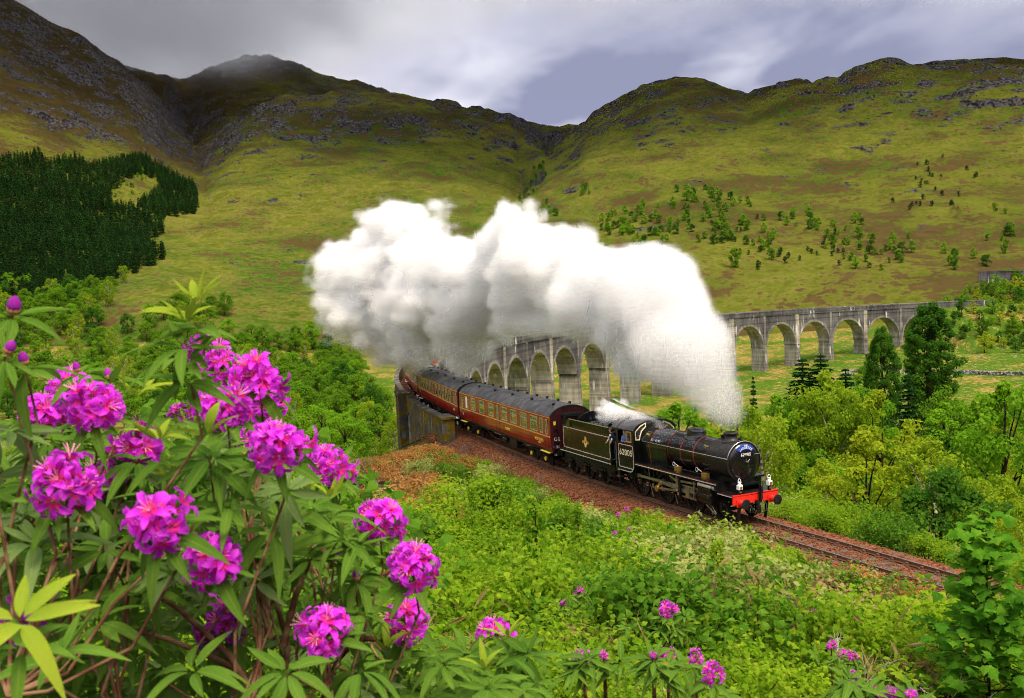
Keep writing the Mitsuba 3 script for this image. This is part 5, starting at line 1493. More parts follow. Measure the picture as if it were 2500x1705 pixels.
# woods of the valley
wood([(-60, 640), (150, 690), (280, 640), (360, 615), (330, 660), (240, 730), (330, 760), (380, 740), (470, 730), (555, 712), (545, 745), (470, 780), (560, 800), (600, 790), (700, 800), (790, 800), (880, 860), (895, 940), (965, 960), (965, 1080), (850, 1085), (690, 1000), (560, 1000), (-60, 1000)],
     ['oak', 'ash', 'birch', 'alder', 'rowan'], [5, 1.6, 1.8, 1.5, .3], (8, 13), 6.3, grid_words(0, 960, 690, 1000, 'the left wood'), 'trees of the wood left of the viaduct', 150, 560, 9000,
     lambda x, y, z, s, t, px, py: (t > 12) | (s < -230), 260, (-.58, -.08))
wood([(1560, 960), (1640, 955), (1700, 985), (1760, 930), (1800, 935), (1870, 905), (1980, 905), (2080, 930), (2160, 985), (2290, 985), (2400, 960), (2470, 900), (2580, 900), (2580, 1500), (2420, 1420), (2200, 1330), (1960, 1215), (1890, 1130), (1700, 1010)],
     ['birch', 'ash', 'oak', 'rowan', 'alder'], [4.5, 3, 1.0, 1.3, 1.2], (8, 13), 4.4, grid_words(1560, 2500, 930, 1350, 'the wood beyond the track'), 'trees of the birch wood beyond the track', 62, 260, 9000,
     lambda x, y, z, s, t, px, py: (t < -9) & (t > -150) & top_ok(x, y, z), 230, (.05, .58))
wood([(2270, 775), (2345, 705), (2400, 690), (2500, 660), (2600, 650), (2600, 845), (2400, 835), (2330, 800)], ['oak', 'ash', 'alder', 'rowan', 'hillbirch'], [2, 3.5, 1.2, 1.2, 2], (4, 8), 4.6, grid_words(2310, 2500, 690, 840, 'the far bank'), 'trees past the far end of the viaduct', 380, 640, 5000,
     lambda x, y, z, s, t, px, py: (s < -425) | (t < -14) | (t > 14), 150, (.40, .58))
wood([(1020, 850), (1700, 830), (1700, 870), (1020, 900)], ['oak', 'ash'], [1, 1], (6, 9), 9, grid_words(1100, 1700, 830, 900, 'the far meadow'), 'trees behind the viaduct piers', 330, 450, 1500, lambda x, y, z, s, t, px, py: t > 25, 14)


def put(kind, px, py, dist, h, where, look=None, spread=1.0):
    p = at(px, py, dist)
    g_ = float(ground(np.array([p[0]]), np.array([p[1]]))[0])
    return tree(kind, (p[0], p[1], g_), h, where, None, spread, look)


def put_top(kind, px, top, dist, where, look=None, spread=1.0):
    """a tree whose top is seen at a pixel"""
    p = at(px, top, dist)
    g_ = float(ground(np.array([p[0]]), np.array([p[1]]))[0])
    return tree(kind, (p[0], p[1], g_), max(3.0, p[2] - g_), where, None, spread, look)


put_top('aspen', 2268, 742, 226, 'rising in front of the far end of the viaduct', 'tall dark loosely branched tree', 1.05)
put_top('aspen', 2152, 800, 205, 'just left of the tallest tree before the far arches', 'slender dark tree', .62)
put_top('spruce', 2216, 900, 172, 'at the foot of the tallest tree', 'broad black green spruce', 1.1)
for px, tp, w in ((1958, 872, 'left of the three dark spruces before the meadow'), (2003, 862, 'in the middle of the three dark spruces before the meadow'), (2064, 898, 'right of the three dark spruces before the meadow')):
    put_top('spruce', px, tp, 180, w, None, 1.7)
put_top('birch', 2012, 905, 140, 'in front of the three dark spruces', 'weeping light green birch', .95)
put_top('birch', 2040, 930, 136, 'right beside the weeping birch before the spruces', 'slightly shorter light green birch', .85)
put_top('rowan', 2150, 965, 134, 'between the weeping birch and the black spruce', 'yellow tiered tree', .8)
put_top('ash', 1905, 955, 140, 'left of the weeping birch', 'fresh green bushy tree', .8)
put_top('ash', 2105, 935, 150, 'behind the yellow tiered tree', 'fresh green tall tree', .7)
put('pine', 1628, 975, 112, 9, 'in front of the viaduct piers, behind the locomotive cab', 'olive flat-topped Scots pine', 1.1)
put_top('ash', 1655, 980, 88, 'right below the olive pine, behind the boiler', 'fresh green bushy tree', 1.0)
put_top('spruce', 1838, 915, 165, 'at the right edge of the steam', 'thin dark spruce', .5)
put_top('rowan', 1795, 950, 120, 'right of the steam above the chimney', 'yellow green layered tree', .8)
put_top('birch', 1850, 985, 110, 'above the smokebox, right of the steam', 'bushy light green birch', .9)
put_top('ash', 2320, 980, 160, 'in front of the meadow, right of the tallest tree', 'wide bright green tree', 1.0)
put_top('oak', 2300, 955, 170, 'right behind the wide bright green tree before the meadow', 'deep green round tree', .9)
put_top('ash', 2450, 925, 120, 'at the right edge in front of the meadow', 'tall deep green tree', .8)
put('ash', 735, 1010, 225, 10, 'at the meadow edge left of the viaduct', 'pale bright green tree')
put('ash', 785, 1030, 205, 13, 'right of the paler one left of the viaduct', 'taller bright green tree')
put('oak', 2108, 860, 300, 7, 'beside the viaduct pier in the far meadow', 'round green tree')
put('oak', 1000, 850, 330, 8, 'behind the first coaches', 'brownish round tree')
for x, y, d, h, w in ((835, 790, 330, 14, 'poking out of the steam at its left end'), (858, 830, 320, 12, 'below the left end of the steam')):
    put('alder', x, 900, d, h, w, 'big dark green tree')

# young trees scattered over the heathery hill
cl = [(1510, 545, 60, 28, 30), (1700, 510, 70, 40, 34), (1600, 560, 70, 35, 30), (1760, 570, 60, 40, 26), (2090, 600, 80, 40, 26), (2000, 560, 40, 30, 10), (1940, 540, 40, 40, 8), (2180, 640, 60, 20, 12), (1430, 470, 30, 10, 4), (1340, 520, 50, 20, 6), (1860, 600, 60, 30, 12), (2390, 640, 20, 10, 3), (2330, 640, 30, 20, 5), (2450, 560, 30, 60, 12), (2290, 470, 70, 40, 14), (1800, 490, 40, 20, 6), (2300, 420, 90, 30, 14), (1960, 620, 130, 30, 26), (1780, 560, 80, 30, 16)]
pxs, pys, kinds_, names_ = [], [], [], []
for j, (cx, cy, sx, sy, n) in enumerate(cl):
    pxs += list(rt.normal(cx, sx * .6, n)); pys += list(rt.normal(cy, sy * .6, n))
    kinds_ += ['hillpine' if j in (17, 16, 14) or (j == 18 and i % 2) else 'hillbirch' for i in range(n)]
Q = hit(pxs, pys, 400)
for q, k, u, v in zip(Q, kinds_, pxs, pys):
    if np.isnan(q[0]) or np.hypot(q[0], q[1]) < 450: continue
    w = 'low on the slope' if v > 590 else 'half way up the slope' if v > 500 else 'high on the slope'
    e = 'right above the steam' if u < 1600 else 'above the viaduct arches' if u < 1950 else 'above the far viaduct end' if u < 2250 else 'far right of the hill'
    tree(k, q, rt.uniform(3.2, 7.0) if k == 'hillbirch' else rt.uniform(2.4, 4.2), f'{w}, {e}', 'young trees scattered on the heathery hill')
tree('hillbirch', hit([1795], [652], 400)[0], 11, 'alone below the wooded slope, right of the steam', None, 1.0, 'largest round green tree')
for q in hit(rt.uniform(275, 385, 22), rt.uniform(425, 492, 22), 400):
    if not np.isnan(q[0]): tree('hillbirch', q, rt.uniform(2.5, 4.5), 'on the clear knoll within the conifers', 'bushes on the knoll in the conifer forest')
# bushes down the gully and along the stream of the left glen
gx = np.concatenate([np.linspace(1268, 1330, 22), np.linspace(1300, 1345, 10)]); gy = np.concatenate([np.linspace(490, 400, 22), np.linspace(440, 360, 10)])
for q in hit(gx + rt.normal(0, 5, len(gx)), gy + rt.normal(0, 5, len(gx)), 500):
    if not np.isnan(q[0]): tree('hillbirch', q, rt.uniform(3, 6), 'down in the dark gully above the middle of the steam', 'bushes lining the gully')
# ---------------------------------------------------------------- scrub on the slope between the camera and the line
ru = np.random.default_rng(77)
BU = {}
for nm, R_, H_, n_, lf, asp in (('near', .55, .62, 1150, .046, .85), ('mid', .85, .85, 1350, .066, .78), ('far', 1.15, 1.05, 1250, .105, .72)):
    for i in range(2):
        BU[nm, i] = (*bush(400 + 10 * i + int(lf * 1000), R_, H_, n_, lf, asp), R_, H_)
for nm, n_, lf in (('near', 420, .20), ('mid', 520, .26), ('far', 480, .34)):
    R_, H_ = {'near': (.5, .5), 'mid': (.75, .7), 'far': (1.0, .85)}[nm]
    for i in range(2):
        BU['g' + nm, i] = (*bush(480 + 10 * i + n_, R_, H_, n_, lf, .13, 6, 10, -.1, -1.6), R_, H_)
for i in range(3):
    g_ = np.random.default_rng(520 + i)
    cs_ = np.array([[g_.normal() * .16 * (1.1 - u), g_.normal() * .16 * (1.1 - u), 2.0 * u] for u in np.linspace(.12, 1, 26)])
    v_, f_ = clump_leaves(cs_, .34 * (1.15 - np.linspace(.12, 1, 26)) + .05, [34] * 26, .062, .8, g_, .8, .5, .4, leaves6)
    st_m = [tube(np.array([[0, 0, -.2], [.02, .01, 1.0], [0, .02, 2.05]]), [.014, .010, .003], 5)] + [tube(np.array([[0, 0, c[2] - .15], c, c * [2.1, 2.1, 1] + [0, 0, .08]]), [.006, .004, .002], 4) for c in cs_[::2]]
    BU['sapling', i] = (tm(v_, f_), cat(st_m), .4, 2.05 / 1.35)
SG = {}


def scrub_group(size, i, m):
    k = (size, i, m)
    if k not in SG:
        cr, st, R_, H_ = BU[size, i]
        SG[k] = group(f'{m}_{size}_{i}', cr, st, 'm_' + m, 'm_bark_dark' if m != 'dead' else 'm_bark_dead', 'foliage', 'stems')
    return SG[k]


LIMIT = np.array([(-50, 960), (500, 1020), (800, 1100), (930, 1112), (1000, 1092), (1060, 1075), (1100, 1098), (1190, 1118), (1290, 1165), (1400, 1216), (1480, 1246), (1530, 1252), (1575, 1225), (1630, 1222), (1690, 1262), (1720, 1235), (1760, 1262), (1830, 1300), (1910, 1322), (1980, 1345), (2040, 1375), (2100, 1360), (2150, 1350), (2210, 1408), (2290, 1440), (2360, 1400), (2600, 1500)], float)
REG = {'dead': [[(830, 1135), (930, 1090), (1040, 1078), (1125, 1115), (1175, 1180), (1150, 1300), (1010, 1335), (860, 1290)], [(1365, 1215), (1470, 1240), (1480, 1310), (1380, 1300)]],
       'scrub_pale': [[(1580, 1405), (1800, 1400), (1980, 1470), (2000, 1560), (1800, 1560), (1620, 1500)], [(1330, 1290), (1440, 1300), (1430, 1380), (1330, 1370)], [(1640, 1560), (1900, 1600), (1960, 1705), (1750, 1705)]],
       'scrub_deep': [[(1090, 1160), (1380, 1245), (1380, 1330), (1150, 1290)], [(1850, 1450), (2200, 1430), (2350, 1500), (2300, 1560), (2000, 1530)], [(1380, 1640), (1700, 1600), (1760, 1705), (1350, 1705)]],
       'dry_grass': [[(1980, 1560), (2500, 1520), (2500, 1705), (1960, 1705)]]}
FIELD = [(-40, 990), (300, 980), (560, 1040), (840, 1115), (940, 1118), (1060, 1085), (1190, 1130), (1400, 1240), (1700, 1300), (1980, 1370), (2300, 1460), (2540, 1500), (2540, 1830), (-40, 1830)]
nu = 0


def scrub_at(px, py, hmul=1.0, force=None, limit=True, key=None, lab=None, dist=None, sapling=False):
    """one clump of scrub whose foot is seen at a pixel"""
    global nu
    if dist is None:
        q = hit(px, py, 3.0, 200)[0]
        if np.isnan(q[0]): return
    else:
        q = at(px, py, dist); q[2] = ground(q[0:1], q[1:2])[0]
    d = math.hypot(q[0], q[1])
    s, t = track_st(q[0:1], q[1:2])
    if limit and (t[0] < 3.9 or d > 85 or d < 3.2): return
    m = force
    if m is None:
        m = 'scrub'
        for k, polys in REG.items():
            if any(inside(p, px, py) for p in polys): m = k
        if m == 'dead' and ru.uniform() < .24: m = 'scrub_deep'
        elif m != 'dead' and ru.uniform() < .16: m = ru.choice(['scrub', 'scrub_deep', 'scrub_pale'])
        if m == 'dry_grass' and ru.uniform() < .5: m = ru.choice(['scrub_deep', 'scrub', 'dead'])
    size = 'near' if d < 13 else 'mid' if d < 30 else 'far'
    i = int(ru.integers(2))
    if force is None and m != 'dead' and ru.uniform() < .13: size, m = 'g' + size, ru.choice(['scrub_pale', 'scrub', 'dry_grass'])
    if sapling: size, i = 'sapling', int(ru.integers(3))
    g_ = scrub_group(size, i, m)
    H_ = BU[size, i][3] * 1.35
    sc_ = (ru.uniform(.6, 1.15) if ru.uniform() < .72 else ru.uniform(1.25, 1.9)) * hmul
    if limit:
        lim = np.interp(px, LIMIT[:, 0], LIMIT[:, 1])
        top = to_px(q + [0, 0, H_ * sc_])[1]
        if top < lim:
            full = to_px(q)[1] - top
            sc_ *= max(.0, (to_px(q)[1] - lim) / full)
        sc_ = max(sc_, .30)
    M = mat4(rotz(ru.uniform(0, 6.283)) @ np.diag([max(sc_, .7), max(sc_, .7), sc_]), (q[0], q[1], q[2] - .08))
    if key:
        k = fast_numbered(key); say(k, lab, 'sapling' if sapling else 'bush', 'birch saplings on the slope' if sapling else 'bushes on the slope by the track')
    else:
        k = f'undergrowth__{nu:03d}'; nu += 1
    instance(k, g_, M)
    return k


pu = np.stack([ru.uniform(-40, 2540, 1650), ru.uniform(980, 1830, 1650)], 1)
pu = pu[inside(FIELD, pu[:, 0], pu[:, 1])]
Qs = hit(pu[:, 0], pu[:, 1], 3.0, 200)
_e = ru.uniform(0, 1, 330)
_eu = 860 + 1640 * _e; _ev = np.interp(_eu, LIMIT[:, 0], LIMIT[:, 1]) + ru.uniform(8, 60, 330)
pu = np.vstack([pu, np.stack([_eu, _ev], 1)]); Qs = np.vstack([Qs, hit(_eu, _ev, 3.0, 200)])
for (u, v), q in zip(pu, Qs):
    if np.isnan(q[0]): continue
    if u < 1150 and v > 1150 and ru.uniform() < .45: continue
    scrub_at(u, v)
say('undergrowth', 'bright green birch scrub and bracken covering the slope below the railway', kind='stuff')
# taller birch scrub at the left, behind the rhododendron
for k in range(46):
    u = ru.uniform(-40, 640); d = ru.uniform(10, 22)
    scrub_at(u, 1000, ru.uniform(1.5, 2.3) if u > 60 else 1.2, 'scrub' if ru.uniform() < .7 else 'scrub_deep', False, dist=d)
# single bushes one can point to
for px, py, h, m, lab in ((1600, 1305, 1.0, 'scrub', 'bright green bush right below the connecting rods'), (1250, 1235, .9, 'scrub', 'yellow green bush below the middle of the first coach'), (1190, 1190, .8, 'scrub', 'bright bush beside the ballast near the mossy wall end'),
                          (1700, 1350, 1.2, 'scrub', 'bright green bush below the cylinder, tallest before the driving wheels'), (1810, 1350, 1.1, 'scrub', 'leafy bush in front of the pony wheel'), (1960, 1420, 1.2, 'scrub', 'bush hiding the near rail ahead of the buffers'), (2110, 1460, 1.9, 'scrub', 'tall leafy bush covering both rails ahead of the train'),
                          (2030, 1410, 1.0, 'scrub', 'low bush on the near rail edge left of the tall one'), (1075, 1180, .9, 'dead', 'orange brown dead bush below the end of the viaduct wall'), (960, 1180, 1.0, 'dead', 'wide rusty brown dead bush left of the viaduct wall foot')):
    scrub_at(px, py, h, m, True, 'bush', lab)
# low growth on the far side of the line
for k in range(150):
    s = ru.uniform(-12, 60); t = -ru.uniform(4.6, 12)
    P = track(s, t); z = float(ground(P[0:1], P[1:2])[0])
    i = int(ru.integers(2)); m = ru.choice(['scrub', 'scrub', 'scrub_deep', 'scrub_pale'])
    sc_ = ru.uniform(.7, 1.5) * (1.0 if t > -6.5 else 1.35)
    if t + 1.2 * sc_ > -2.5: sc_ = max(.5, (-2.5 - t) / 1.2)
    instance(f'undergrowth__{nu:03d}', scrub_group('mid', i, m), mat4(rotz(ru.uniform(0, 6.28)) @ np.diag([sc_, sc_, sc_]), (P[0], P[1], z - .1))); nu += 1


for k in range(190):
    s = ru.uniform(-40, 30); t = -ru.uniform(5.5, 22)
    P = track(s, t); z = float(ground(P[0:1], P[1:2])[0])
    sc_ = ru.uniform(1.1, 2.0)
    if t + 1.5 * sc_ > -2.6: sc_ = (-2.6 - t) / 1.5
    instance(f'undergrowth__{nu:03d}', scrub_group('far', int(ru.integers(2)), ru.choice(['scrub', 'scrub', 'scrub_deep'])), mat4(rotz(ru.uniform(0, 6.28)) @ np.diag([sc_, sc_, sc_ * 1.1]), (P[0], P[1], z - .15))); nu += 1
# birch saplings standing out of the scrub
SAPL = [(1475, 1300, 'below the cab'), (1585, 1310, 'below the rear driving wheel'), (1645, 1320, 'below the middle driving wheel'), (1690, 1330, 'before the slide bars'), (1745, 1360, 'before the cylinder'), (1800, 1370, 'before the buffer beam'), (1880, 1400, 'at the near rail ahead of the buffers'), (1950, 1430, 'left of the tall bush on the rails'),
        (2020, 1460, 'in front of the tall bush on the rails'), (2080, 1470, 'tallest, covering both rails'), (2130, 1480, 'right of the tallest one on the rails'), (2185, 1490, 'left of the sycamore sapling, by the near rail'), (1700, 1460, 'in the pale scrub'), (1560, 1420, 'in the middle of the slope'), (1420, 1500, 'in the left part of the bright slope'), (1330, 1420, 'right of the lowest rhododendron trusses'),
        (1320, 1600, 'near the bottom, left of the magenta pair'), (1480, 1640, 'near the bottom middle'), (1850, 1560, 'right of the row of magenta trusses'), (1250, 1330, 'below the sawn stump'), (1160, 1380, 'right of the magenta trusses below the dead bushes'), (1390, 1380, 'below the tender'), (1960, 1560, 'left of the pale dead sapling'), (2230, 1560, 'right of the dark scrub'), (1760, 1640, 'at the bottom, right of the middle')]
for px, py, lab in SAPL:
    scrub_at(px, py, ru.uniform(.8, 1.15) if 'tallest' not in lab else 1.4, 'scrub', True, 'birch_sapling', 'slender bright green birch sapling ' + lab, sapling=True)


# dead twigs: bare pale branches
def twigs(seed, H, n, r0, spread=.5, depth=3):
    g = np.random.default_rng(seed)
    out = []

    def grow(a, d, L, r, lev):
        k = 4
        pts = [a]
        for _ in range(k):
            d = unit(d + g.normal(size=3) * .22)
            pts.append(pts[-1] + d * L / k)
        out.append(tube(np.array(pts), np.linspace(r, r * .55, k + 1), 5 if lev == 0 else 4))
        if lev < depth:
            for _ in range(n):
                j = g.integers(2, k + 1)
                grow(pts[j], unit(d + g.normal(size=3) * spread), L * g.uniform(.45, .75), r * .5, lev + 1)
    grow(np.zeros(3) - [0, 0, .2], unit(np.array([g.normal() * .12, g.normal() * .12, 1])), H * .5, r0, 0)
    return cat(out)


for i, (px, py, d, H, lab) in enumerate(((2104, 1690, 12, 1.9, 'pale bare dead sapling standing in the scrub at the bottom right'), (2300, 1700, 12.5, 1.5, 'bare grey dead sapling right of the paler one at the bottom right'), (2140, 1530, 18, 1.5, 'small forked dead branch in the dark scrub'), (2330, 1600, 15, 1.6, 'thin dead branches below the sycamore sapling'), (2440, 1690, 12, 1.4, 'bare twiggy dead shrub in the bottom right corner'), (1980, 1640, 13, 1.2, 'bare twigs left of the pale dead sapling'))):
    p = at(px, py, d); z = float(ground(p[0:1], p[1:2])[0])
    k = fast_numbered('dead_shrub')
    scene[k] = shape(twigs(600 + i, H, 3, .020), 'm_bark_dead', True, mat4(t=(p[0], p[1], z)))
    say(k, lab, 'dead shrub')
tw = [cat([moved(twigs(640 + j * 7 + i, 1.3, 3, .014, .7), mat4(rotz(i * 1.3), (ru.normal() * .5, ru.normal() * .5, 0))) for i in range(4)]) for j in range(2)]
scene['g_twigs_0'] = {'type': 'shapegroup', 'twigs': shape(tw[0], 'm_bark_dead')}
scene['g_twigs_1'] = {'type': 'shapegroup', 'twigs': shape(tw[1], 'm_bark_dead')}
n_t = 0
for cx, cy, sx, sy, n in ((1000, 1220, 90, 55, 44), (1120, 1230, 50, 30, 18), (2200, 1650, 180, 45, 26), (2380, 1600, 90, 50, 12), (1430, 1270, 40, 20, 5)):
    for _ in range(n):
        q = hit(ru.normal(cx, sx), ru.normal(cy, sy), 3, 120)[0]
        if np.isnan(q[0]): continue
        s, t = track_st(q[0:1], q[1:2])
        if t[0] < 5: continue
        sc_ = ru.uniform(.5, .95)
        instance(f'dead_brushwood__{n_t:03d}', f'g_twigs_{n_t % 2}', mat4(rotz(ru.uniform(0, 6.28)) @ np.array([[1, 0, ru.normal() * .4], [0, 1, ru.normal() * .4], [0, 0, 1]]), (q[0], q[1], q[2]), sc_)); n_t += 1
say('dead_brushwood', 'tangle of dry grey brown twigs among the scrub', kind='stuff')
# a sawn stump with cut branch ends
q = hit(1207, 1262, 5, 120)[0]
st = thing('tree_stump', 'cut tree stump with pale sawn branch ends in the scrub below the first coach', 'tree stump')
part(st, 'trunk', lathe([(.34, -.3), (.30, .3), (.27, .75), (.25, .9), (0, .9)], 14), 'm_bark_dark', 30, mat4(t=q))
gs = np.random.default_rng(8)
for i in range(7):
    a = gs.uniform(0, 6.28); d = np.array([math.cos(a), math.sin(a), gs.uniform(.1, .9)]); d /= np.linalg.norm(d)
    b = np.array([0, 0, gs.uniform(.45, .85)]) + d * .2
    k = part(st, 'sawn_branch', cyl(b, b + d * .28, .075, 10), 'm_bark_dark', 30, mat4(t=q))
    scene[k + '__cut_face'] = shape(cyl(b + d * .281, b + d * .29, .07, 10), 'm_cut_wood', False, mat4(t=q))
flat('cut_wood', (0.55, 0.40, 0.22), 0.8)

# sycamore sapling at the right
leafmat('sycamore', (0.040, 0.165, 0.012), (0.095, 0.27, 0.016), (0.20, 0.38, 0.03), 0.5, 1.2, 0.4, 0.5)
LOBE = np.array([(0, 0), (.16, .02), (.30, -.08), (.34, .10), (.50, .16), (.40, .30), (.48, .46), (.28, .50), (.22, .62), (.10, .78), (0, 1.0)])
lob = np.vstack([LOBE, LOBE[::-1][1:-1] * [-1, 1]])
lz = -.12 * np.abs(lob[:, 0]) - .10 * lob[:, 1] ** 2
syc = tm(np.vstack([np.stack([lob[:, 0], lob[:, 1], lz], 1), [[0, .42, .03]]]), [[i, (i + 1) % len(lob), len(lob)] for i in range(len(lob))])
sp = at(2410, 1700, 13.0); sz = float(ground(sp[0:1], sp[1:2])[0])
top = at(2400, 1245, 13.2)[2]
sy_ = thing('sycamore_sapling', 'leafy dark green sycamore sapling with big lobed leaves at the right edge', 'sapling')
g5 = np.random.default_rng(12)
Hs = top - sz
stems, nodes = [tube(np.array([[0, 0, -.2], [.03, 0, Hs * .5], [0, 0.02, Hs]]), [.03, .02, .006], 6)], []
for i in range(54):
    h = Hs * (.12 + .86 * i / 54); L = (1.0 - .86 * (i / 54) ** .9) * g5.uniform(.5, 1.05) * 1.3
    a = i * 2.4 + g5.normal() * .3
    e = np.array([math.cos(a) * L, math.sin(a) * L, h + .10 * L])
    stems.append(tube(np.array([[0, 0, h - .05], e * [.5, .5, 1] + [0, 0, .05], e]), [.010, .007, .003], 4))
    for j in range(int(4 + L * 9)):
        t = g5.uniform(.25, 1.05)
        nodes.append(np.array([e[0] * t, e[1] * t, h + .1 * L * t]) + g5.normal(size=3) * .07)
part(sy_, 'stem', cat(stems), 'm_bark_dark', True, mat4(t=(sp[0], sp[1], sz)))
tocam = unit(EYE - np.array([sp[0], sp[1], sz + 1]))
nodes = nodes + [n_ + g5.normal(size=3) * .09 for n_ in nodes]
order = np.argsort([-(n_ @ tocam) for n_ in nodes])
rest = []
for c, j in enumerate(order):
    n_ = nodes[j]
    nrm = unit(np.array([g5.normal() * .45, g5.normal() * .45, 1]) + .35 * tocam)
    Rm = frame(nrm, unit(np.array([n_[0], n_[1], 0.0]) + g5.normal(size=3) * .4))
    Mx = mat4(np.stack([Rm[:, 1], Rm[:, 0], -Rm[:, 2]], 1) if False else np.stack([-Rm[:, 1], Rm[:, 0], Rm[:, 2]], 1), np.array([sp[0], sp[1], sz]) + n_, g5.uniform(.12, .20))
    if c < 260: part(sy_, 'leaf', syc, 'm_sycamore', False, Mx)
    else: rest.append(moved(syc, Mx))
if rest: part(sy_, 'inner_leaves', cat(rest), 'm_sycamore', kind='stuff')
# ---------------------------------------------------------------- rhododendrons
rr_ = np.random.default_rng(2024)


def petal_col(deep):
    def fn(p, n, uv):
        v, u = uv.y, uv.x
        base = mix((0.56, 0.006, 0.66), (0.86, 0.10, 0.90), smoothstep(0.2, 0.95, v) * 0.7 + 0.3 * noise(p.x * 60, p.y * 60, p.z * 60))
        base = mix(base, (0.85, 0.05, 0.26), (1 - smoothstep(0.18, 0.42, v)) * 0.9)
        return base * (0.55 if deep else 1.0)
    return fn


scene['m_petal'] = {'type': 'principledthin', 'base_color': pcol(petal_col(False)), 'roughness': 0.6, 'diff_trans': 0.9, 'spec_trans': 0.0, 'eta': 1.3}
scene['m_petal_deep'] = {'type': 'principledthin', 'base_color': pcol(petal_col(True)), 'roughness': 0.6, 'diff_trans': 0.7, 'spec_trans': 0.0, 'eta': 1.3}
flat('stamen', (0.75, 0.32, 0.42), 0.6)


def leaf_col(a, b):
    def fn(p, n, uv):
        rib = 1 - smoothstep(0.0, 0.05, abs(uv.x - 0.5))
        w = noise(p.x * 9, p.y * 9, p.z * 9)
        c = mix(a, b, w * 0.7 + 0.3 * smoothstep(0.0, 0.9, uv.y))
        c = mix(c, (0.30, 0.19, 0.03), smoothstep(0.80, 0.92, fbm(p.x * 22, p.y * 22, p.z * 22, 3)) * 0.8)
        return mix(c, (0.26, 0.30, 0.06), rib * 0.6)
    return fn


for nm, a, b in (('rleaf', (0.050, 0.130, 0.014), (0.125, 0.235, 0.028)), ('rleaf_new', (0.13, 0.23, 0.015), (0.29, 0.36, 0.03)), ('rleaf_pale', (0.10, 0.18, 0.045), (0.17, 0.25, 0.08))):
    scene['m_' + nm] = {'type': 'principledthin', 'base_color': pcol(leaf_col(a, b)), 'roughness': 0.36, 'diff_trans': 0.6, 'spec_trans': 0.0, 'eta': 1.42}
bark('rstem', (0.10, 0.045, 0.025), (0.25, 0.15, 0.08), 12)
flat('bud_scale', (0.36, 0.16, 0.05), 0.6)


def petal_grid(nu_, nv, wf, L, cup, g, ruff):
    u = np.linspace(-1, 1, nu_); v = np.linspace(0, 1, nv)
    U, V = np.meshgrid(u, v, indexing='ij')
    wd = wf * (np.sin(np.pi * np.clip(V * .82 + .10, 0, 1)) ** .75)
    r = .004 + L * V
    z = cup * (1 - (1 - V) ** 2) - .010 * V ** 3 + ruff * g.normal(size=U.shape) + .006 * (1 - U**2) * 0 + .004 * np.abs(U)
    P = np.stack([r, U * wd, z], -1).reshape(-1, 3)
    i, j = np.meshgrid(np.arange(nu_ - 1), np.arange(nv - 1), indexing='ij')
    q = np.stack([i * nv + j, (i + 1) * nv + j, (i + 1) * nv + j + 1, i * nv + j + 1], -1).reshape(-1, 4)
    return P, q, np.stack([(U.ravel() + 1) / 2, V.ravel()], 1)


FL = []
for k in range(4):
    g = np.random.default_rng(300 + k)
    V_, Q_, UV = [], [], []
    for i in range(5):
        P, q, uv = petal_grid(3, 5, .0088, .038, .015, g, .0026)
        a = 2 * math.pi * i / 5 + g.normal() * .08
        V_.append(P @ rotz(a).T); Q_.append(q + 15 * i); UV.append(uv)
    FL.append((tm(np.vstack(V_), np.vstack(Q_)), np.vstack(UV)))
STM = cat([tube(np.array([[0, 0, 0], [.008 * math.cos(a), .008 * math.sin(a), .018], [.016 * math.cos(a), .016 * math.sin(a), .030]]), .0008, 3) for a in np.arange(0, 6.2, .9)])


def leaf_mesh(L, wd, curve, fold, nv=8):
    v = np.linspace(0, 1, nv)
    w = wd * np.sin(np.pi * np.clip(v, 0, 1) ** .85) ** .8 * (1 - .25 * v) + .0008
    x = L * v; z = -curve * v ** 2 * L
    P = np.stack([np.stack([x, s_ * w, z + (fold * w if s_ else 0)], -1) for s_ in (-1, 0, 1)], 0).reshape(-1, 3)
    i, j = np.meshgrid(np.arange(2), np.arange(nv - 1), indexing='ij')
    q = np.stack([i * nv + j, (i + 1) * nv + j, (i + 1) * nv + j + 1, i * nv + j + 1], -1).reshape(-1, 4)
    uv = np.stack([np.repeat([0, .5, 1], nv), np.tile(v, 3)], 1)
    return tm(P, q), uv


LV = [leaf_mesh(.108, .0145, .45, .35), leaf_mesh(.10, .0135, .15, .5), leaf_mesh(.122, .0155, .75, .25), leaf_mesh(.088, .012, -.15, .55)]


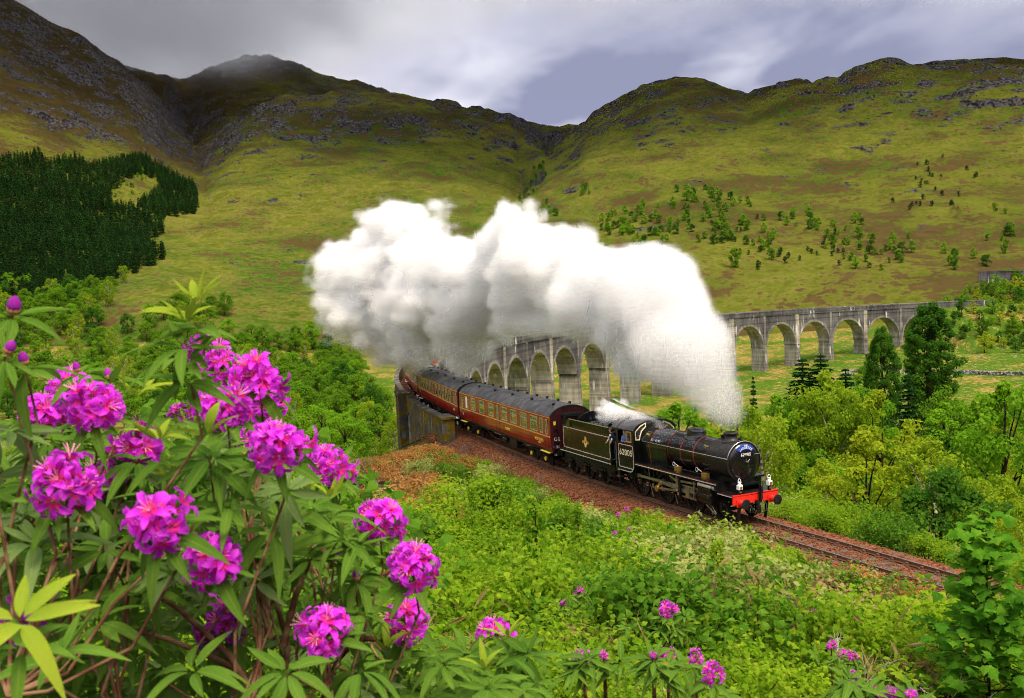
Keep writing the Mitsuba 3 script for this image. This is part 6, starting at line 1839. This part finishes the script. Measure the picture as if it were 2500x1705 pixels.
class Shrub:
    def __init__(self, label, cap=300):
        self.k = thing('rhododendron', label, 'rhododendron')
        self.n, self.cap, self.rest = 0, cap, {}

    def leaf(self, M, m):
        i = int(rr_.integers(len(LV)))
        if self.n < self.cap:
            self.n += 1
            part(self.k, 'leaf', LV[i][0], m, True, M, uv=LV[i][1])
        else:
            self.rest.setdefault(m, []).append((moved(LV[i][0], M), LV[i][1]))

    def done(self):
        for m, L in self.rest.items():
            mesh = cat([a for a, b in L])
            part(self.k, 'crowded_leaves', mesh, m, True, uv=np.vstack([b for a, b in L]), kind='stuff')

    def stem(self, pts, r0, r1):
        pts = np.asarray(pts, float)
        part(self.k, 'stem', tube(pts, np.linspace(r0, r1, len(pts)), 7), 'm_rstem', True)

    def whorl(self, P, axis, n, m, lift, size=1.0):
        """a rosette of n leaves round an axis; lift: how far they rise along it"""
        Rm = frame(axis, rr_.normal(size=3))
        for i in range(n):
            a = 2 * math.pi * (i + rr_.uniform(-.3, .3)) / n
            out = Rm @ np.array([math.cos(a), math.sin(a), 0])
            d = unit(out + unit(np.asarray(axis, float)) * (lift + rr_.normal() * .22))
            up = unit(np.asarray(axis, float) + rr_.normal(size=3) * .25)
            y = unit(np.cross(up, d)); z = np.cross(d, y)
            self.leaf(mat4(np.stack([d, y, z], 1), P + d * .012, size * rr_.uniform(.75, 1.2)), m)

    def truss(self, P, rad, axis, n=14, deep=False, label=None):
        """a ball of flowers of this radius round P"""
        k = fast_numbered(f'{self.k}__flower_truss')
        axis = unit(np.asarray(axis, float))
        s = rad / .058
        hub = []
        m = 0
        R0 = frame(axis, rr_.normal(size=3))
        for i in range(n):
            u = (i + .5) / n
            th = math.acos(1 - 1.42 * u); ph = i * 2.39996
            d = R0 @ np.array([math.sin(th) * math.cos(ph), math.sin(th) * math.sin(ph), math.cos(th)])
            d = unit(d + rr_.normal(size=3) * .22)
            c = P - axis * .028 * s + d * (.038 + rr_.normal() * .010) * s
            f_, uv = FL[int(rr_.integers(4))]
            key = f'{k}__flower' + (f'_{i:03d}' if i else '')
            Mx = mat4(frame(d, rr_.normal(size=3)), c, s * rr_.uniform(.70, 1.02))
            scene[key] = shape(f_, 'm_petal_deep' if deep or rr_.uniform() < .10 else 'm_petal', True, Mx, uv=uv)
            if i < 5: scene[f'{k}__stamens' + (f'_{i:03d}' if i else '')] = shape(STM, 'm_stamen', False, Mx)
            hub.append(tube(np.array([P - axis * .04 * s, P - axis * .02 * s + d * .018 * s, c]), .0016 * s, 4))
        scene[f'{k}__pedicels'] = shape(cat(hub), 'm_rstem')
        if label: say(k, label)

    def bud(self, P, axis, L=.045):
        prof = [(0, 0), (.30 * L, .18 * L), (.36 * L, .45 * L), (.26 * L, .78 * L), (0, 1.05 * L)]
        M = mat4(frame(axis), P)
        k = part(self.k, 'flower_bud', lathe(prof, 10), 'm_petal_deep', True, M, uv=np.tile([[.5, .7]], (50, 1)))
        scene[k + '__scales'] = shape(lathe([(.0, -.1 * L), (.30 * L, 0), (.36 * L, .2 * L), (.33 * L, .36 * L)], 8), 'm_bud_scale', False, M)


def pxr(px, py, r, real=.068):
    """distance at which a truss of the usual size looks r pixels in radius"""
    return real * FPX / r


upv = np.array([0, -.35, 1.0])
near = Shrub('big rhododendron in bloom with magenta flower trusses at the lower left')
HUBS = [at(590, 1760, 2.35), at(300, 1780, 2.3), at(820, 1780, 2.5), at(20, 1700, 2.2), at(1100, 1780, 3.0)]
TR = [(104, 992, 56, 13, 0, None), (226, 975, 64, 15, 0, None), (160, 938, 50, 11, 0, None), (332, 1072, 60, 14, 0, None), (160, 1160, 74, 15, 0, 'magenta truss left of the stem, second from the top left'), (238, 1165, 58, 11, 0, None), (80, 1180, 32, 5, 0, None), (378, 1255, 78, 15, 0, None), (517, 1350, 72, 15, 0, None),
      (548, 1505, 56, 13, 1, None), (780, 1520, 70, 15, 0, None), (668, 1062, 74, 15, 0, None), (720, 1075, 52, 10, 0, None), (548, 975, 64, 14, 0, None), (640, 965, 55, 12, 0, None), (628, 905, 62, 14, 0, None), (535, 875, 48, 10, 0, None), (490, 830, 42, 9, 1, None), (800, 1120, 54, 13, 0, None),
      (924, 1255, 60, 14, 0, None), (1002, 1366, 66, 14, 0, None), (1000, 1505, 60, 10, 0, 'sparse truss of star-shaped flowers'), (1206, 1535, 46, 9, 0, None), (30, 1500, 62, 13, 0, None), (800, 1330, 44, 9, 0, None), (440, 1000, 34, 5, 1, None), (620, 1060, 50, 9, 0, None)]
tips = []
for px, py, r, n, deep, lab in TR:
    if not n: continue
    d = pxr(px, py, r)
    if py > 1450 and px < 700: d = min(d, 2.6)
    P = at(px, py, d)
    ax = unit(upv + rr_.normal(size=3) * .16)
    near.truss(P, r * np.linalg.norm(P - EYE) / FPX * .92, ax, int(n * 1.3), bool(deep), lab)
    tips.append((P - ax * .05, ax))
    near.whorl(P - ax * .055, ax, int(rr_.integers(7, 10)), 'm_rleaf', -.25 if py > 900 else .1)
for px, py, d in ((32, 765, 2.3), (18, 862, 2.2), (60, 890, 2.3), (190, 908, 2.9), (870, 1415, 2.6), (268, 925, 2.8)):
    P = at(px, py, d); ax = unit(upv + rr_.normal(size=3) * .2)
    near.bud(P, ax, .030 if px != 32 else .040)
    near.whorl(P - ax * .01, ax, 7, 'm_rleaf', -.1)
    tips.append((P - ax * .01, ax))
# leafy shoots: old leaves with fresh pale shoots standing in some of them
SH = [(450, 790, 2.15, 'new', 9), (482, 745, 2.2, 'new', 7), (455, 880, 2.2, 'old', 8), (455, 935, 2.25, 'old', 8), (45, 1520, 1.75, 'new', 9), (330, 975, 2.7, 'new', 6), (392, 1080, 2.5, 'new', 7), (505, 1070, 2.3, 'new', 6), (525, 1130, 2.35, 'old', 9), (420, 1180, 2.5, 'new', 5), (560, 1240, 2.3, 'old', 9),
      (700, 1200, 2.4, 'old', 9), (740, 1215, 2.5, 'new', 6), (805, 1220, 2.6, 'new', 5), (660, 1300, 2.4, 'old', 8), (880, 1500, 2.5, 'old', 9), (880, 1640, 2.2, 'old', 9), (700, 1640, 2.1, 'old', 9), (1180, 1640, 2.6, 'new', 7), (1195, 1680, 2.5, 'old', 9), (1060, 1600, 2.8, 'old', 8), (1290, 1600, 3.0, 'old', 8), (1240, 1560, 3.1, 'new', 5),
      (260, 1340, 2.4, 'old', 9), (90, 1330, 2.3, 'old', 9), (300, 1450, 2.4, 'old', 8), (240, 1520, 2.3, 'old', 9), (150, 1600, 2.0, 'old', 9), (420, 1400, 2.4, 'old', 9), (340, 1250, 2.9, 'old', 8), (60, 1260, 2.4, 'old', 8), (30, 1050, 2.3, 'old', 8), (620, 1420, 2.5, 'old', 8), (940, 1590, 2.6, 'new', 5), (470, 1640, 2.2, 'old', 8)]
for px, py, d, kind, n in SH:
    P = at(px, py, d); ax = unit(upv * [1, .6, 1] + rr_.normal(size=3) * .18)
    if kind == 'new':
        near.whorl(P, ax, n, 'm_rleaf_new', 1.1 if (px, py) != (45, 1520) else .25, .72 if (px, py) != (45, 1520) else 1.0)
        near.whorl(P - ax * .05, ax, 7, 'm_rleaf', -.05)
    else:
        near.whorl(P, ax, n, 'm_rleaf' if rr_.uniform() < .75 else 'm_rleaf_pale', rr_.uniform(-.25, .25))
    if rr_.uniform() < .25: tips.append((P - ax * .05, ax))
BUSH = [(-60, 985), (120, 1000), (300, 1075), (520, 1090), (760, 1190), (900, 1330), (980, 1560), (1130, 1590), (1310, 1590), (1330, 1740), (-60, 1740)]
nf = 0
while nf < 430:
    px, py = rr_.uniform(-60, 1330), rr_.uniform(1040, 1740)
    if not inside(BUSH, px, py): continue
    nf += 1
    P = at(px, py, rr_.uniform(2.5, 4.2)); ax = unit(upv * [1, .5, 1] + rr_.normal(size=3) * .3)
    near.whorl(P, ax, 8, 'm_rleaf' if rr_.uniform() < .8 else 'm_rleaf_pale', rr_.uniform(-.3, .2), 1.0)
    if nf % 40 == 0: tips.append((P - ax * .02, ax))
for P, ax in tips:
    h = min(HUBS, key=lambda q: np.linalg.norm(q - P))
    L = np.linalg.norm(h - P)
    a = P - ax * min(.12, L * .3)
    mid = a * .5 + h * .5 + np.array([0, 0, -.05]) + rr_.normal(size=3) * .05
    near.stem([P, a, a * .7 + mid * .3, mid, mid * .4 + h * .6 + rr_.normal(size=3) * .03, h], .0024, .0048)
ST = [[(640, 1730), (560, 1600), (440, 1490), (335, 1420)], [(600, 1650), (530, 1610), (410, 1560), (270, 1525)], [(660, 1560), (630, 1400), (612, 1280), (640, 1140)], [(690, 1580), (720, 1460), (760, 1360), (850, 1280)], [(700, 1700), (700, 1560), (660, 1420), (640, 1250)], [(560, 1640), (600, 1560), (570, 1450), (545, 1370)], [(1000, 1560), (870, 1560), (820, 1620), (780, 1720)], [(760, 1500), (850, 1440), (940, 1400), (990, 1370)]]
for i, pts in enumerate(ST):
    near.stem([at(x, y, 2.45 + .06 * i + .05 * j) for j, (x, y) in enumerate(pts)], .010, .005)
near.done()

# smaller flowering rhododendrons down the slope
MID = [(1630, 1486, [(0, 0, 23)], 'with one round magenta truss mid-slope'), (1425, 1600, [(0, 0, 22), (50, -5, 12)], 'with two magenta trusses left of the row'), (1630, 1592, [(0, 0, 22), (70, 8, 20), (110, 45, 28), (-35, 5, 9)], 'with a row of magenta trusses near the bottom middle'),
       (2030, 1572, [(0, 0, 13), (30, 22, 14), (52, 26, 12)], 'with pale magenta trusses in the scrub at the lower right'), (2085, 1650, [(0, -6, 12), (4, 14, 13), (8, 32, 11)], 'with a column of three dark magenta trusses by the pale dead sapling'), (2150, 1685, [(-20, -8, 12), (30, 4, 15), (75, 6, 15), (0, 12, 10)], 'with a row of magenta trusses at the bottom edge on the right'),
       (1930, 1460, [(-25, -12, 10), (-5, 0, 12), (12, 8, 10), (42, 24, 9), (58, 34, 8)], 'with a sloping line of small pink trusses above the lower right scrub'), (2210, 1345, [(0, 0, 9), (4, 14, 10)], 'with two small magenta trusses beyond the rails'), (2312, 1366, [(0, 0, 13), (-8, 2, 9)], 'with one magenta truss beyond the rails by the sycamore sapling'),
       (1510, 1275, [(0, -20, 7), (20, -35, 6), (30, 15, 8), (-10, 25, 6), (40, 40, 8)], 'with small pale pink trusses below the driving wheels'), (1415, 1440, [(0, 0, 14), (-40, 30, 9)], 'with a single pink truss in the upper scrub')]
for px, py, fl, lab in MID:
    sh = Shrub('small rhododendron ' + lab, 40)
    base = hit(px, py + (0 if py < 1380 and px > 2000 else 30), 3, 150)[0]
    if np.isnan(base[0]): base = at(px, py, 20)
    d0 = np.linalg.norm(base - EYE); d0 = d0 * .97 if py < 1380 and px > 2000 else max(d0 * .7, d0 - 3.0)
    for dx, dy, r in fl:
        for _ in range(60):                                      # the flowers stand clear of the scrub round them
            P = EYE + ray(px + dx, py + dy) * d0
            if P[2] - ground(P[0:1], P[1:2])[0] > (1.25 if d0 < 30 else .9) or d0 < 4: break
            d0 *= .985
        sh.truss(P, r * d0 / FPX, upv, 8, False)
        sz_ = max(1.0, r * d0 / FPX / .07)
        sh.whorl(P - np.array([0, 0, .05 * sz_]), upv, 8, 'm_rleaf', -.1, min(sz_, 2.2))
        sh.stem([P, P + [0, .02, -.2], P + [rr_.normal() * .1, .3, -1.3]], .006, .012)
    for _ in range(6):
        dx, dy, r = fl[int(rr_.integers(len(fl)))]
        P = EYE + ray(px + dx + rr_.normal() * r * 1.6, py + dy + r * rr_.uniform(.8, 2.6)) * d0
        sh.whorl(P, upv, 7, 'm_rleaf', 0, min(2.0, max(1, r * d0 / FPX / .07)))
    sh.done()
# ---------------------------------------------------------------- steam
rs_ = np.random.default_rng(90)
PLUME = [(1806, 1012), (1797, 940), (1790, 880), (1775, 815), (1752, 770), (1722, 748), (1706, 700), (1680, 640), (1650, 615), (1612, 600), (1572, 592), (1530, 612), (1482, 612), (1450, 570), (1412, 548), (1365, 556), (1330, 548), (1300, 520), (1262, 498), (1226, 500), (1190, 540), (1160, 590), (1118, 588), (1080, 545), (1062, 490), (1040, 480), (1015, 505), (985, 485), (940, 470), (915, 515), (860, 565), (800, 592), (752, 604), (744, 660), (762, 730), (765, 790), (795, 838), (850, 850), (905, 868), (960, 900), (1010, 892), (1060, 895), (1120, 895), (1165, 880), (1205, 850), (1270, 826), (1370, 828), (1452, 850), (1530, 905), (1600, 940), (1680, 975), (1722, 1005), (1765, 1030), (1787, 1042)]
PP = sg.Polygon(PLUME)


def steam_dist(px, py):
    """the plume trails back along the train: how far it hangs from the camera"""
    return np.interp(px, [740, 900, 1000, 1100, 1300, 1500, 1640, 1790], [108, 100, 96, 84, 68, 57, 50, 45.8]) + 0 * py


balls = []
bx = np.array(PP.boundary.coords)
tries = 0
while len(balls) < 520 and tries < 30000:
    tries += 1
    px, py = rs_.uniform(735, 1810), rs_.uniform(460, 1045)
    pt = sg.Point(px, py)
    if not PP.contains(pt): continue
    e = PP.exterior.distance(pt)
    if e < 9: continue
    r = min(e, rs_.uniform(40, 135)) * .97
    if e > 70 and rs_.uniform() < .75: continue
    d = float(steam_dist(px, py))
    room = max(0, min(e, 150) * 0.75 - r * .5)
    balls.append((at(px, py, d + rs_.uniform(-.8, .8) * room * d / FPX), r * d / FPX))
lo = np.min([c - r for c, r in balls], 0) - 1.2
hi = np.max([c + r for c, r in balls], 0) + 1.2
VX = 0.26
nx, ny, nz = np.ceil((hi - lo) / VX).astype(int)
sdf = np.full((nz, ny, nx), 6.0, np.float32)
zz = lo[2] + (np.arange(nz) + .5) * VX; yy = lo[1] + (np.arange(ny) + .5) * VX; xx = lo[0] + (np.arange(nx) + .5) * VX
for c, r in balls:
    R_ = r + 2.0
    k0, k1 = np.searchsorted(zz, [c[2] - R_, c[2] + R_]); j0, j1 = np.searchsorted(yy, [c[1] - R_, c[1] + R_]); i0, i1 = np.searchsorted(xx, [c[0] - R_, c[0] + R_])
    d = np.sqrt((zz[k0:k1, None, None] - c[2]) ** 2 + (yy[None, j0:j1, None] - c[1]) ** 2 + (xx[None, None, i0:i1] - c[0]) ** 2) - r
    sdf[k0:k1, j0:j1, i0:i1] = np.minimum(sdf[k0:k1, j0:j1, i0:i1], d)
sdf -= .35
near_ = (sdf < 3.0) & (sdf > -4.5)
idx = np.nonzero(near_)
pts = np.stack([xx[idx[2]], yy[idx[1]], zz[idx[0]]], 1)
bil = 0.0
for o, (k_, a_) in enumerate(((0.22, 2.5), (0.48, 1.3), (1.0, .7), (2.1, .4))):
    w = np.sqrt((2 * meshkit.noise(pts * k_ + 5.1 * o, 31 + o) - 1) ** 2 + .07)
    bil = bil + (w - .48) * a_                          # billows: round lumps with sharp creases
fine = meshkit.fbm(pts * 1.3, 3, 77) - .5
age = sstep(46, 105, np.hypot(pts[:, 0], pts[:, 1]))     # fresh steam is small and dense, old steam large and thin
scale_ = .22 + .78 * sstep(45, 70, np.hypot(pts[:, 0], pts[:, 1]))
dd = sdf[idx] - bil * scale_ + fine * 2.2 * age
SD = np.where(sdf < 0, sdf, 6.0).astype(np.float32); SD[idx] = dd
soft = .30 + .9 * age
left = sstep(-16, -27, pts[:, 0])
rho = np.clip(-dd / soft, 0, 1) ** 1.25
rho = rho * (1 - .55 * left * (1 - np.clip(-dd / 6, 0, 1)))
rho *= np.where(dd > -1.2, .55 + .9 * meshkit.fbm(pts * .8 + 3, 4, 55), 1.0)
rho *= .30 + .70 * sstep(45.5, 53, np.hypot(pts[:, 0], pts[:, 1]))
DEN = np.where(sdf <= -4.5, 1.0, 0.0).astype(np.float32); DEN[idx] = np.clip(rho, 0, 1)
DEN[[0, -1]] = 0; DEN[:, [0, -1]] = 0; DEN[:, :, [0, -1]] = 0


def surface(F, lo_, h, iso=0.0):
    """naive surface nets: the surface F = iso, F given at cell centres (z, y, x), inside where F < iso"""
    I = F < iso
    nz_, ny_, nx_ = F.shape
    c = np.zeros((nz_ - 1, ny_ - 1, nx_ - 1), np.int32)
    for a, b, e in np.ndindex(2, 2, 2):
        c += I[a:nz_ - 1 + a, b:ny_ - 1 + b, e:nx_ - 1 + e]
    act = (c > 0) & (c < 8)
    ids = np.full(act.shape, -1, np.int64); w = np.nonzero(act); ids[w] = np.arange(len(w[0]))
    acc, cnt = np.zeros((len(w[0]), 3)), np.zeros((len(w[0]), 1))
    cor = list(np.ndindex(2, 2, 2))
    val = {q: F[w[0] + q[0], w[1] + q[1], w[2] + q[2]] - iso for q in cor}
    for q in cor:
        for ax in range(3):
            if q[ax]: continue
            p = tuple(1 if k == ax else q[k] for k in range(3))
            v0, v1 = val[q], val[p]
            cr_ = (v0 < 0) != (v1 < 0)
            t = np.where(cr_, v0 / np.where(cr_, v0 - v1, 1), 0)
            o = np.tile(np.array(q, float), (len(t), 1)); o[:, ax] += t
            acc[cr_] += o[cr_]; cnt[cr_] += 1
    P = np.stack(w, 1) + acc / np.maximum(cnt, 1)
    V = np.stack([lo_[0] + (P[:, 2] + .5) * h, lo_[1] + (P[:, 1] + .5) * h, lo_[2] + (P[:, 0] + .5) * h], 1)
    Fc = []
    for ax, (b, e) in ((0, (1, 2)), (1, (2, 0)), (2, (0, 1))):
        s0 = [slice(None)] * 3; s1 = [slice(None)] * 3; s0[ax] = slice(0, -1); s1[ax] = slice(1, None)
        ch_ = I[tuple(s0)] != I[tuple(s1)]
        w2 = np.stack(np.nonzero(ch_), 1)
        w2 = w2[(w2[:, b] > 0) & (w2[:, e] > 0) & (w2[:, b] < F.shape[b] - 1) & (w2[:, e] < F.shape[e] - 1)]
        ins = I[tuple(w2.T)]
        q = []
        for db, de in ((1, 1), (0, 1), (0, 0), (1, 0)):
            r_ = w2.copy(); r_[:, b] -= db; r_[:, e] -= de
            q.append(ids[tuple(r_.T)])
        q = np.stack(q, 1)
        q[~ins] = q[~ins][:, ::-1]
        Fc.append(q)
    q = np.vstack(Fc)
    q = q[:, ::-1]                      # (z, y, x) axes are mirrored against (x, y, z)
    return tm(V, q)


def puff(name, label, SD_, DEN_, lo_, h, sig, core=None):
    key = thing(name, label, 'steam')
    n_ = DEN_.shape
    B = SD_[::2, ::2, ::2] if False else SD_
    # a loose closed boundary round the steam
    import scipy.ndimage as ni
    q = 3 if min(n_) > 60 else 2
    m_ = ni.maximum_filter(DEN_, 2 * q + 1)
    m_ = m_[q // 2::q, q // 2::q, q // 2::q]
    sm = ni.gaussian_filter(np.pad(np.where(m_ > 0.004, -1.0, 1.0), 3, constant_values=1.0), 1.3)
    bd = surface(sm, lo_ + h * (q // 2 + .5) - q * h * 3.5, q * h, 0.45)
    medium = {'type': 'heterogeneous', 'albedo': {'type': 'rgb', 'value': [.995, .997, .9995]}, 'scale': sig, 'phase': {'type': 'hg', 'g': 0.25},
              'sigma_t': {'type': 'gridvolume', 'grid': mi.VolumeGrid(DEN_[..., None].astype(np.float32)), 'filter_type': 'trilinear', 'wrap_mode': 'clamp',
                          'to_world': T().translate(lo_.tolist()).scale([n_[2] * h, n_[1] * h, n_[0] * h])}}
    scene['g_medium_' + key] = medium
    scene['m_vapour'] = {'type': 'null'}
    part(key, 'vapour', bd, 'm_vapour', False, interior={'type': 'ref', 'id': 'g_medium_' + key})
    if core is not None:
        cm = surface(np.pad(ni.gaussian_filter(np.clip(SD_, -6, 3), 4.0)[::3, ::3, ::3], 1, constant_values=3.0), lo_ - 3 * h - h, 3 * h, core)
        trimesh.smoothing.filter_taubin(cm, iterations=12)
        part(key, 'dense_heart', cm, 'm_steam', True)
    return key


_w = written
scene['m_steam'] = {'type': 'twosided', 'b': {'type': 'diffuse', 'reflectance': {'type': 'rgb', 'value': [.91, .92, .94]}}}
puff('steam_plume', 'huge white plume of steam trailing back from the chimney over the coaches and the viaduct', SD, DEN, lo, VX, 1.8, -2.3)

# the small jet from the safety valves, drifting back over the cab roof
jet = []
for u in np.linspace(0, 1, 26):
    px, py = 1609 + (1480 - 1609) * u, 1036 + (1002 - 1036) * math.sin(u * 1.5)
    jet.append((at(px + rs_.normal() * 3, py + rs_.normal() * 4 * u, 50.3 + 3.4 * u), .16 + .55 * u ** .7))
jlo = np.min([c - r for c, r in jet], 0) - .5; jhi = np.max([c + r for c, r in jet], 0) + .5
h_ = .09
n_ = np.ceil((jhi - jlo) / h_).astype(int)
X, Y, Z = [jlo[i] + (np.arange(n_[i]) + .5) * h_ for i in range(3)]
g3 = np.stack(np.meshgrid(Z, Y, X, indexing='ij')[::-1], -1)
js = np.full(g3.shape[:3], 6.0)
for c, r in jet: js = np.minimum(js, np.linalg.norm(g3 - c, axis=-1) - r)
w_ = (np.abs(2 * meshkit.noise(g3 * 2.2, 3) - 1) - .38) * .5 + (np.abs(2 * meshkit.noise(g3 * 4.6, 4) - 1) - .38) * .3
js = js - w_
jd = np.clip(-js / .35, 0, 1) * (.35 + .8 * meshkit.fbm(g3 * 2.5, 3, 8))
jd[[0, -1]] = 0; jd[:, [0, -1]] = 0; jd[:, :, [0, -1]] = 0
puff('steam_jet', 'small white jet of steam blowing back over the locomotive cab roof', js.astype(np.float32), jd.astype(np.float32), jlo, h_, 4.0)

# low cloud lying on the mountain tops, and an added layer above it that shades the hills
c0, c1 = np.array([-2300.0, 560.0, 300.0]), np.array([1900.0, 3500.0, 900.0])
hc = 30.0
n_ = np.ceil((c1 - c0) / hc).astype(int)
X, Y, Z = [c0[i] + (np.arange(n_[i]) + .5) * hc for i in range(3)]
g3 = np.stack(np.meshgrid(Z, Y, X, indexing='ij')[::-1], -1)
azc = np.arctan2(g3[..., 0], g3[..., 1]); rc_ = np.hypot(g3[..., 0], g3[..., 1])
f1 = meshkit.fbm(g3 / 230, 5, 17); f2 = meshkit.fbm(g3 / 70, 3, 23); f3 = meshkit.fbm(g3 / 600, 3, 29)
a_of = lambda px: math.atan2(*at(px, 200, 100)[:2])
# cap cloud: hangs behind the left ridge and hides the head of the glen
base = 375 + 70 * sstep(1500, 2300, rc_) + 60 * sstep(a_of(480), a_of(760), azc)
cap = sstep(0, 90, g3[..., 2] - base + (f1 - .5) * 230 + (f2 - .5) * 60) * (1 - sstep(a_of(380), a_of(1000), azc + (f1 - .5) * .20)) * sstep(1350, 1540, rc_ + (f1 - .5) * 200)
# added deck, mostly above the view, shades both hills; thinner over mid glen
shade_deck = sstep(0, 70, g3[..., 2] - 590 + (f1 - .5) * 190 + (f2 - .5) * 60)
edge = 1900 + (f3 - .5) * 900 + 900 * sstep(a_of(1150), a_of(150), azc)
shade_deck *= (1 - sstep(0, 900, rc_ - edge)) * sstep(640, 900, rc_ + (f3 - .5) * 200 + 160 * sstep(a_of(1500), a_of(2200), azc))
gap = np.exp(-((azc - a_of(760)) / .17) ** 2) * (1 - sstep(1100, 1500, rc_))  # opening shaped to keep the middle slope bright
shade_deck *= 1 - .85 * gap
dn = np.maximum(cap * .22, shade_deck) * (1 - sstep(780, 880, g3[..., 2]))
for ax in range(3):
    e = sstep(0, 5, np.minimum(np.arange(dn.shape[ax]), dn.shape[ax] - 1 - np.arange(dn.shape[ax])))
    dn = dn * (e.reshape([-1 if k == ax else 1 for k in range(3)]) if ax else 1)
dn[[0, -1]] = 0
k = thing('low_cloud', 'low grey cloud hiding the mountain tops at the upper left, plus added shading layer', 'cloud')
labels[k]['kind'] = 'stuff'; labels[k].pop('category')
scene['g_medium_cloud'] = {'type': 'heterogeneous', 'albedo': {'type': 'rgb', 'value': [.95, .965, .995]}, 'scale': .022, 'phase': {'type': 'hg', 'g': .6},
                           'sigma_t': {'type': 'gridvolume', 'grid': mi.VolumeGrid(dn[..., None].astype(np.float32)), 'filter_type': 'trilinear', 'wrap_mode': 'clamp', 'to_world': T().translate(c0.tolist()).scale([float(n_[i] * hc) for i in range(3)])}}
scene[k] = shape(box(c0[0] + 4, c0[0] + n_[0] * hc - 4, c0[1] + 4, c0[1] + n_[1] * hc - 4, c0[2] + 4, c0[2] + n_[2] * hc - 4), 'm_vapour', interior={'type': 'ref', 'id': 'g_medium_cloud'})
